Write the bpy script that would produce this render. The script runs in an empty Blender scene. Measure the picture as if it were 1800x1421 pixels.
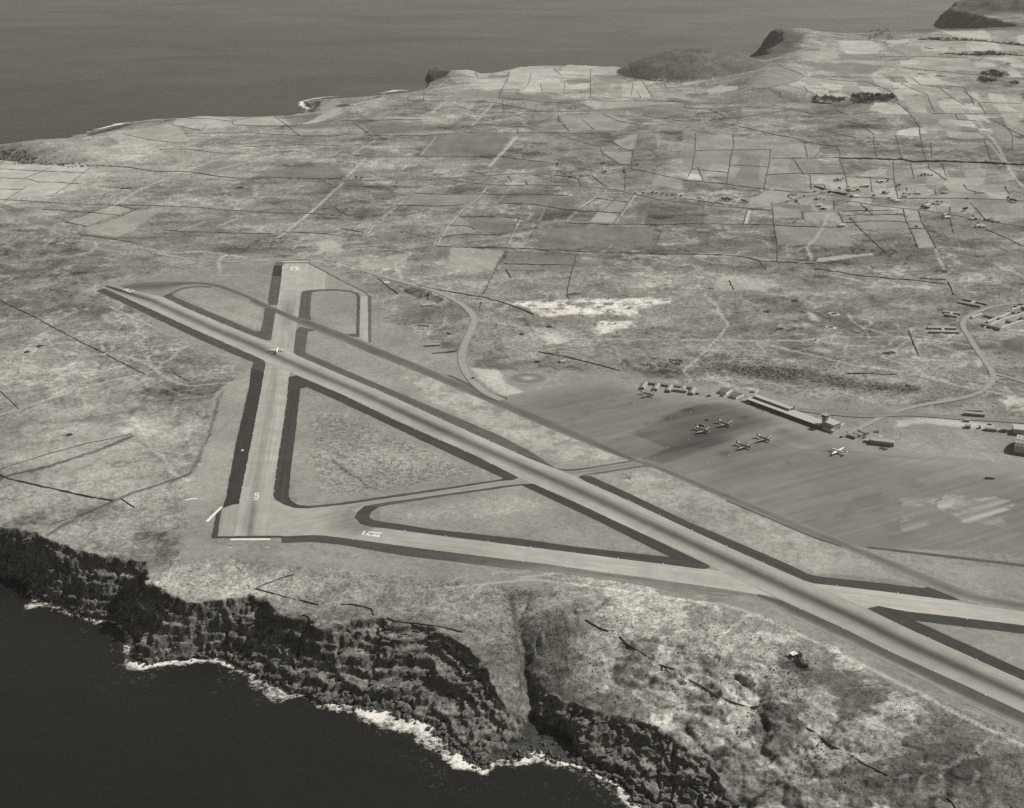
import bpy, bmesh, math, random
import numpy as np
from mathutils import Vector

sc = bpy.context.scene
COL = sc.collection
random.seed(7)

# ------------------------------------------------------------------ camera
CAM_Z = 890.0
PITCH = math.radians(21.6)
FPX = 2295.0
CX, CY = 900.0, 710.5
cam_d = bpy.data.cameras.new('camera')
cam_d.sensor_width = 36.0
cam_d.lens = FPX / 1800.0 * 36.0
cam_d.clip_start = 1.0
cam_d.clip_end = 120000.0
cam = bpy.data.objects.new('camera', cam_d)
cam.location = (0, 0, CAM_Z)
cam.rotation_euler = (math.pi / 2 - PITCH, 0, 0)
COL.objects.link(cam)
sc.camera = cam

# ------------------------------------------------------------------ light
SUN_AZ = math.radians(24.0)      # measured from +X towards +Y
SUN_EL = math.radians(41.0)
world = bpy.data.worlds.new('World')
sc.world = world
world.use_nodes = True
wn = world.node_tree
wn.nodes.clear()
sky = wn.nodes.new('ShaderNodeTexSky')
sky.sky_type = 'NISHITA'
sky.sun_disc = False
sky.sun_elevation = SUN_EL
sky.sun_rotation = math.pi / 2 - SUN_AZ
sky.altitude = 300
sky.dust_density = 2.0
bw = wn.nodes.new('ShaderNodeRGBToBW')          # black-and-white film: the sky has no hue
tint = wn.nodes.new('ShaderNodeMix'); tint.data_type = 'RGBA'; tint.blend_type = 'MULTIPLY'
tint.inputs[0].default_value = 1.0
tint.inputs[7].default_value = (1.0, 0.93, 0.82, 1)
bg = wn.nodes.new('ShaderNodeBackground'); bg.inputs[1].default_value = 0.085
wo = wn.nodes.new('ShaderNodeOutputWorld')
wn.links.new(sky.outputs[0], bw.inputs[0])
wn.links.new(bw.outputs[0], tint.inputs[6])
wn.links.new(tint.outputs[2], bg.inputs[0])
wn.links.new(bg.outputs[0], wo.inputs[0])

sun_d = bpy.data.lights.new('sun', 'SUN')
sun_d.energy = 4.55
sun_d.angle = math.radians(0.5)
sun_d.color = (1.0, 0.975, 0.91)
sun = bpy.data.objects.new('sun', sun_d)
sdir = Vector((math.cos(SUN_EL) * math.cos(SUN_AZ), math.cos(SUN_EL) * math.sin(SUN_AZ), math.sin(SUN_EL)))
sun.rotation_euler = sdir.to_track_quat('Z', 'Y').to_euler()
sun.location = (600, 2000, 1500)
COL.objects.link(sun)

sc.view_settings.view_transform = 'Standard'
sc.view_settings.look = 'None'
sc.view_settings.exposure = 0.0
sc.view_settings.gamma = 1.0
sc.view_settings.use_curve_mapping = False
sc.cycles.volume_bounces = 0
sc.cycles.max_bounces = 5
sc.cycles.use_denoising = False          # keep the ground's fine grain

# ------------------------------------------------------------------ survey: photo points to ground points
SP, CP = math.sin(PITCH), math.cos(PITCH)
def at_z(u, v, z):
    a, b = (u - CX), -(v - CY)
    dx, dy, dz = a, CP * FPX + SP * b, -SP * FPX + CP * b
    t = (z - CAM_Z) / dz
    return (dx * t, dy * t)
def G(u, v, z=90.0):
    return at_z(u, v, z)
def Gs(pts, z=90.0):
    return [at_z(u, v, z) for u, v in pts]
def tile(ox, oy, pts, k=3.0):
    return [(ox + x / k, oy + y / k) for x, y in pts]
def px_scale(v):                       # px of the 1800 px picture per metre on the plateau
    return CP * (v - (CY - FPX * math.tan(PITCH))) / (CAM_Z - 90)

# ------------------------------------------------------------------ numpy noise
def _hash(ix, iy, seed):
    h = (ix.astype(np.int64) * 374761393 + iy.astype(np.int64) * 668265263 + seed * 974634777) & 0x7fffffff
    h = ((h ^ (h >> 13)) * 1274126177) & 0x7fffffff
    h = (h ^ (h >> 16)) & 0xffff
    return h / 65535.0
def vnoise(x, y, seed=0):
    ix, iy = np.floor(x), np.floor(y)
    fx, fy = x - ix, y - iy
    ix, iy = ix.astype(np.int64), iy.astype(np.int64)
    ux = fx * fx * fx * (fx * (fx * 6 - 15) + 10); uy = fy * fy * fy * (fy * (fy * 6 - 15) + 10)
    a, b = _hash(ix, iy, seed), _hash(ix + 1, iy, seed)
    c, d = _hash(ix, iy + 1, seed), _hash(ix + 1, iy + 1, seed)
    return (a + (b - a) * ux) * (1 - uy) + (c + (d - c) * ux) * uy
def fbm(x, y, oct=4, seed=0, gain=0.5):
    s, a, t = 0.0, 1.0, 0.0
    for o in range(oct):
        s = s + a * vnoise(x, y, seed + o * 17)
        t += a; a *= gain
        x, y = 1.6 * x - 1.2 * y + 13.1, 1.2 * x + 1.6 * y - 7.7
    return s / t                         # 0..1, mean 0.5
def sstep(a, b, x):
    t = np.clip((x - a) / (b - a), 0, 1)
    return t * t * (3 - 2 * t)

def seg_dist(X, Y, poly, vals=None):
    """distance to a polyline (and the value carried by its nearest point)"""
    best = np.full(X.shape, 1e9); bv = np.zeros(X.shape)
    for i in range(len(poly) - 1):
        ax, ay = poly[i][:2]; bx, by = poly[i + 1][:2]
        dx, dy = bx - ax, by - ay
        L2 = dx * dx + dy * dy + 1e-9
        t = np.clip(((X - ax) * dx + (Y - ay) * dy) / L2, 0, 1)
        d = np.hypot(X - ax - t * dx, Y - ay - t * dy)
        m = d < best
        best = np.where(m, d, best)
        if vals is not None:
            bv = np.where(m, vals[i] + t * (vals[i + 1] - vals[i]), bv)
    return (best, bv) if vals is not None else best
def inside(X, Y, poly):
    r = np.zeros(X.shape, bool)
    n = len(poly)
    for i in range(n):
        ax, ay = poly[i][:2]; bx, by = poly[(i + 1) % n][:2]
        if ay == by: continue
        c = ((ay > Y) != (by > Y)) & (X < (bx - ax) * (Y - ay) / (by - ay) + ax)
        r ^= c
    return r

# ------------------------------------------------------------------ coast lines
SHORE_PX = [(-420,950),(-200,985),(0,1012),(45,1022),(62,1040),(75,1058),(110,1066),(128,1078),(165,1086),(195,1088),(212,1100),
 (230,1118),(240,1135),(238,1158),(262,1166),(300,1163),(330,1160),(370,1157),(395,1158),(420,1172),(450,1183),(470,1195),
 (505,1212),(540,1222),(565,1240),(600,1236),(630,1242),(660,1248),(700,1258),(720,1268),(745,1272),(766,1280),(770,1295),
 (790,1312),(815,1325),(822,1340),(845,1352),(875,1340),(905,1338),(925,1332),(945,1317),(958,1330),(990,1343),(1030,1352),
 (1050,1368),(1088,1384),(1110,1402),(1140,1425),(1180,1460),(1240,1510),(1300,1580),(1420,1750)]
SEA = 30.0                              # sea level in the survey's heights (plateau 90)
SHORE = [at_z(u, v, SEA) for u, v in SHORE_PX]
TOP_PX = [(-420,880,85),(-200,905,85),(0,925,85),(60,928,85),(100,952,85),(140,968,84),(200,982,84),(245,990,84),(262,1022,84),
 (300,1042,84),(330,1058,82),(385,1050,82),(435,1040,82),(475,1048,82),(515,1062,82),(525,1082,80),(545,1070,80),(578,1095,80),
 (605,1086,80),(655,1082,80),(720,1098,80),(780,1102,80),(815,1112,78),(838,1135,73),(850,1170,64),(872,1215,48),(905,1260,30),
 (938,1292,12),(948,1272,16),(955,1232,32),(975,1216,45),(1020,1235,50),(1060,1252,52),(1105,1262,52),(1150,1275,52),
 (1200,1292,50),(1240,1322,48),(1270,1360,46),(1290,1400,45),(1310,1440,45),(1400,1560,45),(1560,1760,45)]
TOP_PX = [(u, v, SEA + z * (85 - SEA) / 85) for u, v, z in TOP_PX]
TOP = [at_z(u, v, z) for u, v, z in TOP_PX]
TOPZ = [p[2] for p in TOP_PX]
NEAR_SEA = SHORE + [(SHORE[-1][0], -3000), (-4000, -3000), (-4000, SHORE[0][1])]
NEAR_LOW = TOP + [(TOP[-1][0], -3000), (-4000, -3000), (-4000, TOP[0][1])]
AIRFIELD = Gs([(120,500),(200,478),(470,432),(660,468),(720,560),(860,640),(1110,640),(1330,672),(1560,700),(1900,730),(2200,900),
 (2200,1500),(1850,1350),(1650,1250),(1500,1172),(1330,1092),(1200,1062),(950,1032),(800,1012),(600,988),(480,985),(340,972),
 (318,935),(330,850),(360,760),(378,690),(425,655),(300,592)])

FAR_TOP = [(-500,262,60),(-160,258,60),(0,253,60),(60,245,60),(110,244,60),(150,236,20),(165,230,4),(215,219,4),(250,215,10),(300,209,50),
 (360,203,60),(440,205,60),(500,203,60),(528,200,30),(546,191,4),(536,184,3),(536,179,3),(562,175,5),(600,173,10),(640,172,10),(700,166,4),
 (738,159,10),(752,150,30),(760,142,30),(745,134,4),(752,124,15),(775,118,30),(790,124,55),(830,123,70),(858,129,70),(900,120,75),
 (950,118,75),(1000,116,75),(1050,117,80),(1095,119,80)]
FAR = [at_z(u, v, SEA + z * .7) for u, v, z in FAR_TOP]
# behind the domed hill, then the headland and the far cape
FAR += [(560, 6560), (760, 6680), (980, 6640), (1130, 6560), (1200, 6620), (1245, 6880), (1262, 7200), (1400, 7480), (1650, 7640), (1900, 7700),
        (2250, 7720), (2600, 7780), (2850, 7900), (2840, 8500), (2800, 8950), (2900, 9300), (3500, 9520), (4200, 9700), (5200, 9900)]
FAR_Z = [300.0 if p[0] >= 1000 else SEA + p[2] * .7 for p in FAR_TOP] + [300.0] * (len(FAR) - len(FAR_TOP))
FAR_SEA = FAR + [(5200, 90000), (-9000, 90000), (-9000, FAR[0][1])]

def hills(X, Y):
    h = np.zeros(np.shape(X))
    r = np.hypot((X - 830) / 1.0, (Y - 6180) * 0.95)
    h = h + 92 * np.minimum(np.clip(1 - (r / 345) ** 2, 0, 1) ** 1.0, .86 + .1 * fbm(X / 120, Y / 120, 3, 28)) + 22 * (fbm(X / 70, Y / 70, 4, 29) - .5) * (r < 345) * np.clip(1 - (r / 345) ** 2, 0, 1)                      # domed hill
    h = h + 52 * sstep(4700, 7000, Y) * sstep(500, 1500, X)                      # high farmland to the right
    d = seg_dist(np.asarray(X, float), np.asarray(Y, float), [(1000, 5480), (1180, 5950), (1480, 6450)])
    h = h + 36 * np.exp(-(d / 150) ** 2)                                         # spur beside the dome
    for cx, cy, rad, hh in ((262, 5250, 75, 20), (655, 5330, 60, 12), (-380, 6020, 0, 0), (1640, 2450, 0, 0)):
        if rad: h = h + hh * np.exp(-(((X - cx) / rad) ** 2 + ((Y - cy) / rad) ** 2))
    h = h + 14 * np.exp(-(((X - 1035) / 70) ** 2 + ((Y - 2270) / 75) ** 2))      # mound by the barracks
    h = h + 62 * np.exp(-(((X - 1470) / 260) ** 2 + ((Y - 7060) / 300) ** 2))          # headland
    h = h + (88 + 60 * (fbm(X / 130, Y / 130, 4, 27) - .5)) * sstep(2860, 3330, X + 160 * (fbm(X / 200, Y / 200, 3, 26) - .5)) * sstep(8350, 8850, Y)          # the far cape
    return h

CREEK = tile(0, 0, [(-120,800),(60,830),(240,862),(390,868),(520,874)])
CREEK_W = [at_z(u, v, 75) for u, v in CREEK]
RAVINE = [at_z(u, v, z) for u, v, z in [(930,1035,90),(912,1085,85),(922,1140,72),(932,1190,55),(938,1240,40),(944,1290,18),(946,1322,4)]]

ROUGH_AMP = 1.0
def terrain(X, Y, detail=True):
    """height of the land; returns h, inland distance from the near cliff top, airfield distance"""
    X = np.asarray(X, float); Y = np.asarray(Y, float)
    h = 90.0 + hills(X, Y)
    d_air = seg_dist(X, Y, AIRFIELD + [AIRFIELD[0]])
    in_air = inside(X, Y, AIRFIELD)
    d_air = np.where(in_air, 0.0, d_air)
    wild = sstep(0, 70, d_air)
    und = (fbm(X / 420, Y / 420, 4, 3) - 0.5) * 16 * sstep(0, 260, d_air)
    und = und + (fbm(X / 60, Y / 60, 4, 5) - 0.5) * 4.0 * wild
    if detail:
        und = und + (fbm(X / 11, Y / 11, 3, 9) - 0.5) * 1.5 * wild * sstep(4200, 2500, Y)
    h = h + und
    # creek at the far left
    dc, tv = seg_dist(X, Y, CREEK_W, np.linspace(1, 0, len(CREEK_W)))
    h = h - (5 + 50 * tv) * np.exp(-(dc / (28 + 50 * tv)) ** 2)
    # far coast
    far = Y > 3300
    if far.any():
        xs, ys = X[far], Y[far]
        wx = xs + (fbm(xs / 130, ys / 130, 3, 21) - 0.5) * 40; wy = ys + (fbm(xs / 130, ys / 130, 3, 22) - 0.5) * 40
        df = seg_dist(wx, wy, FAR)
        num = np.zeros(xs.shape); den = np.zeros(xs.shape)
        for (qx, qy), qz in zip(FAR, FAR_Z):                  # height of the coast, smoothly blended along it
            w_ = 1.0 / ((xs - qx) ** 2 + (ys - qy) ** 2 + 3600.0) ** 1.6
            num += w_ * min(qz, 190.0); den += w_
        fz = num / den
        df = np.where(inside(wx, wy, FAR_SEA), -df, df)
        hf = np.minimum(h[far], fz + 0.16 * np.clip(df, 0, None) + np.where(fz > 200, 0, 0))
        hi = np.minimum(hf, SEA + 3 + 1.5 * np.clip(df, 0, None) + (fbm(xs / 60, ys / 60, 3, 23) - 0.5) * 16)
        cliffy = sstep(1150, 1400, xs)                        # the headland to the right stands higher
        hi = np.where(df < 260, hi * (1 - cliffy) + np.minimum(hf, SEA + 2 + 1.15 * np.clip(df, 0, None) + (fbm(xs / 60, ys / 60, 4, 25) - 0.5) * 80) * cliffy, hf)
        h[far] = np.where(df > 0, np.maximum(hi, SEA - 3), np.maximum(SEA - 30, SEA + df * 1.2))
    # near coast
    near = Y < 2700
    d_top = np.full(X.shape, 1e3)
    if near.any():
        xs, ys = X[near], Y[near]
        w1 = (fbm(xs / 55, ys / 55, 4, 31) - 0.5); w2 = (fbm(xs / 55, ys / 55, 4, 32) - 0.5)
        w3 = (fbm(xs / 14, ys / 14, 3, 33) - 0.5); w4 = (fbm(xs / 14, ys / 14, 3, 34) - 0.5)
        wx = xs + w1 * 34 + w3 * 13; wy = ys + w2 * 34 + w4 * 13
        wx0 = xs + w1 * 10 + w3 * 8; wy0 = ys + w2 * 10 + w4 * 8
        ds = seg_dist(wx0, wy0, SHORE); sea = inside(wx0, wy0, NEAR_SEA)
        dt, zt = seg_dist(wx, wy, TOP, TOPZ); low = inside(wx, wy, NEAR_LOW)
        t = ds / (ds + dt + 1e-6)
        # buttressed face with ledges of lava
        zt2 = zt
        hgt = zt2 - SEA
        base = t + (fbm(xs / 130, ys / 130, 3, 36) - 0.5) * 0.16
        face = np.zeros(xs.shape)
        for kk, (tk, wk, ek) in enumerate(((.04, .12, .03), (.20, .16, .03), (.36, .14, .025), (.52, .18, .03), (.68, .12, .025), (.82, .14, .03), (.93, .14, .02))):
            nk = (fbm(xs / 75, ys / 75, 3, 300 + kk * 7) - 0.5) * 0.40 + (fbm(xs / 18, ys / 18, 4, 400 + kk * 7, .55) - 0.5) * 0.085
            nk = nk * np.clip(t * 5, 0, 1) * np.clip((1 - t) * 5, 0, 1)
            face = face + wk * sstep(-ek, ek, base - tk - nk)
        face = hgt * (0.93 * face + 0.07 * t)
        r1 = 1 - np.abs(2 * fbm(xs / 17, ys / 17, 4, 38, 0.6) - 1)
        r2 = 1 - np.abs(2 * fbm(xs / 5, ys / 5, 3, 39, 0.6) - 1)
        cl1 = sstep(.90, .985, 1 - np.abs(2 * fbm(xs / 44, ys / 44, 4, 44, .55) - 1)); r3 = 1 - np.abs(2 * fbm(xs / 2.6, ys / 2.6, 2, 45) - 1)
        face = face + ((r1 - 0.75) * 4.5 + (r2 - 0.75) * 2.0 + (r3 - .75) * 1.2 - 5 * cl1) * np.clip(t * 6, 0, 1) * np.clip((1 - t) * 5, 0, 1)
        face = SEA + np.clip(face, 0.6, hgt)
        hn = h[near]
        da = d_air[near]
        k = sstep(0, 1, dt / (dt + da * 0.9 + 1e-6))
        back = zt + (hn - zt) * k
        # broken ground behind the right hand cliff
        rug = sstep(60, 160, xs) * (1 - sstep(0.55, 1.0, k))
        gl = np.abs(2 * fbm(xs / 75, ys / 75, 4, 41, .55) - 1); gl2 = np.abs(2 * fbm(xs / 24, ys / 24, 4, 42, .6) - 1)
        back = back + (np.minimum(gl, .22) - .2) * 22 * rug + (np.minimum(gl2, .3) - .2) * 6 * rug
        back = back + (fbm(xs / 7, ys / 7, 3, 43) - 0.5) * 1.6 * np.clip(1 - k, 0, 1)
        dr, tr = seg_dist(wx0, wy0, RAVINE, np.linspace(0, 1, len(RAVINE)))
        cut = (1.5 + 26 * tr) * np.exp(-dr / (6 + 19 * tr)) * sstep(0.0, 0.12, tr + 0.02)
        back = np.maximum(back - cut, SEA + 1)
        face = np.maximum(face - cut * 0.4, SEA + .6)
        res = np.where(sea, SEA - 2.0 - ds * 0.6, np.where(low, face, np.minimum(back, 200)))
        h[near] = np.maximum(res, SEA - 30)
        dd = np.where(low, -dt, dt)
        d_top[near] = dd
    return h, d_top, d_air

def on_ground(u, v, n=14):
    """photo point to ground point on the modelled land"""
    z = 85.0
    for _ in range(n):
        x, y = at_z(u, v, z)
        hz = float(terrain(np.array([x]), np.array([y]), False)[0][0])
        z = 0.5 * z + 0.5 * max(hz, SEA)
    return at_z(u, v, z)
def on_ground_many(pts, n=12):
    pts = np.array(pts, float)
    z = np.full(len(pts), 88.0)
    a = pts[:, 0] - CX; b = -(pts[:, 1] - CY)
    dx, dy, dz = a, CP * FPX + SP * b, -SP * FPX + CP * b
    for _ in range(n):
        t = (z - CAM_Z) / dz
        hz = terrain(dx * t, dy * t, False)[0]
        z = 0.5 * z + 0.5 * np.maximum(hz, SEA)
    t = (z - CAM_Z) / dz
    return list(zip(dx * t, dy * t))
def ground_h(x, y):
    return float(terrain(np.array([x]), np.array([y]))[0][0])

# ------------------------------------------------------------------ materials
def W(v):                                # warm neutral of a sepia print
    return (v, v * 0.985, v * 0.925, 1.0)
def nt(name):
    m = bpy.data.materials.new(name); m.use_nodes = True
    t = m.node_tree; t.nodes.clear()
    o = t.nodes.new('ShaderNodeOutputMaterial'); p = t.nodes.new('ShaderNodeBsdfPrincipled')
    t.links.new(p.outputs[0], o.inputs[0])
    return m, t, p
def N(t, kind, **kw):
    n = t.nodes.new(kind)
    for k, v in kw.items(): setattr(n, k, v)
    return n
def mth(t, op, a, b=None, c=None, clamp=False):
    n = t.nodes.new('ShaderNodeMath'); n.operation = op; n.use_clamp = clamp
    for i, s in enumerate((a, b, c)):
        if s is None: continue
        if isinstance(s, (int, float)): n.inputs[i].default_value = s
        else: t.links.new(s, n.inputs[i])
    return n.outputs[0]
def noise(t, vec, scale, detail=4, rough=0.55, dist=0.0):
    n = t.nodes.new('ShaderNodeTexNoise'); n.inputs['Scale'].default_value = scale
    n.inputs['Detail'].default_value = detail; n.inputs['Roughness'].default_value = rough
    n.inputs['Distortion'].default_value = dist
    t.links.new(vec, n.inputs['Vector'])
    return n.outputs['Fac']
def warm(t, fac, p):
    c = t.nodes.new('ShaderNodeCombineColor')
    t.links.new(fac, c.inputs[0]); t.links.new(mth(t, 'MULTIPLY', fac, 0.985), c.inputs[1]); t.links.new(mth(t, 'MULTIPLY', fac, 0.925), c.inputs[2])
    t.links.new(c.outputs[0], p.inputs['Base Color'])
def attr(t, name):
    n = t.nodes.new('ShaderNodeAttribute'); n.attribute_name = name
    return n.outputs['Fac']

def plain(name, v, rough=0.8, metal=0.0, vary=0.12, scale=0.6, spec=0.3):
    m, t, p = nt(name)
    g = N(t, 'ShaderNodeNewGeometry')
    f = noise(t, g.outputs['Position'], scale, 4)
    warm(t, mth(t, 'MULTIPLY', mth(t, 'MULTIPLY_ADD', f, 2 * vary, 1 - vary), v), p)
    p.inputs['Roughness'].default_value = rough; p.inputs['Metallic'].default_value = metal
    p.inputs['Specular IOR Level'].default_value = spec
    return m

def make_terrain_mat():
    m, t, p = nt('dry_upland_ground')
    g = N(t, 'ShaderNodeNewGeometry'); pos = g.outputs['Position']
    tone, mott, scrub = attr(t, 'tone'), attr(t, 'mott'), attr(t, 'scrub')
    n1 = noise(t, pos, 0.03, 8, 0.68); n2 = noise(t, pos, 0.11, 7, 0.72, 0.4); n3 = noise(t, pos, 0.34, 4, 0.8)
    v = mth(t, 'ADD', mth(t, 'MULTIPLY', mth(t, 'SUBTRACT', n1, 0.5), 1.0), mth(t, 'MULTIPLY', mth(t, 'SUBTRACT', n2, 0.5), 3.3))
    v = mth(t, 'ADD', v, mth(t, 'MULTIPLY', mth(t, 'SUBTRACT', n3, 0.5), 4.2))
    fl = N(t, 'ShaderNodeMapRange'); fl.inputs[1].default_value = 0.56; fl.inputs[2].default_value = 0.66     # bare stony flecks
    t.links.new(noise(t, pos, 0.2, 6, 0.7), fl.inputs[0])
    v = mth(t, 'ADD', v, mth(t, 'MULTIPLY', fl.outputs[0], 0.42))
    v = mth(t, 'MAXIMUM', mth(t, 'MULTIPLY_ADD', v, mott, 0.97), 0.25)
    # low dark bushes where the land is rough
    b = noise(t, pos, 0.17, 3, 0.6)
    bm = N(t, 'ShaderNodeMapRange'); bm.inputs[1].default_value = 0.57; bm.inputs[2].default_value = 0.64
    t.links.new(b, bm.inputs[0])
    dark = mth(t, 'MULTIPLY', mth(t, 'MULTIPLY', bm.outputs[0], scrub), 0.62)
    v = mth(t, 'MULTIPLY', v, mth(t, 'SUBTRACT', 1.0, dark))
    v = mth(t, 'MAXIMUM', mth(t, 'MULTIPLY', v, tone), 0.012)
    warm(t, v, p)
    p.inputs['Roughness'].default_value = 0.95; p.inputs['Specular IOR Level'].default_value = 0.1
    bp = N(t, 'ShaderNodeBump'); bp.inputs['Strength'].default_value = 0.55; bp.inputs['Distance'].default_value = 1.2
    bh = mth(t, 'MULTIPLY', mth(t, 'ADD', n2, mth(t, 'MULTIPLY', n3, 0.5)), mott)
    t.links.new(bh, bp.inputs['Height']); t.links.new(bp.outputs[0], p.inputs['Normal'])
    return m
def make_pave_mat(name, streak=0.22):
    m, t, p = nt(name)
    tone = attr(t, 'tone')
    uv = N(t, 'ShaderNodeUVMap'); uv.uv_map = 'UVMap'
    mp = N(t, 'ShaderNodeMapping'); mp.inputs['Scale'].default_value = (0.006, 0.22, 1)
    t.links.new(uv.outputs[0], mp.inputs[0])
    s1 = noise(t, mp.outputs[0], 1.0, 5, 0.65)
    s2 = noise(t, uv.outputs[0], 0.05, 5, 0.6)
    s3 = noise(t, uv.outputs[0], 0.5, 3, 0.6)
    v = mth(t, 'ADD', mth(t, 'MULTIPLY', mth(t, 'SUBTRACT', s1, 0.5), streak * 3.2), mth(t, 'MULTIPLY', mth(t, 'SUBTRACT', s2, 0.5), streak * 2.0))
    v = mth(t, 'ADD', v, mth(t, 'MULTIPLY', mth(t, 'SUBTRACT', s3, 0.5), streak * 1.5))
    br = N(t, 'ShaderNodeTexBrick'); t.links.new(uv.outputs[0], br.inputs['Vector']); br.inputs['Scale'].default_value = 1.0
    br.inputs['Brick Width'].default_value = 16.0; br.inputs['Row Height'].default_value = 7.5; br.inputs['Mortar Size'].default_value = 0.25
    br.inputs['Color1'].default_value = (0.42, 0.42, 0.42, 1); br.inputs['Color2'].default_value = (0.58, 0.58, 0.58, 1); br.inputs['Mortar'].default_value = (0.3, 0.3, 0.3, 1)
    bb = N(t, 'ShaderNodeRGBToBW'); t.links.new(br.outputs['Color'], bb.inputs[0])
    v = mth(t, 'ADD', v, mth(t, 'MULTIPLY', mth(t, 'SUBTRACT', bb.outputs[0], 0.5), streak * 1.6))
    v = mth(t, 'MULTIPLY', mth(t, 'ADD', v, 1.0), tone)
    warm(t, mth(t, 'MAXIMUM', v, 0.01), p)
    p.inputs['Roughness'].default_value = 0.9; p.inputs['Specular IOR Level'].default_value = 0.15
    return m
M = {}
M['ground'] = make_terrain_mat()
M['pave'] = make_pave_mat('worn_pavement', 0.24)
M['apron'] = make_pave_mat('oiled_apron', 0.15)
M['asphalt'] = make_pave_mat('tarred_shoulder', 0.36)
M['paint'] = plain('white_marking_paint', 0.72, vary=0.1, scale=0.4)
M['white'] = plain('whitewash', 0.74, vary=0.08)
M['pale_wall'] = plain('pale_render', 0.5, vary=0.1)
M['grey_wall'] = plain('grey_boarded_wall', 0.3, vary=0.15)
M['roof_grey'] = plain('grey_roofing', 0.30, vary=0.15)
M['roof_pale'] = plain('pale_roofing', 0.40, vary=0.12)
M['roof_white'] = plain('limewashed_roof', 0.6, vary=0.12)
M['roof_dark'] = plain('dark_tiled_roof', 0.17, vary=0.2)
M['dark'] = plain('dark_opening', 0.03, vary=0.05)
M['glass'] = plain('window_glass', 0.04, rough=0.12, vary=0.0, spec=0.5)
M['bright_metal'] = plain('glint_painted_aluminium', 0.78, rough=0.45, metal=0.1)  # aluminium with the sun's glint painted into its pale colour
M['metal'] = plain('bare_aluminium', 0.34, rough=0.36, metal=0.6, vary=0.08, scale=0.5)
M['dark_metal'] = plain('dark_painted_metal', 0.06, rough=0.5, vary=0.1)
M['rubber'] = plain('tyre_rubber', 0.03, vary=0.05)
M['wall_stone'] = plain('dark_basalt_wall', 0.095, rough=0.95, vary=0.3, scale=0.35)
M['hedge'] = plain('dark_hedge', 0.07, rough=0.95, vary=0.35, scale=0.3)
M['leaf'] = plain('dark_foliage', 0.055, rough=0.9, vary=0.4, scale=0.5, spec=0.15)
M['bark'] = plain('bark', 0.09, vary=0.2)
M['rock'] = plain('wet_basalt', 0.10, rough=0.8, vary=0.4, scale=0.2)
M['truck'] = plain('vehicle_paint', 0.16, rough=0.5, vary=0.1)
M['earth'] = plain('bare_earth', 0.42, vary=0.2, scale=0.2)

# ------------------------------------------------------------------ mesh helpers
class MB:
    def __init__(s): s.v = []; s.f = []
    def quad_prism(s, base, z0, z1):             # base: list of xy, closed prism
        n = len(base); o = len(s.v)
        s.v += [(x, y, z0) for x, y in base] + [(x, y, z1) for x, y in base]
        s.f += [tuple(o + n + i for i in range(n)), tuple(o + n - 1 - i for i in range(n))]
        s.f += [(o + i, o + (i + 1) % n, o + n + (i + 1) % n, o + n + i) for i in range(n)]
        return s
    def box(s, x0, x1, y0, y1, z0, z1):
        return s.quad_prism([(x0, y0), (x1, y0), (x1, y1), (x0, y1)], z0, z1)
    def gable(s, x0, x1, y0, y1, z, rise, over=0.3, th=0.25):   # ridge along x
        o = len(s.v); ym = (y0 + y1) / 2
        A, B = x0 - over, x1 + over; C, D = y0 - over, y1 + over
        s.v += [(A, C, z), (B, C, z), (B, ym, z + rise), (A, ym, z + rise), (A, D, z), (B, D, z),
                (A, C, z - th), (B, C, z - th), (A, D, z - th), (B, D, z - th)]
        s.f += [tuple(o + i for i in q) for q in [(0, 1, 2, 3), (3, 2, 5, 4), (6, 7, 1, 0), (9, 8, 4, 5), (8, 6, 0, 3, 4), (7, 9, 5, 2, 1), (8, 9, 7, 6)]]
        return s
    def lathe_x(s, prof, seg=14, cy=0, cz=0):    # profile (x, r) along x
        o = len(s.v)
        for x, r in prof:
            for k in range(seg):
                a = 2 * math.pi * k / seg
                s.v.append((x, cy + r * math.cos(a), cz + r * math.sin(a)))
        for i in range(len(prof) - 1):
            for k in range(seg):
                k2 = (k + 1) % seg
                s.f.append((o + i * seg + k, o + (i + 1) * seg + k, o + (i + 1) * seg + k2, o + i * seg + k2))
        s.f.append(tuple(o + k for k in range(seg))); e = o + (len(prof) - 1) * seg
        s.f.append(tuple(e + seg - 1 - k for k in range(seg)))
        return s
    def cyl(s, x, y, z0, z1, r0, r1=None, seg=10):
        r1 = r0 if r1 is None else r1
        o = len(s.v)
        for z, r in ((z0, r0), (z1, r1)):
            s.v += [(x + r * math.cos(2 * math.pi * k / seg), y + r * math.sin(2 * math.pi * k / seg), z) for k in range(seg)]
        s.f += [(o + k, o + (k + 1) % seg, o + seg + (k + 1) % seg, o + seg + k) for k in range(seg)]
        s.f += [tuple(o + seg + k for k in range(seg)), tuple(o + seg - 1 - k for k in range(seg))]
        return s
    def loft(s, secs):                           # list of rings (same count), capped
        o = len(s.v); n = len(secs[0])
        for r in secs: s.v += list(r)
        for i in range(len(secs) - 1):
            for k in range(n):
                k2 = (k + 1) % n
                s.f.append((o + i * n + k, o + i * n + k2, o + (i + 1) * n + k2, o + (i + 1) * n + k))
        s.f.append(tuple(o + n - 1 - k for k in range(n))); e = o + (len(secs) - 1) * n
        s.f.append(tuple(e + k for k in range(n)))
        return s
    def mesh(s, name, mat, smooth=False):
        me = bpy.data.meshes.new(name); me.from_pydata(s.v, [], s.f)
        bm = bmesh.new(); bm.from_mesh(me); bmesh.ops.recalc_face_normals(bm, faces=bm.faces); bm.to_mesh(me); bm.free()
        me.materials.append(mat)
        if smooth:
            me.polygons.foreach_set('use_smooth', [True] * len(me.polygons))
        me.update()
        return me
    def build(s, name, mat, parent=None, smooth=False):
        return link(name, s.mesh(name, mat, smooth), parent)
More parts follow.
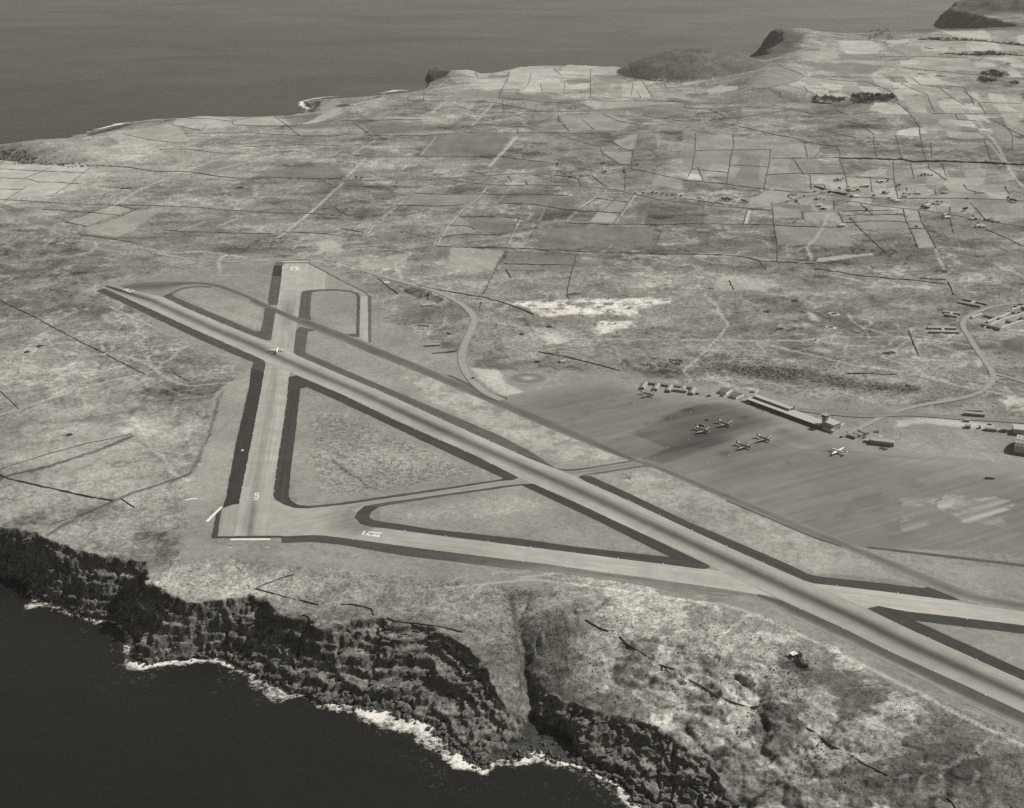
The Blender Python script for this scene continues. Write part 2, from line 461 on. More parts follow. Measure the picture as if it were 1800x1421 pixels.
def link(name, me, parent=None):
    o = bpy.data.objects.new(name, me); COL.objects.link(o)
    if parent is not None: o.parent = parent
    return o
def tag(o, label=None, cat=None, group=None, kind=None):
    if label: o['label'] = label
    if cat: o['category'] = cat
    if group: o['group'] = group
    if kind: o['kind'] = kind
    return o
def thing(name, label, cat, loc=(0, 0, 0), rz=0.0, group=None):
    o = bpy.data.objects.new(name, None); COL.objects.link(o)
    o.empty_display_size = 1.0
    o.location = loc; o.rotation_euler = (0, 0, rz)
    return tag(o, label, cat, group)
def dup(root, loc, rz, label):
    def cp(o, par):
        c = o.copy(); COL.objects.link(c); c.parent = par
        for ch in o.children: cp(ch, c)
        return c
    kids = list(root.children)
    r = root.copy(); COL.objects.link(r)
    for ch in kids: cp(ch, r)
    r.location = loc; r.rotation_euler = (0, 0, rz); r['label'] = label
    return r
def big_mesh(name, V, F, mat, attrs=None, smooth=True):
    """V (n,3), F (m,4) int"""
    me = bpy.data.meshes.new(name)
    n, m = len(V), len(F)
    me.vertices.add(n); me.vertices.foreach_set('co', np.ascontiguousarray(V, np.float32).ravel())
    me.loops.add(m * 4); me.loops.foreach_set('vertex_index', np.ascontiguousarray(F, np.int32).ravel())
    me.polygons.add(m)
    me.polygons.foreach_set('loop_start', np.arange(0, m * 4, 4, dtype=np.int32))
    me.polygons.foreach_set('loop_total', np.full(m, 4, np.int32))
    me.polygons.foreach_set('use_smooth', np.full(m, smooth))
    me.update(calc_edges=True)
    for k, a in (attrs or {}).items():
        at = me.attributes.new(k, 'FLOAT', 'POINT'); at.data.foreach_set('value', np.ascontiguousarray(a, np.float32))
    me.materials.append(mat)
    return me

# ------------------------------------------------------------------ the land
NR, NC = 1150, 920
y_rows = np.concatenate([925.0 * (1800.0 / 925.0) ** np.linspace(0, 1, 500)[:-1], 1800.0 * (10000.0 / 1800.0) ** np.linspace(0, 1, 651)])
uu = np.linspace(-1, 1, NC)
YY = np.repeat(y_rows[:, None], NC, 1)
XX = uu[None, :] * (0.41 * YY + 135.0)
X, Y = XX.ravel(), YY.ravel()
H, D_TOP, D_AIR = terrain(X, Y)
# from here on heights are read off the surveyed grid
_lr = math.log(10000.0 / 925.0)
def grid_h(x, y):
    x = np.asarray(x, float); y = np.asarray(y, float)
    r = np.clip(np.interp(y, y_rows, np.arange(NR)), 0, NR - 1.001)
    c = np.clip((x / (0.41 * y + 135.0) + 1) / 2 * (NC - 1), 0, NC - 1.001)
    i, j = r.astype(int), c.astype(int); fr, fc = r - i, c - j
    g = H.reshape(NR, NC)
    return (g[i, j] * (1 - fc) + g[i, j + 1] * fc) * (1 - fr) + (g[i + 1, j] * (1 - fc) + g[i + 1, j + 1] * fc) * fr
def on_ground_many(pts, n=16):
    pts = np.array(pts, float)
    a = pts[:, 0] - CX; b = -(pts[:, 1] - CY)
    dx, dy, dz = a, CP * FPX + SP * b, -SP * FPX + CP * b
    z = np.full(len(pts), 88.0)
    for _ in range(n):
        t = (z - CAM_Z) / dz
        z = 0.5 * z + 0.5 * np.maximum(grid_h(dx * t, dy * t), SEA)
    t = (z - CAM_Z) / dz
    return list(zip(dx * t, dy * t))
def on_ground(u, v): return on_ground_many([(u, v)])[0]
def ground_h(x, y): return float(grid_h(np.array([x]), np.array([y]))[0])

tone = np.zeros(X.size); mott = np.ones(X.size); scrub = np.zeros(X.size)
big = fbm(X / 330, Y / 330, 5, 51, 0.58)
mid = fbm(X / 75, Y / 75, 4, 52, 0.6)
streak = fbm((X * 0.94 + Y * 0.34) / 260, (Y * 0.94 - X * 0.34) / 45, 4, 57)
tone[:] = 0.182 + (big - 0.5) * 0.13 + (mid - 0.5) * 0.15 + (streak - 0.5) * 0.15
mott[:] = 0.8
v1 = 1 - np.abs(2 * fbm(X / 95, Y / 95, 4, 58, .55) - 1); v2 = 1 - np.abs(2 * fbm(X / 60, Y / 60, 4, 59, .55) - 1)
tone += 0.13 * sstep(.90, .985, v1) * np.clip((fbm(X / 200, Y / 200, 2, 60) - .4) * 6, 0, 1)          # worn pale veins
tone -= 0.08 * sstep(.90, .985, v2) * np.clip((fbm(X / 180, Y / 180, 2, 65) - .45) * 6, 0, 1)          # damp runnels
tone += 0.055 * sstep(.53, .60, fbm(X / 140, Y / 140, 5, 66, .62)) - 0.04 * sstep(.54, .60, fbm(X / 110, Y / 110, 5, 67, .62))
scrub[:] = np.clip((fbm(X / 150, Y / 150, 4, 54) - 0.45) * 3, 0, 1) * 0.5

def P_(kind, pts, **kw):
    return dict(kind=kind, pts=pts, **kw)
OPS = []
def poly(pts, tone, mott=None, scrub=None, f=1.0, rag=3.0, soft=None, brk=False): OPS.append(P_('poly', pts, tone=tone, mott=mott, scrub=scrub, f=f, rag=rag, soft=soft or (0.5 + rag * .7), brk=brk))
def blob(cx, cy, rx, ry, d, mott=None, scrub=None): OPS.append(P_('blob', [(cx, cy), (cx + rx, cy), (cx, cy - ry), (cx, cy + ry)], d=d, mott=mott, scrub=scrub))
def line(pts, w, tone, f=0.8, rag=1.0): OPS.append(P_('line', pts, w=w, tone=tone, f=f, rag=rag))

# ---- broad tones of the land (photo survey)
blob(180, 270, 420, 60, 0.13); blob(60, 320, 220, 40, 0.12); blob(950, 150, 260, 32, 0.15); blob(620, 185, 90, 14, 0.08)
blob(1180, 150, 130, 25, 0.04); blob(1560, 150, 260, 55, 0.07); blob(1700, 85, 200, 30, 0.07); blob(1480, 90, 120, 22, 0.07)
blob(150, 800, 330, 170, 0.14, 0.42); blob(80, 640, 200, 90, 0.08); blob(320, 690, 120, 50, -0.05, None, 0.6); blob(120, 545, 160, 24, -0.05)
blob(250, 630, 130, 25, -0.06); blob(440, 370, 240, 50, 0.03); blob(740, 290, 300, 70, -0.02); blob(860, 420, 320, 60, -0.03)
blob(1300, 420, 260, 60, -0.03); blob(1650, 440, 200, 50, -0.03); blob(1400, 560, 260, 70, 0.0); blob(1150, 300, 140, 30, 0.05)
blob(1500, 320, 260, 50, 0.03); blob(1480, 215, 150, 35, -0.05); blob(1640, 260, 120, 20, -0.06); blob(400, 1030, 160, 40, 0.14)
blob(620, 1040, 220, 50, 0.12); blob(800, 1060, 120, 40, 0.05); blob(1130, 1080, 160, 60, 0.07); blob(1500, 1290, 300, 120, 0.07)
blob(1250, 1210, 130, 60, 0.06); blob(820, 485, 80, 22, 0.10); blob(690, 470, 70, 16, 0.08); blob(960, 590, 90, 25, 0.06); blob(720, 560, 50, 40, -0.06)
blob(780, 640, 60, 25, 0.03); blob(1280, 500, 90, 20, 0.07); blob(60, 400, 110, 30, 0.05); blob(120, 455, 200, 22, 0.03); blob(1000, 1110, 90, 60, -0.05, 0.7, 0.9)
blob(920, 1100, 45, 70, -0.07, 0.8, 1.0); blob(1130, 1180, 60, 35, 0.05, 0.8, 0.5); blob(60, 910, 70, 30, -0.10)
blob(225, 900, 40, 18, 0.08); blob(150, 900, 60, 18, -0.07); blob(262, 935, 22, 40, -0.05); blob(40, 505, 60, 16, 0.06)

# ---- airfield turf and bare verges
poly([(170,497),(480,452),(548,458),(640,500),(672,560),(860,650),(1100,655),(1320,690),(1900,740),(1900,1330),(1480,1165),(1330,1090),(900,1030),(560,985),(335,962),(322,935),(345,830),(376,700),(430,652),(300,590)], 0.255, 0.36, 0.05, 0.85, 14, 12)
poly([(450,640),(430,655),(378,690),(350,830),(330,905),(360,905),(395,870),(415,775),(437,680)], 0.29, 0.26, 0, 0.9, 3)     # verge west of the cross runway
poly([(530,690),(600,716),(870,840),(760,862),(610,880),(540,886),(513,870),(520,760)], 0.255, 0.3, 0.1, 0.9, 2)
poly([(560,720),(610,730),(800,815),(830,832),(740,850),(640,870),(570,868),(545,800)], 0.25, 0.8, 0.45, 0.8, 10)
poly([(655,905),(690,890),(910,856),(1170,975),(960,950),(760,930),(660,915)], 0.26, 0.3, 0.1, 0.9, 2)
poly([(700,905),(800,885),(900,872),(950,890),(880,908),(760,915)], 0.34, 0.4, 0.3, 0.6, 9)
poly([(545,585),(640,610),(760,662),(980,760),(1105,812),(1000,823),(870,766),(670,677),(540,618)], 0.265, 0.3, 0.05, 0.85, 3)
poly([(705,660),(740,652),(860,700),(1000,760),(1090,805),(1000,812),(930,785),(840,745),(760,705)], 0.40, 0.4, 0, 0.8, 9, 8, True)   # scraped pale earth
poly([(1110,830),(1160,826),(1300,890),(1430,950),(1480,975),(1370,985),(1210,915),(1080,850)], 0.34, 0.4, 0.05, 0.75, 9, 8, True)
poly([(1405,985),(1440,972),(1520,985),(1600,1022),(1500,1012),(1430,1008)], 0.36, 0.3, 0, 0.8, 5)
poly([(1560,985),(1800,1000),(1830,1050),(1730,1040),(1640,1005)], 0.26, 0.25, 0.1, 0.8, 5)
poly([(1620,1095),(1900,1130),(1900,1220),(1700,1130)], 0.27, 0.2, 0, 0.8, 3)
poly([(535,520),(620,518),(625,585),(605,585),(550,560)], 0.27, 0.25, 0, 0.8, 2)
poly([(305,514),(322,507),(365,506),(460,543),(458,580),(380,552)], 0.30, 0.35, 0.1, 0.85, 3)
poly([(330,940),(375,960),(560,975),(800,1003),(950,1022),(900,1035),(700,1010),(560,1000),(420,985),(320,985),(310,960)], 0.265, 0.3, 0.05, 0.7, 4)
# ---- bare rock, spoil and tracks
poly(tile(600,474,[(880,178),(1000,168),(1200,162),(1400,157),(1600,150),(1740,158),(1690,185),(1560,200),(1575,225),(1530,245),(1400,235),(1250,240),(1100,250),(1030,232),(1000,210)]), 0.70, 0.5, 0.4, 0.95, 14, 9, True)
poly(tile(600,474,[(1350,275),(1560,272),(1540,300),(1450,310),(1380,340),(1340,350)]), 0.66, 0.6, 0.4, 0.9, 14, 9, True)
poly(tile(600,474,[(1060,345),(1120,330),(1200,370),(1180,385),(1080,392)]), 0.50, 0.4, 0.2, 0.8, 7)
poly(tile(600,474,[(690,520),(830,530),(870,600),(960,640),(900,680),(800,640),(740,590)]), 0.46, 0.3, 0.05, 0.8, 5)
poly(tile(600,474,[(900,580),(960,570),(1040,570),(1050,590),(960,600)]), 0.52, 0.3, 0, 0.7, 5)
poly(tile(600,474,[(700,480),(790,470),(890,510),(850,530),(700,518)]), 0.13, 0.4, 0.6, 0.85, 4)
poly(tile(600,474,[(330,95),(420,100),(540,150),(520,180),(400,150),(330,120)]), 0.12, 0.6, 1.0, 0.8, 5)
poly(tile(600,474,[(520,200),(570,165),(615,190),(560,210)]), 0.14, 0.4, 0.6, 0.8, 4)
poly(tile(600,474,[(300,150),(450,200),(430,270),(330,240)]), 0.16, 0.4, 0.3, 0.6, 10)
poly(tile(1200,474,[(160,55),(260,40),(480,50),(520,80),(420,110),(180,110)]), 0.40, 0.4, 0.2, 0.6, 7)
poly(tile(1200,474,[(640,215),(720,250),(730,275),(690,270)]), 0.50, 0.4, 0, 0.7, 6)
poly(tile(1200,474,[(700,400),(790,430),(760,450),(690,430)]), 0.48, 0.4, 0, 0.5, 8)
poly(tile(1200,474,[(1660,690),(1740,680),(1800,690),(1800,720),(1760,700),(1720,720)]), 0.52, 0.4, 0, 0.8, 5)
poly(tile(1200,474,[(1120,795),(1250,785),(1450,790),(1640,820),(1700,850),(1500,835),(1300,810),(1130,830)]), 0.46, 0.3, 0, 0.75, 5)
poly(tile(1200,474,[(1670,380),(1760,350),(1800,350),(1800,440),(1720,430)]), 0.11, 0.5, 0.5, 0.75, 8)
poly(tile(1200,474,[(150,500),(330,560),(560,600),(640,580),(830,620),(1000,640),(1230,640),(1240,610),(1000,600),(800,560),(640,530),(400,510)]), 0.07, 1.0, 1.0, 0.8, 16)
poly(tile(1200,474,[(60,470),(300,440),(600,500),(900,560),(1200,600),(1400,640),(1000,660),(700,620),(400,590),(120,560)]), 0.15, 1.1, 1.0, 0.6, 14)
# ---- apron quarter: oiled, patchy surface is laid as a sheet later; bare ground around it
poly([(1440,770),(1540,760),(1700,790),(1800,800),(1800,830),(1620,830),(1500,810)], 0.27, 0.35, 0, 0.6, 8)
# ---- fields with a tone of their own
C_ = lambda p: tile(1200, 0, p)
for q, tn in (
 ([(980,580),(1020,542),(1130,540),(1200,605),(1080,600)], .44), ([(1125,712),(1140,688),(1200,675),(1250,672),(1250,718)], .50),
 ([(1250,674),(1340,680),(1345,705),(1250,705)], .46), ([(770,497),(820,492),(890,510),(880,525),(800,515)], .44), ([(830,467),(1040,472),(1070,500),(900,490)], .40),
 ([(1110,472),(1250,475),(1270,495),(1140,502)], .42), ([(1000,445),(1080,430),(1160,445),(1090,455)], .42), ([(1130,505),(1280,498),(1290,535),(1150,530)], .17),
 ([(1250,540),(1340,550),(1330,585),(1260,570)], .20), ([(1460,525),(1540,525),(1570,555),(1490,555)], .17), ([(1500,490),(1550,490),(1590,545),(1550,545)], .42),
 ([(1360,525),(1450,520),(1480,550),(1400,550)], .43), ([(1510,567),(1600,562),(1600,590),(1550,592)], .42), ([(1560,596),(1660,596),(1680,620),(1560,617)], .40),
 ([(1680,597),(1800,597),(1800,625),(1690,622)], .40), ([(15,945),(35,897),(80,897),(105,950)], .52), ([(258,865),(262,815),(310,820),(285,865)], .50),
 ([(125,477),(200,450),(290,455),(290,470),(140,500)], .46), ([(0,422),(120,416),(125,430),(0,445)], .42), ([(1110,348),(1250,298),(1500,310),(1560,345),(1350,372)], .33),
 ([(1560,310),(1620,302),(1760,310),(1740,330)], .42), ([(1440,257),(1610,247),(1610,268),(1440,270)], .36), ([(1610,245),(1660,247),(1720,275),(1640,275)], .46),
 ([(1150,192),(1400,200),(1700,208),(1800,182),(1800,235),(1500,216)], .44), ([(980,160),(1080,165),(1080,173),(980,169)], .46), ([(1290,1082),(1410,1077),(1415,1110),(1300,1115)], .48),
 ([(1420,1097),(1550,1107),(1540,1120),(1420,1115)], .44), ([(1570,1107),(1610,1110),(1640,1150),(1600,1155)], .46), ([(345,1112),(358,1112),(345,1180),(325,1180)], .52),
 ([(700,1383),(720,1362),(860,1345),(1000,1335),(1005,1346),(860,1365)], .42), ([(870,945),(990,941),(1000,970),(880,970)], .36), ([(1170,1107),(1240,1110),(1260,1165),(1190,1165)], .35),
 ([(1530,1072),(1800,1072),(1800,1150),(1620,1150)], .31), ([(1340,997),(1420,995),(1425,1018),(1340,1018)], .13), ([(1080,1147),(1150,1147),(1150,1170),(1070,1168)], .17),
 ([(680,980),(860,970),(860,1010),(760,1010)], .34), ([(1010,1000),(1120,990),(1130,1030),(1010,1025)], .36), ([(1190,997),(1330,1000),(1340,1030),(1250,1030)], .34),
 ([(680,925),(850,918),(858,965),(690,970)], .30), ([(1210,410),(1350,415),(1480,455),(1260,448)], .37), ([(1290,455),(1400,470),(1420,515),(1300,500)], .38),
 ([(640,405),(900,430),(870,450),(650,450)], .30), ([(880,430),(960,430),(1060,465),(900,460)], .34), ([(1040,410),(1110,407),(1125,430),(1060,430)], .30),
 ([(1420,490),(1480,480),(1540,520),(1450,520)], .32), ([(550,455),(640,457),(650,480),(560,485)], .26), ([(75,800),(250,795),(250,830),(240,905),(90,885)], .30),
 ([(70,710),(260,712),(265,750),(70,790)], .29), ([(470,1090),(620,1110),(630,1150),(480,1150)], .27), ([(480,1185),(600,1195),(840,1200),(900,1300),(500,1290)], .24),
 ([(500,345),(630,390),(600,430),(440,465),(330,440)], .23), ([(230,900),(440,915),(430,990),(240,970)], .22), ([(640,1120),(800,1120),(840,1170),(640,1155)], .33),
 ([(900,1145),(1160,1135),(1190,1165),(1200,1205),(960,1210)], .28), ([(1190,1170),(1260,1170),(1330,1300),(1245,1310)], .29), ([(860,1010),(960,1030),(940,1050),(860,1040)], .22),
 ([(1300,1000),(1330,1010),(1330,1030),(1280,1030)], .4), ([(1460,960),(1600,935),(1760,905),(1750,950),(1500,970)], .30), ([(470,1000),(660,1010),(560,1060),(380,1080),(350,1050)], .32),
 ([(1480,150),(1750,140),(1800,170),(1500,175)], .12), ([(820,220),(1000,215),(1060,260),(1000,285),(860,280)], .40), ([(600,290),(800,270),(830,310),(640,320)], .36),
 ([(980,200),(1100,190),(1120,230),(1060,245)], .17), ([(820,290),(960,285),(1100,300),(1000,320),(830,310)], .18), ([(640,340),(900,330),(1060,350),(1000,390),(760,380)], .18)):
    poly(C_(q), tn, 0.3, 0.1, 0.85, 4)
def patchwork(region, p0, p1, p2, nu, nv, seed, lo, hi):
    """a quilt of small plots laid out along two directions"""
    r = random.Random(seed); a, b, c_ = (np.array(q, float) for q in (p0, p1, p2))
    reg = [tuple(q) for q in region]
    U = [[a + (b - a) * (i + r.uniform(-.22, .22)) / nu + (c_ - a) * (j + r.uniform(-.15, .15)) / nv for j in range(nv + 1)] for i in range(nu + 1)]
    for i in range(nu):
        for j in range(nv):
            q = [tuple(U[i][j]), tuple(U[i + 1][j]), tuple(U[i + 1][j + 1]), tuple(U[i][j + 1])]
            m = np.mean(q, 0)
            if inside(np.array([m[0]]), np.array([m[1]]), reg)[0] and r.random() < .86:
                poly(q, r.choice([lo, lo + .3 * (hi - lo), lo + .6 * (hi - lo), hi, .5 * (lo + hi)]), 0.45, 0.05, 0.8, 3)
patchwork([(0,300),(300,215),(560,205),(800,170),(1000,175),(1400,190),(1450,330),(1300,450),(700,430),(300,400),(0,390)], (-420,330), (1560,330), (240,120), 22, 1, 20, .15, .24) if False else None
def quilt(region, seed, lo, hi, f, nu, nv):
    r = random.Random(seed)
    a0, b0, d0 = np.array((490., 418.)), np.array((600., 326.)), np.array((1400., 452.))
    A = np.array(G(*a0)); Bv = np.array(G(*b0)) - A; Dv = np.array(G(*d0)) - A
    Bv /= np.hypot(*Bv); Dv /= np.hypot(*Dv); reg = Gs(region)
    return A, Bv, Dv, reg, r
def plain_fields():
    A, Bv, Dv, reg, r = quilt([(0,292),(160,250),(420,214),(560,208),(800,172),(1080,175),(1420,200),(1440,330),(1320,440),(760,430),(500,415),(150,405),(0,385)], 20, 0, 0, 0, 0, 0)
    xs = [p[0] for p in reg]; ys = [p[1] for p in reg]
    for i in range(-14, 26):
        for j in range(-10, 26):
            w, l = 150.0, 210.0
            o = A + Dv * (i + r.uniform(-.12, .12)) * w + Bv * (j + (i % 3) * .31) * l
            m = o + Dv * w / 2 + Bv * l / 2
            if not inside(np.array([m[0]]), np.array([m[1]]), reg)[0]: continue
            q = [o, o + Dv * w, o + Dv * w + Bv * l, o + Bv * l]
            WOPS.append(('poly', q, r.choice([.14, .16, .18, .2, .22, .25, .28]), r.uniform(.35, .7)))
            if r.random() < .55: WOPS.append(('line', [q[0], q[3]], r.choice([.34, .38, .09, .10]), r.uniform(1.6, 3.4)))
            if r.random() < .5: WOPS.append(('line', [q[0], q[1]], r.choice([.08, .09, .10, .3]), r.uniform(1.4, 2.6)))
WOPS = []
plain_fields()
patchwork([(1400,140),(1500,128),(1620,136),(1730,160),(1800,160),(1800,245),(1640,235),(1600,200),(1580,185),(1500,165),(1420,165)], (1400,124), (1840,150), (1500,262), 14, 13, 5, .2, .44)
patchwork([(1560,105),(1800,108),(1800,134),(1720,128),(1600,125)], (1540,96), (1830,106), (1580,136), 9, 5, 6, .24, .42)
patchwork([(1530,68),(1800,62),(1800,98),(1560,96)], (1500,64), (1820,58), (1540,100), 7, 5, 7, .2, .42)
patchwork([(800,120),(1090,120),(1100,160),(1040,172),(880,165),(790,140)], (780,116), (1110,116), (760,178), 11, 6, 8, .26, .46)
patchwork([(1420,300),(1760,300),(1780,390),(1600,370),(1480,375),(1380,372)], (1380,296), (1800,300), (1400,398), 12, 8, 9, .19, .36)
patchwork([(1210,230),(1420,255),(1430,330),(1200,320)], (1200,228), (1440,258), (1190,330), 5, 4, 10, .19, .31)
patchwork([(0,288),(160,290),(100,345),(0,350)], (-40,286), (190,290), (-80,352), 4, 4, 11, .34, .48)
B_ = lambda p: tile(600, 0, p)
for q, tn in (
 ([(560,400),(690,372),(700,408),(860,412),(850,440),(620,440)], .42), ([(890,375),(1120,362),(1160,395),(1000,440),(880,440)], .42), ([(1160,360),(1310,352),(1470,360),(1450,395),(1170,395)], .40),
 ([(1480,430),(1590,432),(1640,515),(1480,510)], .42), ([(960,445),(1050,440),(1060,485),(960,480)], .44), ([(1180,425),(1310,415),(1310,440),(1200,450)], .16), ([(1320,400),(1450,395),(1530,440),(1330,450)], .22),
 ([(830,500),(1000,495),(1100,500),(1110,530),(830,528)], .17), ([(1310,1170),(1350,1120),(1460,1125),(1430,1182)], .34), ([(1370,1065),(1505,1068),(1470,1122),(1380,1112)], .28), ([(860,968),(920,962),(970,972),(900,985)], .46),
 ([(1640,950),(1720,940),(1800,950),(1800,1000),(1640,980)], .34), ([(1430,745),(1560,705),(1550,790),(1490,785)], .34), ([(1470,750),(1530,740),(1520,770),(1480,768)], .20), ([(840,1150),(930,1152),(930,1168),(880,1165)], .46),
 ([(940,1152),(1010,1168),(940,1168)], .46), ([(1150,610),(1400,600),(1540,640),(1480,690),(1200,690)], .29), ([(800,830),(1000,845),(1130,870),(1000,895),(780,890)], .15), ([(460,720),(900,705),(830,815),(420,820)], .17),
 ([(120,660),(430,640),(420,690),(170,715)], .16), ([(1380,800),(1530,800),(1525,865),(1470,862)], .29), ([(560,1195),(690,1195),(700,1215),(640,1232),(530,1250)], .27), ([(390,1020),(740,1025),(640,1085),(310,1080)], .24),
 ([(620,1145),(920,1155),(890,1230),(710,1210)], .17), ([(830,1025),(1230,1035),(1230,1105),(820,1068)], .16), ([(1160,1190),(1660,1195),(1640,1300),(1000,1300)], .18), ([(250,1350),(370,1330),(330,1400),(200,1421),(40,1421)], .33),
 ([(580,1300),(860,1320),(800,1421),(560,1421)], .36), ([(880,1330),(1230,1350),(1220,1421),(830,1421)], .19), ([(660,470),(830,490),(800,530),(600,520)], .24), ([(1250,540),(1500,530),(1800,545),(1800,580),(1400,575)], .33),
 ([(1420,570),(1800,545),(1800,600),(1600,600)], .17)):
    poly(B_(q), tn, 0.34, 0.15, 0.8, 5)
A_ = lambda p: tile(0, 0, p)
for q, tn in (
 ([(0,870),(380,868),(500,880),(360,975),(230,1040),(0,1050)], .42), ([(920,640),(1050,610),(1230,640),(1450,612),(1550,660),(1230,660),(1090,680),(920,670)], .42), ([(560,700),(660,690),(930,655),(1000,745),(640,760)], .38),
 ([(1590,660),(1800,560),(1800,600),(1700,640)], .40), ([(460,1195),(720,1110),(860,1100),(640,1245),(470,1235)], .32), ([(350,1165),(600,1085),(700,1105),(450,1190)], .33), ([(1690,540),(1800,530),(1800,570),(1690,590)], .34),
 ([(1450,1200),(1640,1240),(1800,1225),(1800,1260),(1640,1270)], .30), ([(1650,1275),(1740,1265),(1800,1290),(1800,1330),(1700,1330)], .42), ([(400,1215),(440,1235),(600,1250),(860,1248),(800,1262),(560,1262),(420,1245)], .10),
 ([(850,1240),(1000,1245),(1000,1285),(880,1290)], .15), ([(0,1075),(140,1110),(70,1125),(0,1095)], .12), ([(130,1150),(170,1145),(300,1175),(260,1200),(150,1175)], .16), ([(1000,900),(1150,850),(1300,850),(1250,890),(1130,920)], .20),
 ([(1280,905),(1800,870),(1800,935),(1480,935)], .18), ([(640,985),(760,980),(700,1005)], .12), ([(200,1190),(280,1225),(180,1235)], .14)):
    poly(A_(q), tn, 0.3, 0.1, 0.75, 6)
for q in ([(740,135),(746,124),(768,118),(790,125),(782,134),(765,142),(750,144)], [(540,196),(552,183),(562,177),(566,181),(556,190),(550,198)], [(150,240),(166,232),(205,222),(235,217),(215,224),(175,236)], [(585,185),(612,182),(616,186),(596,189)]):
    poly(q, 0.065, 0.8, 0.6, 0.95, 10)                      # bare lava on the far shore
# tracks and paths, worn to pale earth
for pts, w in (
 (tile(0,474,[(240,330),(255,370),(270,400),(320,435),(420,450),(560,445),(680,460),(790,505),(860,560),(940,600),(1000,615),(1100,605),(1250,595),(1335,565)]), 5),
 (tile(0,474,[(530,365),(545,430)]), 4), (tile(0,474,[(602,398),(590,425)]), 5), (tile(0,474,[(770,460),(800,500),(830,530)]), 3), (tile(0,474,[(855,490),(838,525)]), 4),
 (tile(0,474,[(0,765),(190,705),(380,640),(540,598),(800,540)]), 7), (tile(0,474,[(925,725),(925,770),(860,790),(740,835),(720,850),(800,920),(790,945),(860,980),(890,1040),(930,1070)]), 3),
 (tile(0,474,[(800,940),(970,975)]), 3), (tile(0,474,[(440,680),(455,735)]), 3), (tile(0,474,[(0,275),(120,268),(290,245)]), 5), (tile(0,474,[(560,560),(480,580),(250,640)]), 4),
 (tile(160,440,[(680,10),(760,45),(900,80)],6), 4), (tile(160,440,[(1000,10),(1250,15),(1420,45),(1600,70)],6), 5), (tile(160,440,[(1420,50),(1350,90),(1345,150),(1365,200),(1350,235)],6), 4), (tile(160,440,[(1310,260),(1450,265),(1610,270)],6), 4),
 (tile(160,440,[(220,335),(310,290)],6), 5), (tile(160,440,[(210,600),(330,660),(480,720),(620,790),(720,835)],6), 5),
 (tile(600,947,[(300,300),(450,268),(600,255),(760,240),(1000,215),(1150,230),(1400,265),(1800,320)]), 4), (tile(1200,947,[(0,325),(200,345),(380,400),(560,480),(800,590),(1000,690),(1200,790),(1400,900),(1600,1000),(1860,1120)]), 6),
 (tile(1200,947,[(180,555),(200,520),(270,460),(360,400)]), 4), (tile(600,947,[(950,205),(1090,190),(1200,180)]), 4), (tile(0,947,[(960,270),(1100,200),(1240,165)]), 6),
 (tile(600,474,[(710,265),(850,285),(1000,310),(1150,360),(1300,372),(1800,368)]), 5), (tile(1200,474,[(0,372),(200,372),(370,378),(500,410),(700,455),(900,505),(1100,530),(1300,570),(1450,610),(1580,635)]), 6),
 (tile(600,474,[(870,410),(1000,405),(1200,380)]), 4), (tile(1200,474,[(110,125),(180,190),(200,240),(240,290),(200,350),(90,460),(0,540)]), 5), (tile(1200,474,[(870,225),(890,270),(960,310),(1150,355),(1300,370),(1480,365)]), 4),
 (tile(1200,474,[(1050,460),(1180,510),(1290,560),(1400,590)]), 5), (tile(1200,474,[(600,430),(690,412),(760,440)]), 3), (tile(1200,474,[(370,378),(640,375),(820,352),(1080,355)]), 4), (tile(1200,474,[(1060,455),(1190,375)]), 3),
 (tile(600,0,[(0,1320),(160,1308),(300,1318),(380,1335),(330,1370),(285,1395),(295,1421)]), 6), (tile(600,474,[(300,0),(320,50)]), 6),
 (tile(1200,0,[(770,1130),(740,1200),(700,1260),(655,1300),(680,1370)]), 6), (tile(1200,0,[(1330,1310),(1360,1380),(1380,1421)]), 6), (tile(1200,0,[(0,1340),(300,1352),(420,1370),(700,1388)]), 5),
 (tile(0,0,[(1810,968),(1640,1118),(1470,1250)]), 9), (tile(600,0,[(500,962),(370,1018),(290,1084),(160,1192),(125,1250)]), 8), (tile(600,0,[(765,990),(740,1024),(650,1094),(560,1184),(500,1290)]), 8), (tile(600,0,[(935,712),(880,774),(830,824),(780,880)]), 12),
 (tile(600,0,[(560,530),(480,590)]), 9), (tile(600,0,[(800,545),(690,662)]), 6), (tile(600,0,[(180,740),(60,810)]), 6), (tile(600,0,[(130,835),(30,930)]), 8), (tile(600,0,[(1395,1005),(1240,1112),(1180,1172)]), 6), (tile(600,0,[(1545,1035),(1440,1182)]), 6),
 (tile(600,0,[(500,720),(420,820)]), 4), (tile(600,0,[(950,1150),(900,1235),(880,1280)]), 5), (tile(600,0,[(885,770),(1000,765),(1130,770)]), 4), (tile(600,0,[(880,990),(830,1062)]), 4),
 (tile(0,0,[(1125,845),(980,900),(860,950),(700,1020),(560,1110)]), 7), (tile(0,0,[(1285,855),(1150,895)]), 6), (tile(0,0,[(640,810),(540,860)]), 6), (tile(0,0,[(720,1200),(600,1250)]), 5), (tile(0,0,[(1080,1170),(950,1215)]), 5),
 (tile(0,0,[(820,1325),(900,1345),(1000,1375)]), 6), (tile(0,0,[(700,1300),(900,1330),(1080,1330),(1190,1345),(1300,1360)]), 6), (tile(0,0,[(1190,1345),(1150,1380),(1160,1421)]), 6),
 (tile(0,0,[(1430,1130),(1300,1135),(1150,1190)]), 5), (tile(1200,0,[(1600,745),(1690,850)]), 5), (tile(1200,0,[(1500,560),(1640,740),(1740,920),(1800,990)]), 7), (tile(1200,0,[(1130,985),(1250,975),(1470,965)]), 6)):
    line(pts, w, 0.44, 0.75)
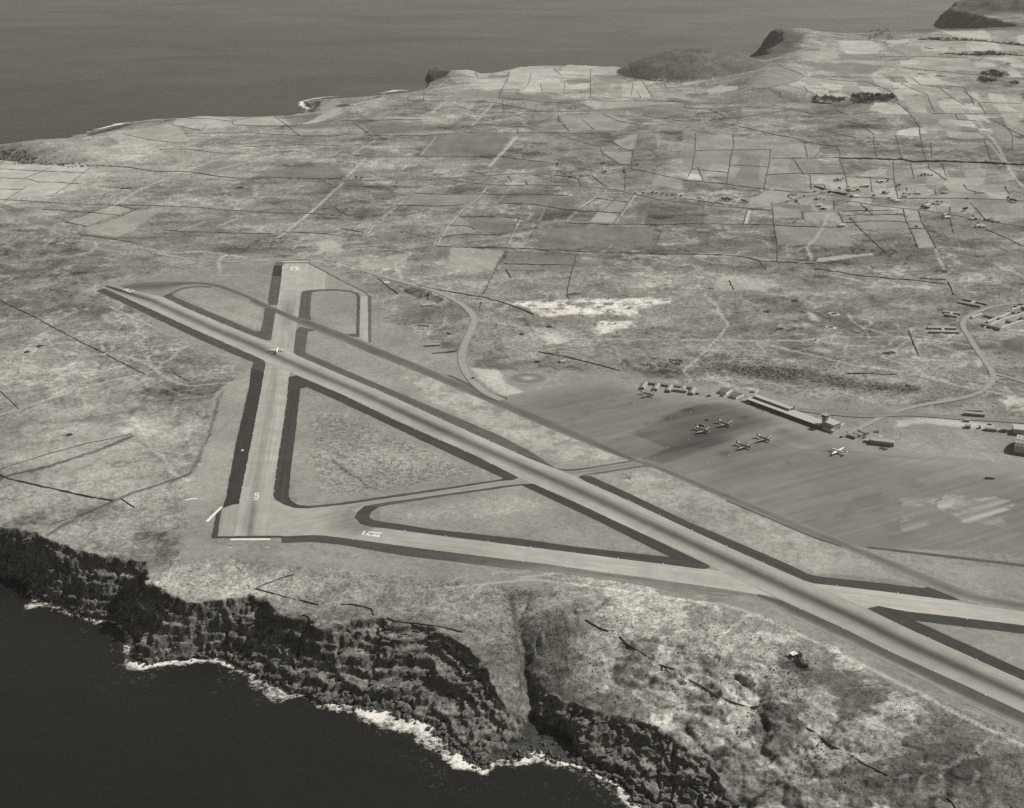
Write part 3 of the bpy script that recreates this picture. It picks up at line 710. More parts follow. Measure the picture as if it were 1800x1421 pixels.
# scuffs and footpaths left by years of use
rs_ = random.Random(12)
for (u0, u1, v0, v1_, n_) in ((0, 400, 500, 880, 60), (700, 1180, 490, 650, 45), (1150, 1760, 500, 680, 60), (0, 700, 420, 470, 26), (330, 900, 990, 1080, 22), (1000, 1750, 1080, 1400, 46)):
    for _ in range(n_):
        u, v = rs_.uniform(u0, u1), rs_.uniform(v0, v1_); a_ = rs_.gauss(-.1, .5); p_ = [(u, v)]
        for _k in range(rs_.randint(2, 5)):
            a_ += rs_.gauss(0, .35); u += 16 * math.cos(a_); v += 7 * math.sin(a_); p_.append((u, v))
        line(p_, rs_.uniform(1.5, 4.5), rs_.choice([.40, .42, .46, .10]), rs_.uniform(.3, .65), 3)
# old field banks and gullies, darker
for pts, w in (
 (tile(0,474,[(250,1400),(450,1290),(630,1205),(900,1115),(1010,1075)]), 7), (tile(0,474,[(0,1100),(250,1040),(500,960),(690,880)]), 9), 
 (tile(0,474,[(1010,1075),(1100,880),(1150,700),(1170,640)]), 5), (tile(600,947,[(1540,610),(1480,690),(1400,800),(1380,870)]), 4), (tile(600,947,[(1270,430),(1410,330)]), 3), (tile(1200,947,[(430,800),(480,740),(560,690),(640,680)]), 14),
 (tile(1200,947,[(430,800),(470,880),(480,940),(380,1010),(280,1070),(170,1150)]), 12), (tile(1200,947,[(540,880),(560,960),(600,980)]), 8), (tile(1200,947,[(0,790),(110,850),(220,940)]), 6), (tile(1200,947,[(0,960),(120,1000),(200,1040)]), 6),
 (tile(600,947,[(900,290),(910,400),(915,480),(930,600),(980,720),(990,800)]), 7), (tile(1200,947,[(580,1170),(640,1210),(760,1250),(860,1340)]), 7), (tile(1200,947,[(120,1200),(180,1330),(240,1390)]), 8), (tile(1200,947,[(480,1040),(640,1100),(760,1120)]), 6),
 (tile(560,800,[(100,40),(210,120),(400,255)],4.5), 5), (tile(0,0,[(500,872),(700,887),(830,907),(1000,907),(1120,927),(1300,942)]), 10)):
    line(pts, w, 0.075, 0.9, 4)
for pts, w in ((tile(1200,947,[(560,690),(760,740),(900,820),(1000,870)]), 30), (tile(1200,947,[(850,1000),(1000,1040),(1200,1080)]), 18), (tile(1200,947,[(700,1180),(900,1230),(1000,1300)]), 16),
               (tile(1200,947,[(0,560),(60,600),(130,700)]), 16), (tile(600,947,[(1100,560),(1300,640),(1500,700),(1690,770)]), 14), (tile(600,947,[(1050,500),(1200,480),(1280,470)]), 14), (tile(1200,947,[(1100,1150),(1300,1120),(1400,1180)]), 18)):
    line(pts, w, 0.10, 0.75, 10)

for kind_, q_, tv_, w_ in WOPS:
    gx_ = [p[0] for p in q_]; gy_ = [p[1] for p in q_]
    sel = np.nonzero((X > min(gx_) - 12) & (X < max(gx_) + 12) & (Y > min(gy_) - 12) & (Y < max(gy_) + 12))[0]
    if not len(sel): continue
    sx, sy = X[sel], Y[sel]
    if kind_ == 'poly':
        s2 = sel[inside(sx, sy, [tuple(p) for p in q_])]; tone[s2] += (tv_ - 0.185) * w_
    else:
        d = seg_dist(sx + (fbm(sx / 30, sy / 30, 2, 69) - .5) * 10, sy, [tuple(p) for p in q_])
        so = 1.0 + .0005 * sy; wg = np.clip((w_ / 2 + so - d) / (2 * so), 0, 1) * np.clip(fbm(sx / 60, sy / 60, 3, 70) * 2.2 - .5, 0, 1) * .8
        tone[sel] += (tv_ - tone[sel]) * wg
allp = [p for o in OPS for p in o['pts']]
allg = on_ground_many(allp)
i0 = 0
for o in OPS:
    n = len(o['pts']); g = allg[i0:i0 + n]; i0 += n
    xs = [p[0] for p in g]; ys = [p[1] for p in g]
    k = o['kind']
    if k == 'blob':
        cx, cy = g[0]; rx = abs(g[1][0] - cx) + 1; ry = max(abs(g[2][1] - g[3][1]) / 2, 1)
        sel = np.nonzero((np.abs(X - cx) < 2 * rx) & (np.abs(Y - cy) < 2.2 * ry))[0]
        wgt = np.exp(-1.6 * (((X[sel] - cx) / rx) ** 2 + ((Y[sel] - cy) / ry) ** 2))
        tone[sel] += o['d'] * wgt
        if o['mott'] is not None: mott[sel] += (o['mott'] - mott[sel]) * wgt
        if o['scrub'] is not None: scrub[sel] += (o['scrub'] - scrub[sel]) * wgt
        continue
    pad = 40 if k == 'line' else 25
    sel = np.nonzero((X > min(xs) - pad) & (X < max(xs) + pad) & (Y > min(ys) - pad) & (Y < max(ys) + pad))[0]
    if len(sel) == 0: continue
    sx, sy = X[sel], Y[sel]
    rag = o['rag']
    wx = sx + (fbm(sx / 16, sy / 16, 3, 61) - 0.5) * 2 * rag; wy = sy + (fbm(sx / 16, sy / 16, 3, 62) - 0.5) * 2 * rag
    if k == 'poly':
        d = seg_dist(wx, wy, list(g) + [g[0]]); d = np.where(inside(wx, wy, g), d, -d)
        wg = sstep(-o['soft'], o['soft'], d); m = wg > 0.001; s2 = sel[m]; wg = wg[m]
        jit = (fbm(sx[m] / 90, sy[m] / 90, 4, 63, .65) - 0.5) * 0.6
        if o['brk']: wg = wg * sstep(.36, .52, fbm(sx[m] / 20, sy[m] / 20, 5, 68, .65))
        keep_ = 0.25 * (tone[s2] - 0.22) * (o['mott'] or 0.3)
        tone[s2] += (o['tone'] * (1 + jit) + keep_ - tone[s2]) * o['f'] * wg
        if o['mott'] is not None: mott[s2] += (o['mott'] - mott[s2]) * wg
        if o['scrub'] is not None: scrub[s2] += (o['scrub'] - scrub[s2]) * wg
    else:
        d = seg_dist(wx, wy, g)
        soft = 1.2 + 0.0006 * sy
        wgt = np.clip((o['w'] / 2 + soft - d) / (2 * soft), 0, 1) * o['f'] * np.clip(0.45 + 1.1 * fbm(sx / 40, sy / 40, 3, 64), 0, 1)
        tone[sel] += (o['tone'] - tone[sel]) * wgt
        scrub[sel] *= (1 - wgt)

# bare rock wherever the land stands steep
Hg = H.reshape(NR, NC)
gy = np.gradient(Hg, axis=0) / np.gradient(YY, axis=0)
gx = np.gradient(Hg, axis=1) / np.gradient(XX, axis=1)
slope = np.hypot(gx, gy).ravel()
steep = sstep(0.45, 1.1, slope)
rock = 0.115 + (fbm(X / 14, Y / 14, 5, 71, .65) - 0.5) * 0.13
cl = sstep(2, -6, D_TOP)                                   # the lava cliff, ledges included
ledge = 0.175 + (fbm(X / 18, Y / 18, 5, 72, .68) - 0.5) * 0.26
tone = tone * (1 - cl) + ledge * cl
tone = tone * (1 - steep) + rock * steep
hill = (np.hypot(X - 830, Y - 6180) < 345)
tone = np.where(hill, tone * 0.2 + 0.8 * (0.088 + 0.10 * (fbm(X / 60, Y / 60, 4, 73) - 0.35)), tone)
far_cliff = (X > 1100) & (Y > 6500) & (slope > 0.35) & (np.hypot(X - 830, Y - 6180) > 345)
tone = np.where(far_cliff, np.minimum(tone, 0.07 + 0.07 * fbm(X / 40, Y / 40, 3, 74)), tone)
fs_ = (Y > 6300) & (X > 1000)
dc_ = np.full(X.size, 1e4); dc_[fs_] = seg_dist(X[fs_], Y[fs_], [p for p in FAR if 1190 <= p[0] <= 2860 and 6600 < p[1] < 8000])
heath = sstep(270, 170, dc_ + 170 * (fbm(X / 120, Y / 120, 4, 77) - .5)) * (np.hypot(X - 830, Y - 6180) > 345)
tone = tone * (1 - heath) + heath * (0.045 + 0.11 * fbm(X / 60, Y / 60, 4, 78))
cape = (Y > 8400) * sstep(8400, 8600, Y)
tone = tone * (1 - cape) + cape * (0.03 + 0.10 * fbm(X / 70, Y / 70, 4, 76))
tone = np.where(H < SEA + 3.0, 0.05, tone)
mott = np.where(cl > 0.5, 0.95, mott)
dry = (D_TOP < 220) & (D_TOP > 0) & (X > -150) & (Y < 1600)
er = sstep(.47, .56, fbm(X / 46, Y / 46, 5, 75, .62)); er2 = 1 - np.abs(2 * fbm(X / 75, Y / 75, 4, 41, .55) - 1)
tone = np.where(dry & (X > 40), tone + (0.0 + 0.17 * er - 0.05 * sstep(.93, .985, er2)) * sstep(40, 120, X), tone)
mott = np.where(dry & (X > 40), 0.75, mott)
tone = np.clip(tone, 0.03, 0.66)

idx = np.arange(NR * NC).reshape(NR, NC)
F = np.stack([idx[:-1, :-1], idx[:-1, 1:], idx[1:, 1:], idx[1:, :-1]], -1).reshape(-1, 4)
keep = (H[F] > SEA - 12).any(1)
F = F[keep]
used = np.unique(F); remap = np.full(NR * NC, -1); remap[used] = np.arange(len(used))
V = np.stack([X, Y, H], -1)[used]
me = big_mesh('terrain', V, remap[F], M['ground'], dict(tone=tone[used], mott=mott[used], scrub=scrub[used]))
tag(link('terrain', me), kind='structure')

# ------------------------------------------------------------------ the sea
def make_sea_mat():
    m, t, p = nt('ocean_water')
    g = N(t, 'ShaderNodeNewGeometry'); pos = g.outputs['Position']
    mp = N(t, 'ShaderNodeMapping'); mp.inputs['Scale'].default_value = (0.0008, 0.0017, 1.0); mp.inputs['Rotation'].default_value = (0, 0, 0.5)
    t.links.new(pos, mp.inputs[0])
    s = noise(t, mp.outputs[0], 1.0, 6, 0.62, 0.8)
    warm(t, mth(t, 'MULTIPLY_ADD', s, 0.012, 0.007), p)
    t.links.new(mth(t, 'MULTIPLY_ADD', s, 0.24, 0.12), p.inputs['Roughness'])
    p.inputs['IOR'].default_value = 1.333; p.inputs['Specular IOR Level'].default_value = 0.5
    w1 = noise(t, pos, 0.05, 4, 0.6); w2 = noise(t, pos, 0.011, 4, 0.6)
    bp = N(t, 'ShaderNodeBump'); bp.inputs['Strength'].default_value = 0.35; bp.inputs['Distance'].default_value = 3.0
    t.links.new(mth(t, 'ADD', w1, mth(t, 'MULTIPLY', w2, 1.5)), bp.inputs['Height']); t.links.new(bp.outputs[0], p.inputs['Normal'])
    return m
M['sea'] = make_sea_mat()
xs = np.linspace(-26000, 26000, 27); ys = np.concatenate([np.linspace(-3000, 12000, 16), np.linspace(14000, 60000, 12)])
GX, GY = np.meshgrid(xs, ys); ii = np.arange(GX.size).reshape(GX.shape)
SF = np.stack([ii[:-1, :-1], ii[:-1, 1:], ii[1:, 1:], ii[1:, :-1]], -1).reshape(-1, 4)
tag(link('sea', big_mesh('sea', np.stack([GX.ravel(), GY.ravel(), np.full(GX.size, SEA)], -1), SF, M['sea'])), kind='structure')

# surf breaking along the rocks: a skin of foam just above the water
def make_foam_mat():
    m, t, p = nt('sea_foam')
    g = N(t, 'ShaderNodeNewGeometry')
    a = attr(t, 'foam')
    f = noise(t, g.outputs['Position'], 0.16, 6, 0.72, 0.6)
    mr = N(t, 'ShaderNodeMapRange'); mr.inputs[1].default_value = -0.34; mr.inputs[2].default_value = 0.30
    t.links.new(mth(t, 'SUBTRACT', mth(t, 'ADD', a, mth(t, 'MULTIPLY', mth(t, 'SUBTRACT', f, 0.5), 2.4)), 0.62), mr.inputs[0])
    warm(t, mth(t, 'MULTIPLY_ADD', f, 0.3, 0.62), p)
    p.inputs['Roughness'].default_value = 0.9
    t.links.new(mth(t, 'MULTIPLY', mth(t, 'MULTIPLY', mr.outputs[0], 0.95), mth(t, 'MULTIPLY', a, 3.2, clamp=True)), p.inputs['Alpha'])
    return m
M['foam'] = make_foam_mat()
def surf(name, line_pts, strength, width, res, seed):
    V, Fc, fo = [], [], []
    pts = np.array(line_pts); seg = np.hypot(*np.diff(pts, axis=0).T); s = np.concatenate([[0], np.cumsum(seg)])
    q = np.arange(0, s[-1], res)
    px = np.interp(q, s, pts[:, 0]); py = np.interp(q, s, pts[:, 1]); st = np.interp(q, s, strength)
    tx = np.gradient(px); ty = np.gradient(py); l = np.hypot(tx, ty) + 1e-9
    for _ in range(3):
        tx = np.convolve(np.pad(tx, 4, 'edge'), np.ones(9) / 9, 'valid'); ty = np.convolve(np.pad(ty, 4, 'edge'), np.ones(9) / 9, 'valid')
    l = np.hypot(tx, ty) + 1e-9
    nx, ny = ty / l, -tx / l
    offs = np.linspace(-0.9, 1.0, 18) * width
    A = np.stack([px[:, None] + nx[:, None] * offs, py[:, None] + ny[:, None] * offs], -1)
    wob = vnoise(q / 30, q * 0, seed)
    e = np.clip(1 - np.abs(offs[None, :] / width - 0.05) / (0.25 + 0.75 * wob[:, None]), 0, 1)
    fo = (st[:, None] * e ** 0.8).ravel()
    VV = np.concatenate([A.reshape(-1, 2), np.full((A.shape[0] * 18, 1), SEA + 0.25)], 1)
    ii = np.arange(len(VV)).reshape(A.shape[0], 18)
    FF = np.stack([ii[:-1, :-1], ii[:-1, 1:], ii[1:, 1:], ii[1:, :-1]], -1).reshape(-1, 4)
    return tag(link(name, big_mesh(name, VV, FF, M['foam'], dict(foam=fo))), 'white surf breaking along the foot of the cliffs', 'surf', kind='stuff')
ST_AT = [(-420,.1),(0,.15),(45,.3),(66,.9),(90,.85),(115,.5),(165,.7),(195,.55),(225,.6),(242,.95),(300,1.0),(390,1.0),(430,.7),(470,.95),(510,1.0),(545,.8),(570,.5),(605,.95),(660,1.05),(765,1.1),(790,.95),(822,1.1),(850,.9),(880,.35),(905,.6),(930,1.0),(950,.75),(985,.95),(1010,.5),(1045,.9),(1095,1.0),(1140,.8),(1300,.6),(1500,.5)]
def near_surf():
    ys_ = 960.0 * 1.0013 ** np.arange(700); us = np.linspace(-1, 1, 640)
    PY = np.repeat(ys_[:, None], 640, 1); PX = us[None, :] * (0.41 * PY + 135)
    x, y = PX.ravel(), PY.ravel()
    h = grid_h(x, y)
    w1 = (fbm(x / 55, y / 55, 4, 31) - 0.5); w2 = (fbm(x / 55, y / 55, 4, 32) - 0.5); w3 = (fbm(x / 14, y / 14, 3, 33) - 0.5); w4 = (fbm(x / 14, y / 14, 3, 34) - 0.5)
    sv = np.interp([p[0] for p in SHORE_PX], [q[0] for q in ST_AT], [q[1] for q in ST_AT])
    ds, s = seg_dist(x + w1 * 10 + w3 * 8, y + w2 * 10 + w4 * 8, SHORE, list(sv))
    bias = fbm(x / 26, y / 26, 3, 35)
    reach = (2.5 + 46 * np.clip(fbm(x / 45, y / 45, 3, 35) - .3, 0, 1)) * (.35 + .85 * s * s)
    fo = s * np.clip(1 - ds / reach, 0, 1) ** 0.6 * (.75 + .7 * (bias - .4)) + 0.34 * s * np.exp(-ds / 30) * sstep(.35, .6, bias)
    ii = np.arange(x.size).reshape(PX.shape)
    FF = np.stack([ii[:-1, :-1], ii[:-1, 1:], ii[1:, 1:], ii[1:, :-1]], -1).reshape(-1, 4)
    ok = (ds[FF].min(1) < 70) & (h[FF].min(1) < SEA + 1.5)
    FF = FF[ok]; u_ = np.unique(FF); rm = np.full(x.size, -1); rm[u_] = np.arange(len(u_))
    VV = np.stack([x, y, np.full(x.size, SEA + 0.3)], -1)
    tag(link('surf', big_mesh('surf', VV[u_], rm[FF], M['foam'], dict(foam=fo[u_]))), 'white surf breaking along the foot of the near cliffs', 'surf', kind='stuff')
near_surf()
fs = [at_z(u, v, SEA) for u, v in [(150,240),(162,231),(185,224),(215,217),(245,214)]]
surf('surf', fs, [0.3, 1.1, 1.1, 1.1, 0.6], 30.0, 8.0, 6)['label'] = 'white surf on the low point of the far left coast'
fs = [at_z(u, v, SEA) for u, v in [(543,203),(538,199),(545,193),(530,186),(530,179),(545,175),(570,171),(600,169)]]
surf('surf', fs, [0.9, 1.0, .7, 1.0, 1.1, .8, .7, .5], 30.0, 8.0, 7)['label'] = 'white surf round the hooked rocky point on the far coast'
fs = [at_z(u, v, SEA) for u, v in [(670,164),(685,161),(700,159),(725,160)]]
surf('surf', fs, [0.6, 1.1, 1.1, 0.3], 30.0, 8.0, 8)['label'] = 'short white breakers left of the dark headland knob'

# ------------------------------------------------------------------ pavements
Z0 = 90.0
def set_uv(me, ang):
    c, s = math.cos(ang), math.sin(ang)
    n = len(me.vertices); co = np.empty(n * 3, np.float32); me.vertices.foreach_get('co', co); co = co.reshape(-1, 3)
    li = np.empty(len(me.loops), np.int32); me.loops.foreach_get('vertex_index', li)
    P = co[li]
    uv = me.uv_layers.new(name='UVMap')
    uv.data.foreach_set('uv', np.stack([P[:, 0] * c + P[:, 1] * s, -P[:, 0] * s + P[:, 1] * c], -1).astype(np.float32).ravel())
def smooth_line(pts, it=2):
    for _ in range(it):
        q = [pts[0]]
        for a, b in zip(pts[:-1], pts[1:]):
            q += [(0.75 * a[0] + 0.25 * b[0], 0.75 * a[1] + 0.25 * b[1]), (0.25 * a[0] + 0.75 * b[0], 0.25 * a[1] + 0.75 * b[1])]
        q.append(pts[-1]); pts = q
    return pts
def sheet(name, px, tone_v, z, mat='pave', along=None, world=False):
    """flat paved area from its surveyed outline"""
    g = px if world else Gs(px)
    if mat == 'asphalt':                     # worn, slightly ragged edge; corners eased
        rr_ = random.Random(int(px[0][0] * 7 + px[0][1])); q = []
        for (ax, ay), (bx, by) in zip(g, g[1:] + g[:1]):
            L_ = math.hypot(bx - ax, by - ay); k_ = max(int(L_ / 9), 1)
            for i_ in range(k_):
                f_ = i_ / k_; j_ = .55 if i_ else 0.1
                q.append((ax + (bx - ax) * f_ + rr_.uniform(-j_, j_), ay + (by - ay) * f_ + rr_.uniform(-j_, j_)))
        g = q; tone_v = tone_v * 0.78
    bm = bmesh.new()
    vs = [bm.verts.new((x, y, Z0 + z)) for x, y in g]
    f = bm.faces.new(vs)
    bm.normal_update()
    if f.normal.z < 0: f.normal_flip()
    bmesh.ops.triangulate(bm, faces=[f], ngon_method='EAR_CLIP')
    me = bpy.data.meshes.new(name); bm.to_mesh(me); bm.free()
    me.materials.append(M[mat])
    if mat in ('pave', 'asphalt'):
        a = along or (px[0], px[1])
        g0, g1 = G(*a[0]), G(*a[1])
        set_uv(me, math.atan2(g1[1] - g0[1], g1[0] - g0[0]))
        at = me.attributes.new('tone', 'FLOAT', 'POINT'); at.data.foreach_set('value', [tone_v] * len(me.vertices))
    return tag(link(name, me), kind='structure')
def resample(pts, n):
    p = np.array(pts, float); s = np.concatenate([[0], np.cumsum(np.hypot(*np.diff(p, axis=0).T))])
    q = np.linspace(0, s[-1], n)
    return np.stack([np.interp(q, s, p[:, 0]), np.interp(q, s, p[:, 1])], -1)
def strip(name, left, right, fn, z, n=160, m=25, mat='pave', cut=None, world=False):
    """paved strip between two surveyed edges; fn(s 0..1, t 0..1, x, y) gives its tone"""
    L = resample(left if world else Gs(left), n); R = resample(right if world else Gs(right), n)
    t = np.linspace(0, 1, m)
    P = L[:, None, :] * (1 - t[None, :, None]) + R[:, None, :] * t[None, :, None]
    S, T = np.meshgrid(np.linspace(0, 1, n), t, indexing='ij')
    tv = fn(S.ravel(), T.ravel(), P[..., 0].ravel(), P[..., 1].ravel())
    ii = np.arange(n * m).reshape(n, m)
    FF = np.stack([ii[:-1, :-1], ii[:-1, 1:], ii[1:, 1:], ii[1:, :-1]], -1).reshape(-1, 4)
    VV = np.concatenate([P.reshape(-1, 2), np.full((n * m, 1), Z0 + z)], 1)
    # face up
    e1 = P[0, 1] - P[0, 0]; e2 = P[1, 0] - P[0, 0]
    if e1[0] * e2[1] - e1[1] * e2[0] < 0: FF = FF[:, ::-1]
    me = big_mesh(name, VV, FF, M[mat], dict(tone=np.broadcast_to(tv, (n * m,))))
    d = (L[-1] + R[-1] - L[0] - R[0])
    set_uv(me, math.atan2(d[1], d[0]))
    return tag(link(name, me), kind='structure')

main_L = [(176,505),(250,537),(350,583),(460,632),(521.7,660),(600,693),(700,741),(833,801),(911,839),(938,851),(1004,880),(1111,930),(1169,957),(1247,994.5),(1377,1057),(1483,1105),(1567,1147),(1700,1207),(1900,1300)]
main_R = [(196,501),(288,523),(393,570),(468,599),(521.7,625),(606.7,661.7),(667,687),(787,742),(867,778),(980,825),(1017,840),(1111,883),(1222,935.5),(1298,970),(1409,1019),(1524,1070),(1600,1107),(1678,1142),(1800,1197),(1900,1243)]
def main_tone(s, t, x, y):
    n = fbm(x / 70, y / 70, 3, 81)
    c = np.exp(-((t - 0.5) / 0.20) ** 2)
    end = sstep(0.10, 0.0, s)
    return 0.375 - 0.05 * sstep(.45, .9, s) + 0.10 * (n - .5) - (0.22 + 0.06 * n) * c - 0.10 * end * np.exp(-((t - .55) / .5) ** 2) - 0.05 * sstep(0.42, 0.5, s) * sstep(0.56, 0.5, s)
strip('main_runway', main_L, main_R, main_tone, 0.10, 260, 33)

cross_L = [(497,463.5),(494,487),(488,536),(485,546),(476.7,598),(470,625),(462.5,665),(455,707),(441.7,777),(429,840),(420.3,886),(408,888),(390,896),(382,943)]
cross_L = [(497,463.5),(494,487),(488,536),(485,546),(476.7,598),(470,625),(462.5,665),(455,707),(441.7,777),(429,840),(420.3,886),(411,943)]
cross_R = [(543,463.5),(536,500),(529,520),(525,555),(520,582),(516,618),(507.5,667),(504,705),(494,773),(486,825),(481,877),(476,943)]
def cross_tone(s, t, x, y):
    n = fbm(x / 25, y / 25, 4, 82)
    v = 0.345 + 0.05 * sstep(.3, .0, s) - 0.07 * np.exp(-((t - 0.42) / 0.16) ** 2) * sstep(0.35, 0.6, s)
    lines = 0.10 * (np.sin(t * 75) > 0.55) * sstep(.55, .66, t) * sstep(.4, .5, s) * sstep(.9, .8, s)
    turn = 0.13 * np.exp(-((s - 0.27) / 0.07) ** 2) * np.exp(-((t - 0.55) / 0.3) ** 2)
    end = 0.10 * np.exp(-((t - .42) / .12) ** 2) * sstep(.88, .96, s)
    return v + lines * n * 1.4 - turn - end + (n - 0.5) * 0.07
strip('cross_runway', cross_L, cross_R, cross_tone, 0.065, 220, 41)

low_U = [(560,930),(623,911),(633,921),(653,927),(682,929.5),(755,939.5),(831,949),(907,959),(984,968.5),(1063,979),(1142,989),(1238,1000.5),(1300,1008),(1431,1024),(1547,1039),(1660,1054),(1730,1066),(1900,1090)]
low_D = [(520,944),(560,943),(590,945),(640,951),(740,964.5),(815,974),(893,984),(960,992),(1053,1005.5),(1133,1015.5),(1200,1025),(1327,1044.5),(1440,1060),(1524,1070),(1595,1075.5),(1662,1083),(1800,1100),(1900,1112)]
def low_tone(s, t, x, y):
    n = fbm(x / 60, y / 60, 4, 83)
    return 0.335 + 0.045 * sstep(0.25, 0.35, s) + (n - 0.5) * 0.10 + 0.05 * np.exp(-((s - .82) / .05) ** 2)
strip('diagonal_runway', low_U, low_D, low_tone, 0.03, 200, 17)

def pad_tone(s, t, x, y):
    cx, cy = G(640, 912); r = np.hypot(x - cx, y - cy)
    ring = 0.13 * np.exp(-((r - 22) / 26) ** 2)
    n = fbm(x / 30, y / 30, 4, 84)
    return 0.33 - ring + (n - 0.5) * 0.05
strip('turning_pad', [(470,943),(476,915),(481,880),(488,882),(500,888),(517,893),(542,894),(600,887.5),(671,878)], [(470,943.5),(490,943),(515,944),(540,943),(560,943),(580,944),(605,946),(640,940),(665,925)], pad_tone, 0.045, 80, 25)
strip('link_taxiway', [(600,888),(671,878),(782,861),(880,846),(915,842)], [(625,902),(640,890),(671,884.5),(782,869),(898,853),(933,850)], lambda s, t, x, y: 0.29 - 0.05 * np.exp(-((t - .5) / .25) ** 2), 0.075, 60, 9)
sheet('threshold_pad', [(382,943),(390,896),(408,888),(421,886),(416,915),(411,943)], 0.29, 0.08, along=((390,896),(382,943)))
sheet('dispersal_taxiway', [(541,463),(575,479),(590,488),(623,504),(641,513),(647,520),(648,603),(632,594),(633,522),(630,516),(617,511),(590,508.5),(563,509),(540,510.5),(530,514),(536,490)], 0.36, 0.02, along=((640,520),(640,600)))
sheet('dispersal_pad', [(573,480),(590,488),(623,504),(641,513),(646,520),(633,522),(630,516),(617,511),(590,508.5),(572,509)], 0.27, 0.05, along=((573,480),(573,509)))

# tarred shoulders (dark strips each side of the runways)
def sh(name, px, tn, along): return sheet(name, px, tn, 0.14, 'asphalt', along)
LS = 'tarred_shoulder'
sh(LS, [(169,511),(184,507),(250,537),(350,583),(420,614),(455,629.5),(464,634),(467,640),(464,655),(441.5,648),(446,638),(350,597),(250,549)], 0.088, ((250,540),(350,588)))
sh(LS, [(464,655),(462.5,665),(455,707),(441.7,777),(429,840),(420,886),(408,887.5),(392,893.5),(392.5,890),(396.7,877),(415,778),(438,680),(441.5,648)], 0.052, ((455,700),(430,835)))
sh('tarred_edge', [(380,903),(390,895.5),(382,943),(495,942),(496,945.5),(371.7,946.7)], 0.07, ((384,910),(378,940)))
strip(LS, [(495,943),(550,941),(570,942),(600,945.5),(740,964.5),(893,984),(960,992),(1053,1005.5),(1133,1015.5),(1200,1025.5),(1327,1044.5)],
      [(495,955),(548,953),(600,958),(715,978),(827,991),(900,1000),(960,1004.5),(1100,1024),(1200,1043),(1300,1048),(1327,1049)],
      lambda s, t, x, y: 0.07 + 0.10 * sstep(0.3, 0.75, s) + 0.05 * sstep(.4, 1, t) * sstep(.3, .6, s), 0.14, 120, 9, 'asphalt')
sh(LS, [(508,663),(521.7,660),(600,693),(700,741),(833,800),(905,836),(911,840),(902,844.5),(880,846),(880,843),(885,841),(802,803),(700,755),(600,707.5),(540,681),(528,683),(507,668)], 0.068, ((600,700),(800,792)))
sh(LS, [(507,668),(528,683),(520,757),(511.7,823),(507.5,871.7),(511.7,880),(523,887.5),(541.7,890),(541.7,894),(516.7,893),(500,887.5),(485,878),(480,871.7),(481,865),(486,825),(494,773),(504,705)], 0.066, ((504,705),(486,825)))
sh('tarred_edge', [(541.7,890),(600,884),(671,873.5),(782,858),(880,843),(880,846),(782,861.5),(671,878),(600,888),(541.7,894)], 0.085, ((600,886),(782,860)))
sh('tarred_edge', [(640,890),(671,884.5),(782,869),(898,852.6),(918,851),(916,854),(898,856),(782,872.5),(684,888),(666,892)], 0.105, ((671,886),(782,870)))
sh(LS, [(640,890),(666,892),(653,900),(649,909),(655.5,914.5),(760,931),(900,945.5),(1011,961),(1109,972),(1178,979.5),(1245,993),(1248,998),(1238,1000.5),(1224.5,999.5),(1142,989),(1063,979),(984.5,968.5),(907,959),(831,949),(755.5,939.5),(682,929.5),(653,926.7),(633,921),(623,910),(629,900)], 0.072, ((760,935),(960,958)))
sh(LS, [(916,853),(918,851),(938,850.7),(1004,880),(1111,930),(1169,957),(1233,988),(1245,993),(1178,979.5),(1044,913)], 0.062, ((1004,883),(1111,933)))
sh(LS, [(286.7,521),(301.7,516.5),(306.7,521.7),(360,545),(450,583),(458,582.5),(461.7,570),(465,543),(485,544),(481,568),(476.7,598),(468,599),(440,589),(393,570),(326.7,541.7),(288,523)], 0.115, ((330,538),(440,584)))
sh('tarred_edge', [(286.7,521),(320,506),(345,503),(372,504),(372,506),(345,505),(321,508.5),(302,517.5)], 0.13, ((300,515),(320,507)))
sh(LS, [(478,485),(495,487),(488,536),(473,536.5),(471,528)], 0.115, ((486,487),(480,530)))
sheet('fresh_tar_patch', [(481.5,467),(496.2,467),(494.8,486.5),(478,485)], 0.048, 0.18, 'asphalt', ((488,467),(486,486)))
sh('tarred_edge', [(484,461),(541,461),(575,478.5),(590,487),(623,503.5),(641.7,512.5),(647,519),(653,520),(652.5,602),(647.5,603),(646.5,521),(640,514.5),(622,505.5),(589,489),(574,480.5),(540.5,463),(500,463),(498,467),(483,467)], 0.15, ((650,530),(650,590)))
sh(LS, [(531,513),(540,510.5),(563,509),(590,508.5),(616.7,511),(630,516),(633.5,521.7),(632.5,557),(631.7,593),(622,592),(608,588),(626,587),(627.5,521.7),(625,518),(616,513.5),(590,511.5),(563,512),(550,514),(547.5,518),(545,555),(547,563.5),(523,558),(525,555),(529,520)], 0.118, ((536,520),(533,555)))
sh(LS, [(520,581.7),(527,574),(556,581),(541.5,583),(536.7,616),(538,621),(668,677),(787,727),(880,767),(933,794),(977,824),(980,825),(933,807.5),(867,778),(787,742),(667,687),(606.7,661.7),(521.7,625),(516,618)], 0.125, ((606,655),(787,735)))
sh('tarred_edge', [(977,823),(980,824),(995.5,825),(1024,823.5),(1066,817),(1109,810),(1111,812),(1066,819.5),(1024,826.5),(995,828.5),(981,826)], 0.13, ((995,826),(1066,818)))
sh('tarred_edge', [(1016.7,838),(1026,835),(1055.5,830),(1100,823),(1131,818),(1150,821),(1131,820.5),(1100,826),(1055,833),(1024,837)], 0.13, ((1055,831),(1100,824)))
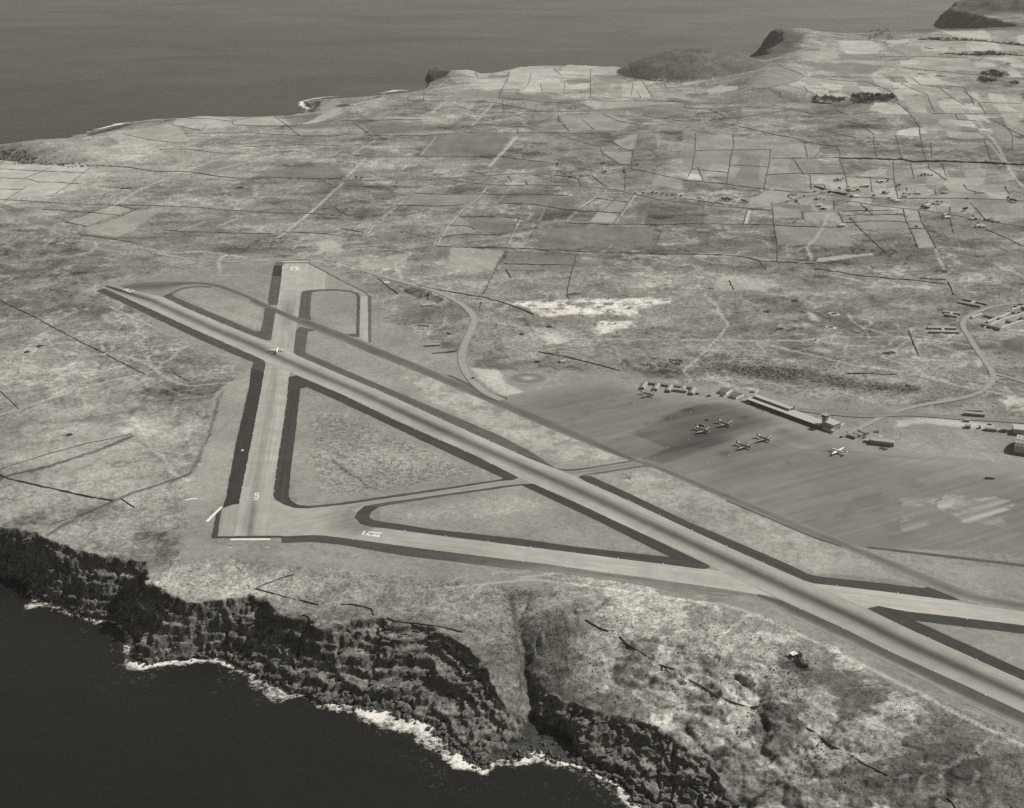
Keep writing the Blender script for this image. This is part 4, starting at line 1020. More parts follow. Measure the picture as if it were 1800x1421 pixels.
sh(LS, [(1016.7,839),(1024,836.7),(1038,837),(1109,869),(1211,918),(1300,955.5),(1378,989),(1422,1010),(1435.5,1013),(1540,1024.5),(1622,1034),(1631,1032),(1660,1043),(1688,1054.8),(1660,1054),(1546.7,1039),(1429,1025.5),(1409,1019),(1355.5,995.5),(1298,970),(1222,935.5),(1111,883),(1029,846.7)], 0.072, ((1111,876),(1300,962)))
sh(LS, [(1524,1070),(1544,1065.5),(1595.5,1075.5),(1662,1083),(1800,1100),(1900,1112),(1900,1127),(1800,1114.5),(1667,1099),(1606.7,1091),(1689,1128),(1800,1179),(1900,1223),(1900,1243),(1800,1197),(1678,1142),(1600,1107),(1549,1082)], 0.062, ((1600,1097),(1800,1187)))
strip(LS, [(1333,1044.5),(1377,1057),(1483,1105),(1567,1147),(1700,1207),(1800,1254),(1900,1300)], [(1327,1049),(1400,1088),(1500,1136),(1600,1184),(1700,1238),(1800,1283),(1900,1329)],
      lambda s, t, x, y: 0.085 + 0.19 * sstep(0.45, 1.0, t), 0.14, 90, 13, 'asphalt')

# taxiways
def taxi(name, U, D, a=0.15, b=0.10, z=0.11): strip(name, U, D, lambda s, t, x, y: a + b * np.abs(2 * t - 1) ** 2 + 0.05 * (fbm(x / 40, y / 40, 3, 85) - .5), z, 150, 9)
strip('holding_loop', [(184,506),(201.7,505),(215,502.5),(243,496.5),(290,495),(335,495),(360,496.7),(391.7,501.7),(440,521)], [(196,514),(240,524),(287,521),(301,515),(320,506),(340,503.5),(358,503.5),(372,507),(440,531)],
      lambda s, t, x, y: 0.23 - 0.13 * np.exp(-((t - .28) / .3) ** 2) * sstep(0.0, .08, s), 0.085, 120, 13)
taxi('parallel_taxiway', [(440,521),(473,536.7),(523,558.5),(546.7,564),(608,588),(650,606),(750,647),(843,687),(933,724),(1025,764),(1117,806)], [(440,531),(473,545.5),(523,568),(556.7,581.7),(600,599),(650,621),(733,654),(867,711),(967,754),(1040,784),(1110,811.5)], 0.11, 0.06, 0.12)
taxi('parallel_taxiway', [(1117,806),(1149,815),(1311,880),(1400,916),(1478,948),(1511,963),(1618,1005.5),(1722,1046),(1800,1059),(1900,1070)], [(1110,811.5),(1149,823),(1278,880),(1370,919),(1431,945),(1489,966),(1600,1015),(1675,1048),(1775.5,1069),(1900,1084)], 0.13, 0.09, 0.12)
taxi('apron_taxiway', [(985,826),(1024,826.5),(1066,819),(1109,811.5),(1125,806)], [(1010,838),(1026,835),(1055.5,830),(1100,823),(1140,814)], 0.2, 0.1, 0.09)
sh('tarred_edge', [(1524,961),(1600,969),(1700,980),(1800,992),(1900,1002),(1900,1008),(1800,997),(1700,985),(1600,973),(1526,964.5)], 0.11, ((1600,971),(1800,994)))
sh('tarred_edge', [(1278,879),(1370,918),(1431,943.5),(1480,959.5),(1478,962),(1430,946),(1369,920.5),(1276,881)], 0.12, ((1278,880),(1431,945)))
sh('tarred_edge', [(780,657),(800,663),(843,683),(893,700),(890,703),(840,688)], 0.12, ((780,658),(890,702)))

# apron
APRON = [(870,699),(955,684),(1000,676),(1055,666),(1085,672),(1130,687),(1230,701),(1262,700),(1310,708),(1441,757),(1475,770),(1520,783),(1575,792),(1700,806),(1900,834),(1900,985),(1800,975),(1700,968),(1520,964),(1478,953),(1295,880),(1149,820),(1112,808),(1032,774),(950,739)]
def apron():
    g = Gs(APRON); xs = [p[0] for p in g]; ys = [p[1] for p in g]
    r = 3.0
    gx = np.arange(min(xs), max(xs), r); gy = np.arange(min(ys), max(ys), r)
    PX, PY = np.meshgrid(gx, gy); x, y = PX.ravel(), PY.ravel()
    a = math.radians(28)
    al = fbm((x * math.cos(a) + y * math.sin(a)) / 150, (-x * math.sin(a) + y * math.cos(a)) / 9, 4, 91)
    tv = 0.172 + (al - 0.5) * 0.07 + (fbm(x / 120, y / 120, 4, 92) - 0.5) * 0.08
    dk = Gs([(1108,761),(1175,789),(1130,807),(1165,813),(1235,792),(1300,767),(1382,743),(1350,728),(1310,713),(1262,706),(1225,711),(1185,726),(1150,745)])
    d = seg_dist(x, y, dk + [dk[0]]); d = np.where(inside(x, y, dk), d, -d)
    tv = tv - 0.072 * sstep(-7, 6, d)
    jn = Gs([(1090,795),(1190,792),(1240,770)]); tv = tv - 0.03 * np.exp(-(seg_dist(x, y, jn) / 30) ** 2)
    pale = Gs([(1240,700),(1300,715),(1440,770),(1560,800),(1800,835)]); tv = tv + 0.05 * np.exp(-(seg_dist(x, y, pale) / 30) ** 2)
    pale2 = Gs([(1383,744),(1300,768),(1340,768),(1420,790)]); tv = tv + 0.05 * np.exp(-(seg_dist(x, y, pale2) / 18) ** 2)
    for q, dv in (([(1590,870),(1650,880),(1620,910),(1560,900)], .05), ([(1660,870),(1780,880),(1770,930),(1700,920),(1650,890)], .06), ([(1580,905),(1620,900),(1640,940),(1590,935)], .06),
                  ([(1540,925),(1590,905),(1600,925),(1550,940)], -.01), ([(1460,900),(1600,830),(1640,840),(1480,915)], -.014), ([(1480,920),(1640,850),(1660,860),(1500,930)], -.01), ([(1660,780),(1720,770),(1760,800),(1700,815)], .04)):
        m = inside(x + (fbm(x / 20, y / 20, 3, 93) - .5) * 24, y + (fbm(x / 20, y / 20, 3, 94) - .5) * 24, Gs(q)); tv = tv + np.where(m, dv * 3.4 * np.clip(al - .2, 0, 1) * sstep(.35, .6, fbm(x / 25, y / 25, 4, 96)) * 1.6, 0)
    for (u, v, s) in STAINS:
        cx, cy = G(u, v); tv = tv - 0.05 * np.exp(-(((x - cx + 4) / (9 * s)) ** 2 + ((y - cy - 4) / (9 * s)) ** 2))
    dE = seg_dist(x, y, Gs(APRON[:15])); ke = sstep(45, 0, dE + 30 * (fbm(x / 30, y / 30, 3, 97) - .5)); tv = tv + (0.25 - tv) * .8 * ke
    # tyre path in front of the terminal
    tp = Gs([(1365,775),(1400,790),(1450,793),(1500,794),(1570,803),(1630,807),(1650,804)]); tv = tv - 0.05 * np.exp(-(seg_dist(x, y, tp) / 3.0) ** 2)
    ii = np.arange(x.size).reshape(PX.shape)
    FF = np.stack([ii[:-1, :-1], ii[:-1, 1:], ii[1:, 1:], ii[1:, :-1]], -1).reshape(-1, 4)
    cxs = x[FF].mean(1); cys = y[FF].mean(1)
    FF = FF[inside(cxs, cys, g)]
    u_ = np.unique(FF); rm = np.full(x.size, -1); rm[u_] = np.arange(len(u_))
    me = big_mesh('apron', np.stack([x, y, np.full(x.size, Z0 + 0.02)], -1)[u_], rm[FF], M['apron'], dict(tone=np.clip(tv, .05, .5)[u_]))
    set_uv(me, a)
    tag(link('apron', me), kind='structure')
STAINS = [(1114,711,.5),(1178,735,1.2),(1142,747,.8),(1213,723,1.1),(1247,712,1.1),(1316,736,1.2),(1281,800,1.0),(1427,802,1.0),(1392,816,.7),(1383,760,1.6),(1080,705,.6),(1035,730,.5),(1010,738,.5)]
apron()

# ------------------------------------------------------------------ painted markings
def paint(name, quads, label, zz=0.2):
    g0 = Gs(quads[0]); o0 = g0[0]
    t = thing(name, label, 'marking', (o0[0], o0[1], Z0))
    for q in quads:
        mb = MB(); g = Gs(q)
        A_ = sum(g[i][0] * g[(i + 1) % len(g)][1] - g[(i + 1) % len(g)][0] * g[i][1] for i in range(len(g)))
        if A_ < 0: g = g[::-1]
        mb.quad_prism([(x - o0[0], y - o0[1]) for x, y in g], zz - .015, zz)
        mb.build('stroke', M['paint'], t)
    return t
N1 = lambda p: tile(625, 925, p, 30.0)
paint('runway_number', [N1(q) for q in ([(460,260),(535,280),(395,480),(305,465)], [(670,295),(1375,355),(1365,425),(670,345)], [(590,395),(720,400),(690,495),(530,490)],
      [(695,482),(905,505),(900,555),(670,527)], [(950,435),(1100,455),(1020,575),(905,548)], [(1112,458),(1285,472),(1215,600),(1085,572)])], 'white painted 15 lying on the diagonal runway beside the turning pad')
N2 = lambda p: tile(435, 855, p, 40.6)
paint('runway_number', [N2(q) for q in ([(535,475),(855,475),(845,540),(520,540)], [(521,541),(610,541),(600,612),(512,612)], [(512,613),(845,606),(838,662),(516,680)],
      [(745,664),(836,664),(812,776),(735,776)], [(488,777),(812,777),(790,850),(460,850)], [(450,930),(788,930),(770,992),(438,992)])], 'white painted 15 across the pale cross runway near the cliff end')
N3 = lambda p: tile(205, 498, p, 40.0)
paint('runway_number', [N3(q) for q in ([(490,470),(870,398),(885,450),(490,520)], [(640,522),(720,500),(880,588),(800,622)], [(882,562),(1045,610),(1000,662),(890,640)], [(960,460),(1060,462),(1275,572),(1235,615)])], 'small white painted number at the far left tip of the main runway')
N4 = lambda p: tile(500, 460, p, 51.4)
paint('runway_number', [N4(q) for q in ([(570,480),(1290,480),(1288,555),(562,560)], [(560,561),(680,561),(655,715),(552,715)], [(551,716),(815,716),(805,790),(548,790)], [(1150,556),(1285,556),(1270,695),(1060,695)], [(985,696),(1270,696),(1262,790),(972,790)])], 'white painted number at the far end of the cross runway beside the fresh tar patch')
paint('threshold_bar', [[(405,947.2),(475,946.8),(475,949.4),(405,949.8)]], 'long white bar on the ground along the cliff end of the cross runway', 0.05)
paint('boundary_bar', [[(361,917),(387,891.5),(391,890.5),(390,893.5),(366,918)]], 'white slanting bar on the turf beside the cross runway end', 0.2)
paint('boundary_bar', [[(324.5,879),(335,876.6),(347,875.8),(347.5,877.3),(336,878.4),(325,880.8)]], 'short curved white bar alone on the turf left of the cross runway', 0.2)
paint('boundary_bar', [[(497,460.2),(542,460.2),(542,461),(497,461.2)]], 'white bar edging the far end of the cross runway', 0.2)
paint('boundary_bar', [[(669.5,496.3),(684,495.3),(685,497),(670,498)]], 'white bar on the grass near the bend of the access road', 0.2)

# ------------------------------------------------------------------ roads draped on the land
RD = [0.45]
def road(name, pts, w, tone_v):
    RD[0] += 0.07; dz = RD[0]
    g = on_ground_many(smooth_line(pts, 2))
    p = np.array(g); s = np.concatenate([[0], np.cumsum(np.hypot(*np.diff(p, axis=0).T))])
    n = max(int(s[-1] / 7), 8); q = np.linspace(0, s[-1], n)
    P = np.stack([np.interp(q, s, p[:, 0]), np.interp(q, s, p[:, 1])], -1)
    T = np.gradient(P, axis=0); T /= np.hypot(T[:, 0], T[:, 1])[:, None] + 1e-9
    Nn = np.stack([-T[:, 1], T[:, 0]], -1)
    m = 5; off = np.linspace(-0.5, 0.5, m) * w
    A = P[:, None, :] + Nn[:, None, :] * off[None, :, None]
    hh = grid_h(A[..., 0].ravel(), A[..., 1].ravel()).reshape(n, m)
    hh = np.maximum(hh, hh.mean(1, keepdims=True)) + dz
    ii = np.arange(n * m).reshape(n, m)
    FF = np.stack([ii[:-1, :-1], ii[1:, :-1], ii[1:, 1:], ii[:-1, 1:]], -1).reshape(-1, 4)
    t = np.linspace(-1, 1, m)
    tv = np.broadcast_to(tone_v * (1.12 - 0.30 * (np.abs(t) > .9)), (n, m)).ravel()
    me = big_mesh(name, np.concatenate([A.reshape(-1, 2), hh.reshape(-1, 1)], 1), FF[:, ::-1], M['pave'], dict(tone=tv))
    set_uv(me, 0.0)
    return tag(link(name, me), kind='structure')
road('access_road', tile(600,474,[(100,0),(250,45),(400,85),(520,120),(620,170),(680,220),(705,260),(695,300),(665,360),(640,420),(632,480),(655,540),(700,600),(760,650),(850,690)]), 16, 0.27)
road('access_road', tile(0,0,[(800,1335),(1000,1370),(1200,1385),(1440,1375)])+tile(600,0,[(-100,1360),(60,1400),(150,1430)])+tile(600,474,[(100,0)]), 8, 0.30)
road('camp_road', tile(1200,474,[(1860,172),(1750,178),(1640,196),(1560,220),(1500,248),(1478,275),(1478,305),(1500,340),(1550,420),(1600,490),(1636,545),(1638,575),(1620,610),(1580,643),(1520,668),(1420,690),(1300,708),(1200,728),(1100,758),(1020,793),(940,832),(880,862)]), 12, 0.25)
road('camp_road', tile(1200,474,[(1636,545),(1680,560),(1740,575),(1860,615)]), 10, 0.25)
road('service_road', tile(1200,474,[(600,738),(700,752),(850,768),(1000,776),(1080,768),(1200,764),(1300,772),(1480,786),(1640,795),(1860,808)]), 15, 0.185)
road('village_lane', tile(600,0,[(0,953),(250,950),(540,944),(760,925),(1000,915),(1100,905),(1200,892)]), 7, 0.20)
road('village_lane', tile(600,0,[(550,945),(680,965),(850,980),(1000,975),(1200,980),(1400,995),(1540,1020),(1650,1050),(1800,1068)])+tile(1200,0,[(150,1085),(350,1102),(470,1110)]), 7, 0.17)
road('village_lane', tile(1200,0,[(470,1085),(600,1050),(700,1025),(850,1035),(1000,1045),(1290,1047),(1500,1045),(1720,1056),(1860,1062)]), 7, 0.20)
road('village_lane', tile(1200,0,[(860,1060),(1100,1096),(1300,1112),(1530,1152),(1640,1172),(1860,1205)]), 7, 0.20)
# round dispersal pan
c0 = G(928, 665); ex = G(964, 665)[0] - c0[0]; ey = (G(928, 655.5)[1] - G(928, 675)[1]) / 2
ring = [(c0[0] + ex * math.cos(a), c0[1] + ey * math.sin(a)) for a in np.linspace(0, 2 * math.pi, 49)[:-1]]
me = None
strip('dispersal_pan', [(c0[0] + ex * .96 * math.cos(a), c0[1] + ey * .96 * math.sin(a)) for a in np.linspace(0, 2 * math.pi, 61)], [(c0[0] + .5 * math.cos(a), c0[1] + .5 * math.sin(a)) for a in np.linspace(0, 2 * math.pi, 61)],
      lambda s, t, x, y: 0.20 + 0.04 * (t < .12) - 0.04 * np.exp(-((t - .35) / .2) ** 2) + 0.16 * sstep(0.5, 1, t), 0.1, 61, 15, world=True)

# ------------------------------------------------------------------ field walls and hedges
LAND = {'the domed hill on the far shore': G(1215,125), 'the hooked rocky point of the far coast': G(545,188), 'the dark headland knob': G(765,135),
 'the far left creek': G(60,285), 'the sunken dark lane at the left': G(200,412), 'the hamlet of white houses': G(1500,345), 'the pale bare rock patch': G(1050,535),
 'the terminal building': G(1380,730), 'the hutted camp at the right edge': G(1730,560), 'the left tip of the main runway': G(200,508), 'the far end of the cross runway': G(517,465),
 'the ravine in the sea cliff': G(925,1120), 'the lone hut on the coastal slope': G(1390,1155), 'the cliff end of the cross runway': G(420,930), 'the long dark wood': G(1535,175),
 'the lone farm above the crossroads': G(1062,302), 'the bend of the access road': G(835,560), 'the round dispersal pan': G(928,665), 'the left edge of the photo above the cliff': G(10,850)}
WALLS = []
def wall(pts, w=1.6, h=1.5, kind='stone_wall'): WALLS.append((pts, w, h, kind))
T = tile
for p in ([(500,872),(700,887),(830,907),(1000,907),(1120,927),(1300,942),(1500,940),(1800,942)], [(0,1055),(150,1062),(320,1075),(480,1080),(620,1085)], [(620,1085),(720,1106)], [(620,1082),(900,1090),(1200,1110),(1500,1125),(1800,1140)],
 [(0,893),(100,898),(250,905),(450,912)], [(0,938),(150,945),(200,962),(300,962),(420,970)], [(0,998),(120,1000)], [(270,885),(130,940)], [(480,885),(360,980),(270,1040)], [(140,985),(40,1050)], [(600,1080),(350,1170)],
 [(720,1106),(560,1170),(440,1200)], [(340,1170),(460,1195)], [(230,1105),(450,1120),(630,1138)], [(840,790),(1000,790),(1200,810),(1350,815)], [(920,612),(1000,627),(1130,630),(1232,642)], [(1440,612),(1580,716)], [(650,707),(780,737),(930,757)],
 [(900,657),(1060,692),(1090,662)], [(1230,640),(1225,657),(1550,667),(1800,627)], [(1060,705),(1300,700),(1600,720),(1800,716)], [(1770,1095),(1800,1130)], [(520,985),(660,990)], [(380,1235),(540,1255),(700,1280)], [(860,1215),(1000,1225),(1200,1230),(1440,1235)],
 [(1490,1225),(1640,1230),(1800,1245)], [(1290,775),(1600,765),(1800,770)]):
    wall(T(0,0,p), 1.6, 1.2)
for p in ([(0,637),(430,632)], [(80,660),(160,720)], [(0,707),(140,717),(440,717),(640,702),(900,702)], [(920,700),(1150,702),(1420,707)], [(440,490),(430,535)], [(300,532),(720,532),(800,542),(880,557)], [(800,542),(1000,582),(1200,592),(1400,582),(1600,572)],
 [(690,372),(720,415),(860,412),(890,377)], [(560,402),(700,410)], [(840,470),(830,492),(1100,492),(1150,502)], [(890,377),(830,520)], [(1120,367),(1160,397),(1280,397)], [(1315,362),(1315,520)], [(1480,357),(1540,402),(1640,422),(1800,422)], [(1000,390),(990,440),(950,480)],
 [(1050,440),(1060,487)], [(1180,430),(1175,477)], [(1450,397),(1540,437),(1530,502)], [(1590,432),(1640,512)], [(1700,442),(1730,482)], [(1560,482),(1580,517)], [(820,512),(1000,532),(1200,547),(1500,532),(1800,542)], [(1270,552),(1330,577)], [(1380,602),(1450,637),(1560,657)],
 [(1270,630),(1330,682)], [(1660,617),(1800,642)], [(1145,605),(1150,640),(1200,690)], [(1145,712),(1250,747),(1365,777),(1380,812),(1470,867),(1570,877)], [(1430,747),(1490,787),(1540,797),(1575,707)], [(1540,797),(1530,892),(1660,920),(1800,947)], [(1500,900),(1495,1000)],
 [(130,832),(420,827),(840,827),(1000,847),(1140,867),(1135,887)], [(670,902),(760,922)], [(880,930),(900,957)], [(970,957),(985,977)], [(1100,957),(1200,967)], [(1120,927),(1250,942),(1265,982)], [(1325,930),(1400,987)], [(1490,902),(1380,922)],
 [(380,1017),(530,1027),(900,1027),(1200,1032)], [(295,957),(285,992),(240,1027)], [(30,982),(430,987)], [(500,962),(370,1017),(290,1082)], [(290,1082),(160,1192),(125,1250)], [(290,1082),(420,1087),(490,1090),(650,1082)], [(760,987),(740,1022),(650,1092)], [(650,1092),(560,1182),(500,1290)],
 [(880,987),(830,1062)], [(830,1072),(1000,1077),(1230,1112),(1470,1127)], [(1390,1007),(1300,1082),(1240,1112)], [(1240,1112),(1180,1172)], [(1470,1022),(1380,1112)], [(1540,1032),(1500,1092),(1440,1182)], [(1340,1047),(1510,1067)], [(620,1142),(850,1147),(930,1152),(1010,1172)],
 [(940,1152),(900,1232),(870,1292)], [(550,1187),(660,1192),(710,1212)], [(530,1252),(640,1237),(890,1237)], [(1180,1177),(1440,1184),(1700,1187),(1800,1182)], [(500,1302),(700,1307),(870,1307),(1100,1322),(1400,1332),(1800,1342)], [(870,1332),(810,1421)], [(860,1392),(1000,1397),(1230,1402)],
 [(1240,1352),(1220,1421)], [(0,1207),(120,1227)], [(1700,1187),(1660,1292)], [(0,1110),(40,1142)], [(700,655),(850,665),(1000,672)], [(1030,560),(1010,620),(990,660)], [(930,682),(935,720)], [(850,530),(860,600)]):
    wall(T(600,0,p), 1.8, 1.3)
for p in ([(140,637),(400,692),(560,722),(640,747),(760,767),(810,772)], [(810,772),(830,802),(830,852),(860,932),(870,1002),(890,1012)], [(70,702),(65,802),(50,892),(15,952)], [(265,712),(270,772),(255,832),(245,892),(230,972)], [(465,792),(460,852),(440,942),(430,997)], [(70,797),(260,792),(465,792)],
 [(0,952),(230,972),(430,1000),(670,1017)], [(260,872),(450,882)], [(50,892),(240,912)], [(80,882),(110,952)], [(580,832),(640,922)], [(440,922),(660,917),(850,917)], [(670,922),(680,1002)], [(470,837),(830,832)], [(1010,722),(1010,762),(1025,832)], [(1125,717),(1140,782),(1160,842)],
 [(1250,682),(1260,762),(1290,862)], [(1020,797),(1140,797)], [(1310,752),(1315,832)], [(1110,852),(1115,942),(1135,1042)], [(1200,862),(1220,942)], [(1300,852),(1300,892),(1390,952)], [(1370,862),(1390,932)], [(1590,742),(1630,862),(1665,872)], [(0,1047),(200,1077),(350,1102),(470,1112)],
 [(475,1092),(480,1182),(500,1292),(500,1382)], [(340,1112),(320,1182)], [(0,1182),(320,1184),(600,1197),(840,1202)], [(630,1117),(640,1157)], [(820,1117),(845,1172)], [(880,1147),(940,1212),(1070,1332)], [(800,1062),(800,1102)], [(940,1077),(1000,1132)], [(840,1142),(1160,1132)], [(840,1177),(1190,1172)],
 [(1165,1102),(1180,1172),(1245,1312)], [(1245,1107),(1260,1172),(1340,1312)], [(1410,1092),(1410,1152),(1430,1232)], [(1520,1072),(1600,1162)], [(1200,1207),(1280,1207)], [(1600,1212),(1800,1302)], [(860,932),(990,937),(1110,947)], [(990,942),(1000,1012)], [(1480,972),(1500,1002),(1570,1022)], [(1700,982),(1720,1022)],
 [(1330,1002),(1340,1032)], [(670,977),(750,977),(755,1007)], [(1180,992),(1185,1012)], [(30,572),(140,577),(230,622)], [(140,577),(340,564),(440,572),(580,574),(680,602)], [(270,627),(440,602),(580,577)], [(500,347),(640,402),(600,432),(440,467),(320,482)], [(510,487),(525,522)], [(640,457),(660,482),(640,512)],
 [(810,582),(870,607),(1000,592)], [(850,642),(940,657),(1010,712)], [(720,682),(910,727)], [(960,432),(1080,472),(1130,512)], [(1100,352),(1250,367),(1500,392),(1560,397)], [(1210,412),(1260,452),(1480,462),(1540,557)], [(1150,442),(1290,502),(1330,592)], [(1340,457),(1420,517),(1490,557)], [(1480,482),(1560,542),(1790,547)],
 [(1130,542),(1200,602),(1250,672),(1250,712)], [(1320,602),(1670,602)], [(1440,602),(1450,632),(1600,642)], [(1440,692),(1570,692),(1620,702)], [(1680,642),(1740,712),(1740,802)], [(0,1342),(300,1352),(400,1377),(700,1392)], [(400,1377),(440,1421)], [(700,397),(1000,412),(1210,412)], [(680,402),(900,432),(960,432)],
 [(1100,407),(1120,432)], [(1300,455),(1420,470)], [(1560,540),(1600,600)], [(640,747),(660,830)], [(840,1117),(1150,1110)], [(560,1040),(620,1080)], [(1040,300),(1240,300),(1500,305)], [(1640,640),(1800,720)], [(1360,1010),(1300,1040)], [(730,790),(700,830)]):
    wall(T(1200,0,p), 2.1, 1.4)
for p in ([(830,836),(1000,840),(1150,842),(1220,857),(1400,852),(1600,862),(1800,872)], [(680,540),(780,548)], [(1240,210),(1400,215),(1600,220),(1800,240)], [(1370,285),(1520,290),(1640,288),(1800,296)], [(690,985),(860,1030)]):
    wall(T(1200,0,p), 7.0, 4.0, 'hedge')
for p in ([(0,160),(150,235),(300,315),(440,390),(550,440)], [(560,447),(660,500),(765,552)], [(915,545),(1000,590)], [(0,640),(100,735)]):
    wall(T(0,474,p), 1.0, 1.1)
wall(T(0,474,[(0,1080),(30,1100),(200,1140),(400,1185),(600,1220)]), 1.5, 1.5)
for p in ([(640,1210),(710,1255)], [(0,1055),(200,990),(450,920),(690,870)], [(600,1222),(450,1290),(280,1340)]):
    wall(T(0,474,p), 1.1, 1.0)
for p in ([(1350,265),(1440,225),(1550,190)], [(1350,265),(1480,300),(1560,325)], [(1580,325),(1680,350)]): wall(T(0,947,p), 1.2, 1.1)
for p in ([(0,350),(90,350),(165,375),(175,405)], [(240,420),(280,440),(400,450),(530,465),(640,495)], [(1290,430),(1350,470),(1410,490)], [(1470,520),(1560,590),(1680,660),(1800,725)]): wall(T(600,947,p), 1.2, 1.2)
for p in ([(0,725),(120,790),(210,840),(290,875),(340,890),(410,880)], [(620,985),(740,1060),(880,1140),(960,1190),(1080,1250)], [(1400,1370),(1440,1421)]): wall(T(1200,947,p), 1.2, 1.2)
for p in ([(820,0),(770,90),(750,130)], [(740,170),(730,205)], [(870,0),(895,42)], [(1220,0),(1200,80),(1190,130),(1200,155)], [(1190,132),(1260,130)], [(190,45),(240,85),(300,130)], [(400,85),(560,115),(700,140),(770,150),(900,190),(1020,240)], [(1040,435),(1160,455),(1280,485),(1360,505),(1470,535)], [(540,440),(610,430)], [(480,445),(600,435)], [(0,1500),(0,1501)]):
    if p[0][1] < 1400: wall(T(600,474,p), 1.8, 1.5)
for p in ([(690,0),(830,15),(1050,45),(1250,60),(1400,80)], [(1400,65),(1430,135)], [(1250,48),(1390,55)], [(245,60),(270,108)], [(1190,320),(1245,455)], [(870,550),(1000,550),(1130,552)]):
    wall(T(1200,474,p), 1.8, 1.5)

allw = on_ground_many([q for w in WALLS for q in w[0]]); i0 = 0
ORD = ['', 'second ', 'third ', 'fourth ', 'fifth ', 'sixth ', 'seventh ', 'eighth ', 'ninth ', 'tenth ', 'eleventh ', 'twelfth ']
def ordinal(n):
    if n < len(ORD): return ORD[n]
    n += 1
    return '%d%s ' % (n, 'th' if 10 <= n % 100 <= 20 else {1: 'st', 2: 'nd', 3: 'rd'}.get(n % 10, 'th'))
wobj = []
for (px, w, h, kind) in WALLS:
    n0 = len(px); g = np.array(allw[i0:i0 + n0]); i0 += n0
    s = np.concatenate([[0], np.cumsum(np.hypot(*np.diff(g, axis=0).T))])
    if s[-1] < 4: continue
    n = max(int(s[-1] / 14) + 2, 3); q = np.linspace(0, s[-1], n)
    P = np.stack([np.interp(q, s, g[:, 0]), np.interp(q, s, g[:, 1])], -1)
    P += (np.random.RandomState(n0 + n).rand(n, 2) - 0.5) * w * 0.9
    Tn = np.gradient(P, axis=0); Tn /= np.hypot(Tn[:, 0], Tn[:, 1])[:, None] + 1e-9
    Nn = np.stack([-Tn[:, 1], Tn[:, 0]], -1)
    hh = grid_h(P[:, 0], P[:, 1])
    rs = np.random.RandomState(n); jig = 0.65 + 0.7 * rs.rand(n)
    V, Fc = [], []
    for i in range(n):
        a = P[i] + Nn[i] * w / 2; b = P[i] - Nn[i] * w / 2; a2 = P[i] + Nn[i] * w * .35; b2 = P[i] - Nn[i] * w * .35
        V += [(a[0], a[1], hh[i] - 2), (a2[0], a2[1], hh[i] + h * jig[i]), (b2[0], b2[1], hh[i] + h * jig[i]), (b[0], b[1], hh[i] - 2)]
        if i:
            o = 4 * i
            Fc += [(o - 4, o - 3, o + 1, o), (o - 3, o - 2, o + 2, o + 1), (o - 2, o - 1, o + 3, o + 2)]
    e = 4 * (n - 1)
    Fc += [(0, 3, 2, 1), (e, e + 1, e + 2, e + 3)]
    mb = MB(); mb.v = V; mb.f = Fc
    c = P.mean(0); d = P[-1] - P[0]
    ob = mb.build(kind, M['hedge' if kind == 'hedge' else 'wall_stone'])
    wobj.append((ob, kind, c, d, s[-1]))
bylm = {}
for ob, kind, c, d, L in wobj:
    lm = min(LAND, key=lambda k: math.hypot(LAND[k][0] - c[0], (LAND[k][1] - c[1])))
    ang = abs(math.atan2(d[1], d[0])); ang = min(ang, math.pi - ang)
    way = 'lying crosswise' if ang < 0.6 else ('lying lengthwise' if ang > 1.1 else 'lying aslant')
    bylm.setdefault((kind, lm, way), []).append((math.hypot(LAND[lm][0] - c[0], LAND[lm][1] - c[1]), ob))
for (kind, lm, way), lst in bylm.items():
    lst.sort(key=lambda q: q[0])
    for i, (dd, ob) in enumerate(lst):
        tag(ob, '%s %s, %snearest to %s' % ('field wall' if kind == 'stone_wall' else 'dark hedge', way, ordinal(i), lm), 'wall' if kind == 'stone_wall' else 'hedge',
            'dark field walls' if kind == 'stone_wall' else 'tall dark hedges', 'thing')

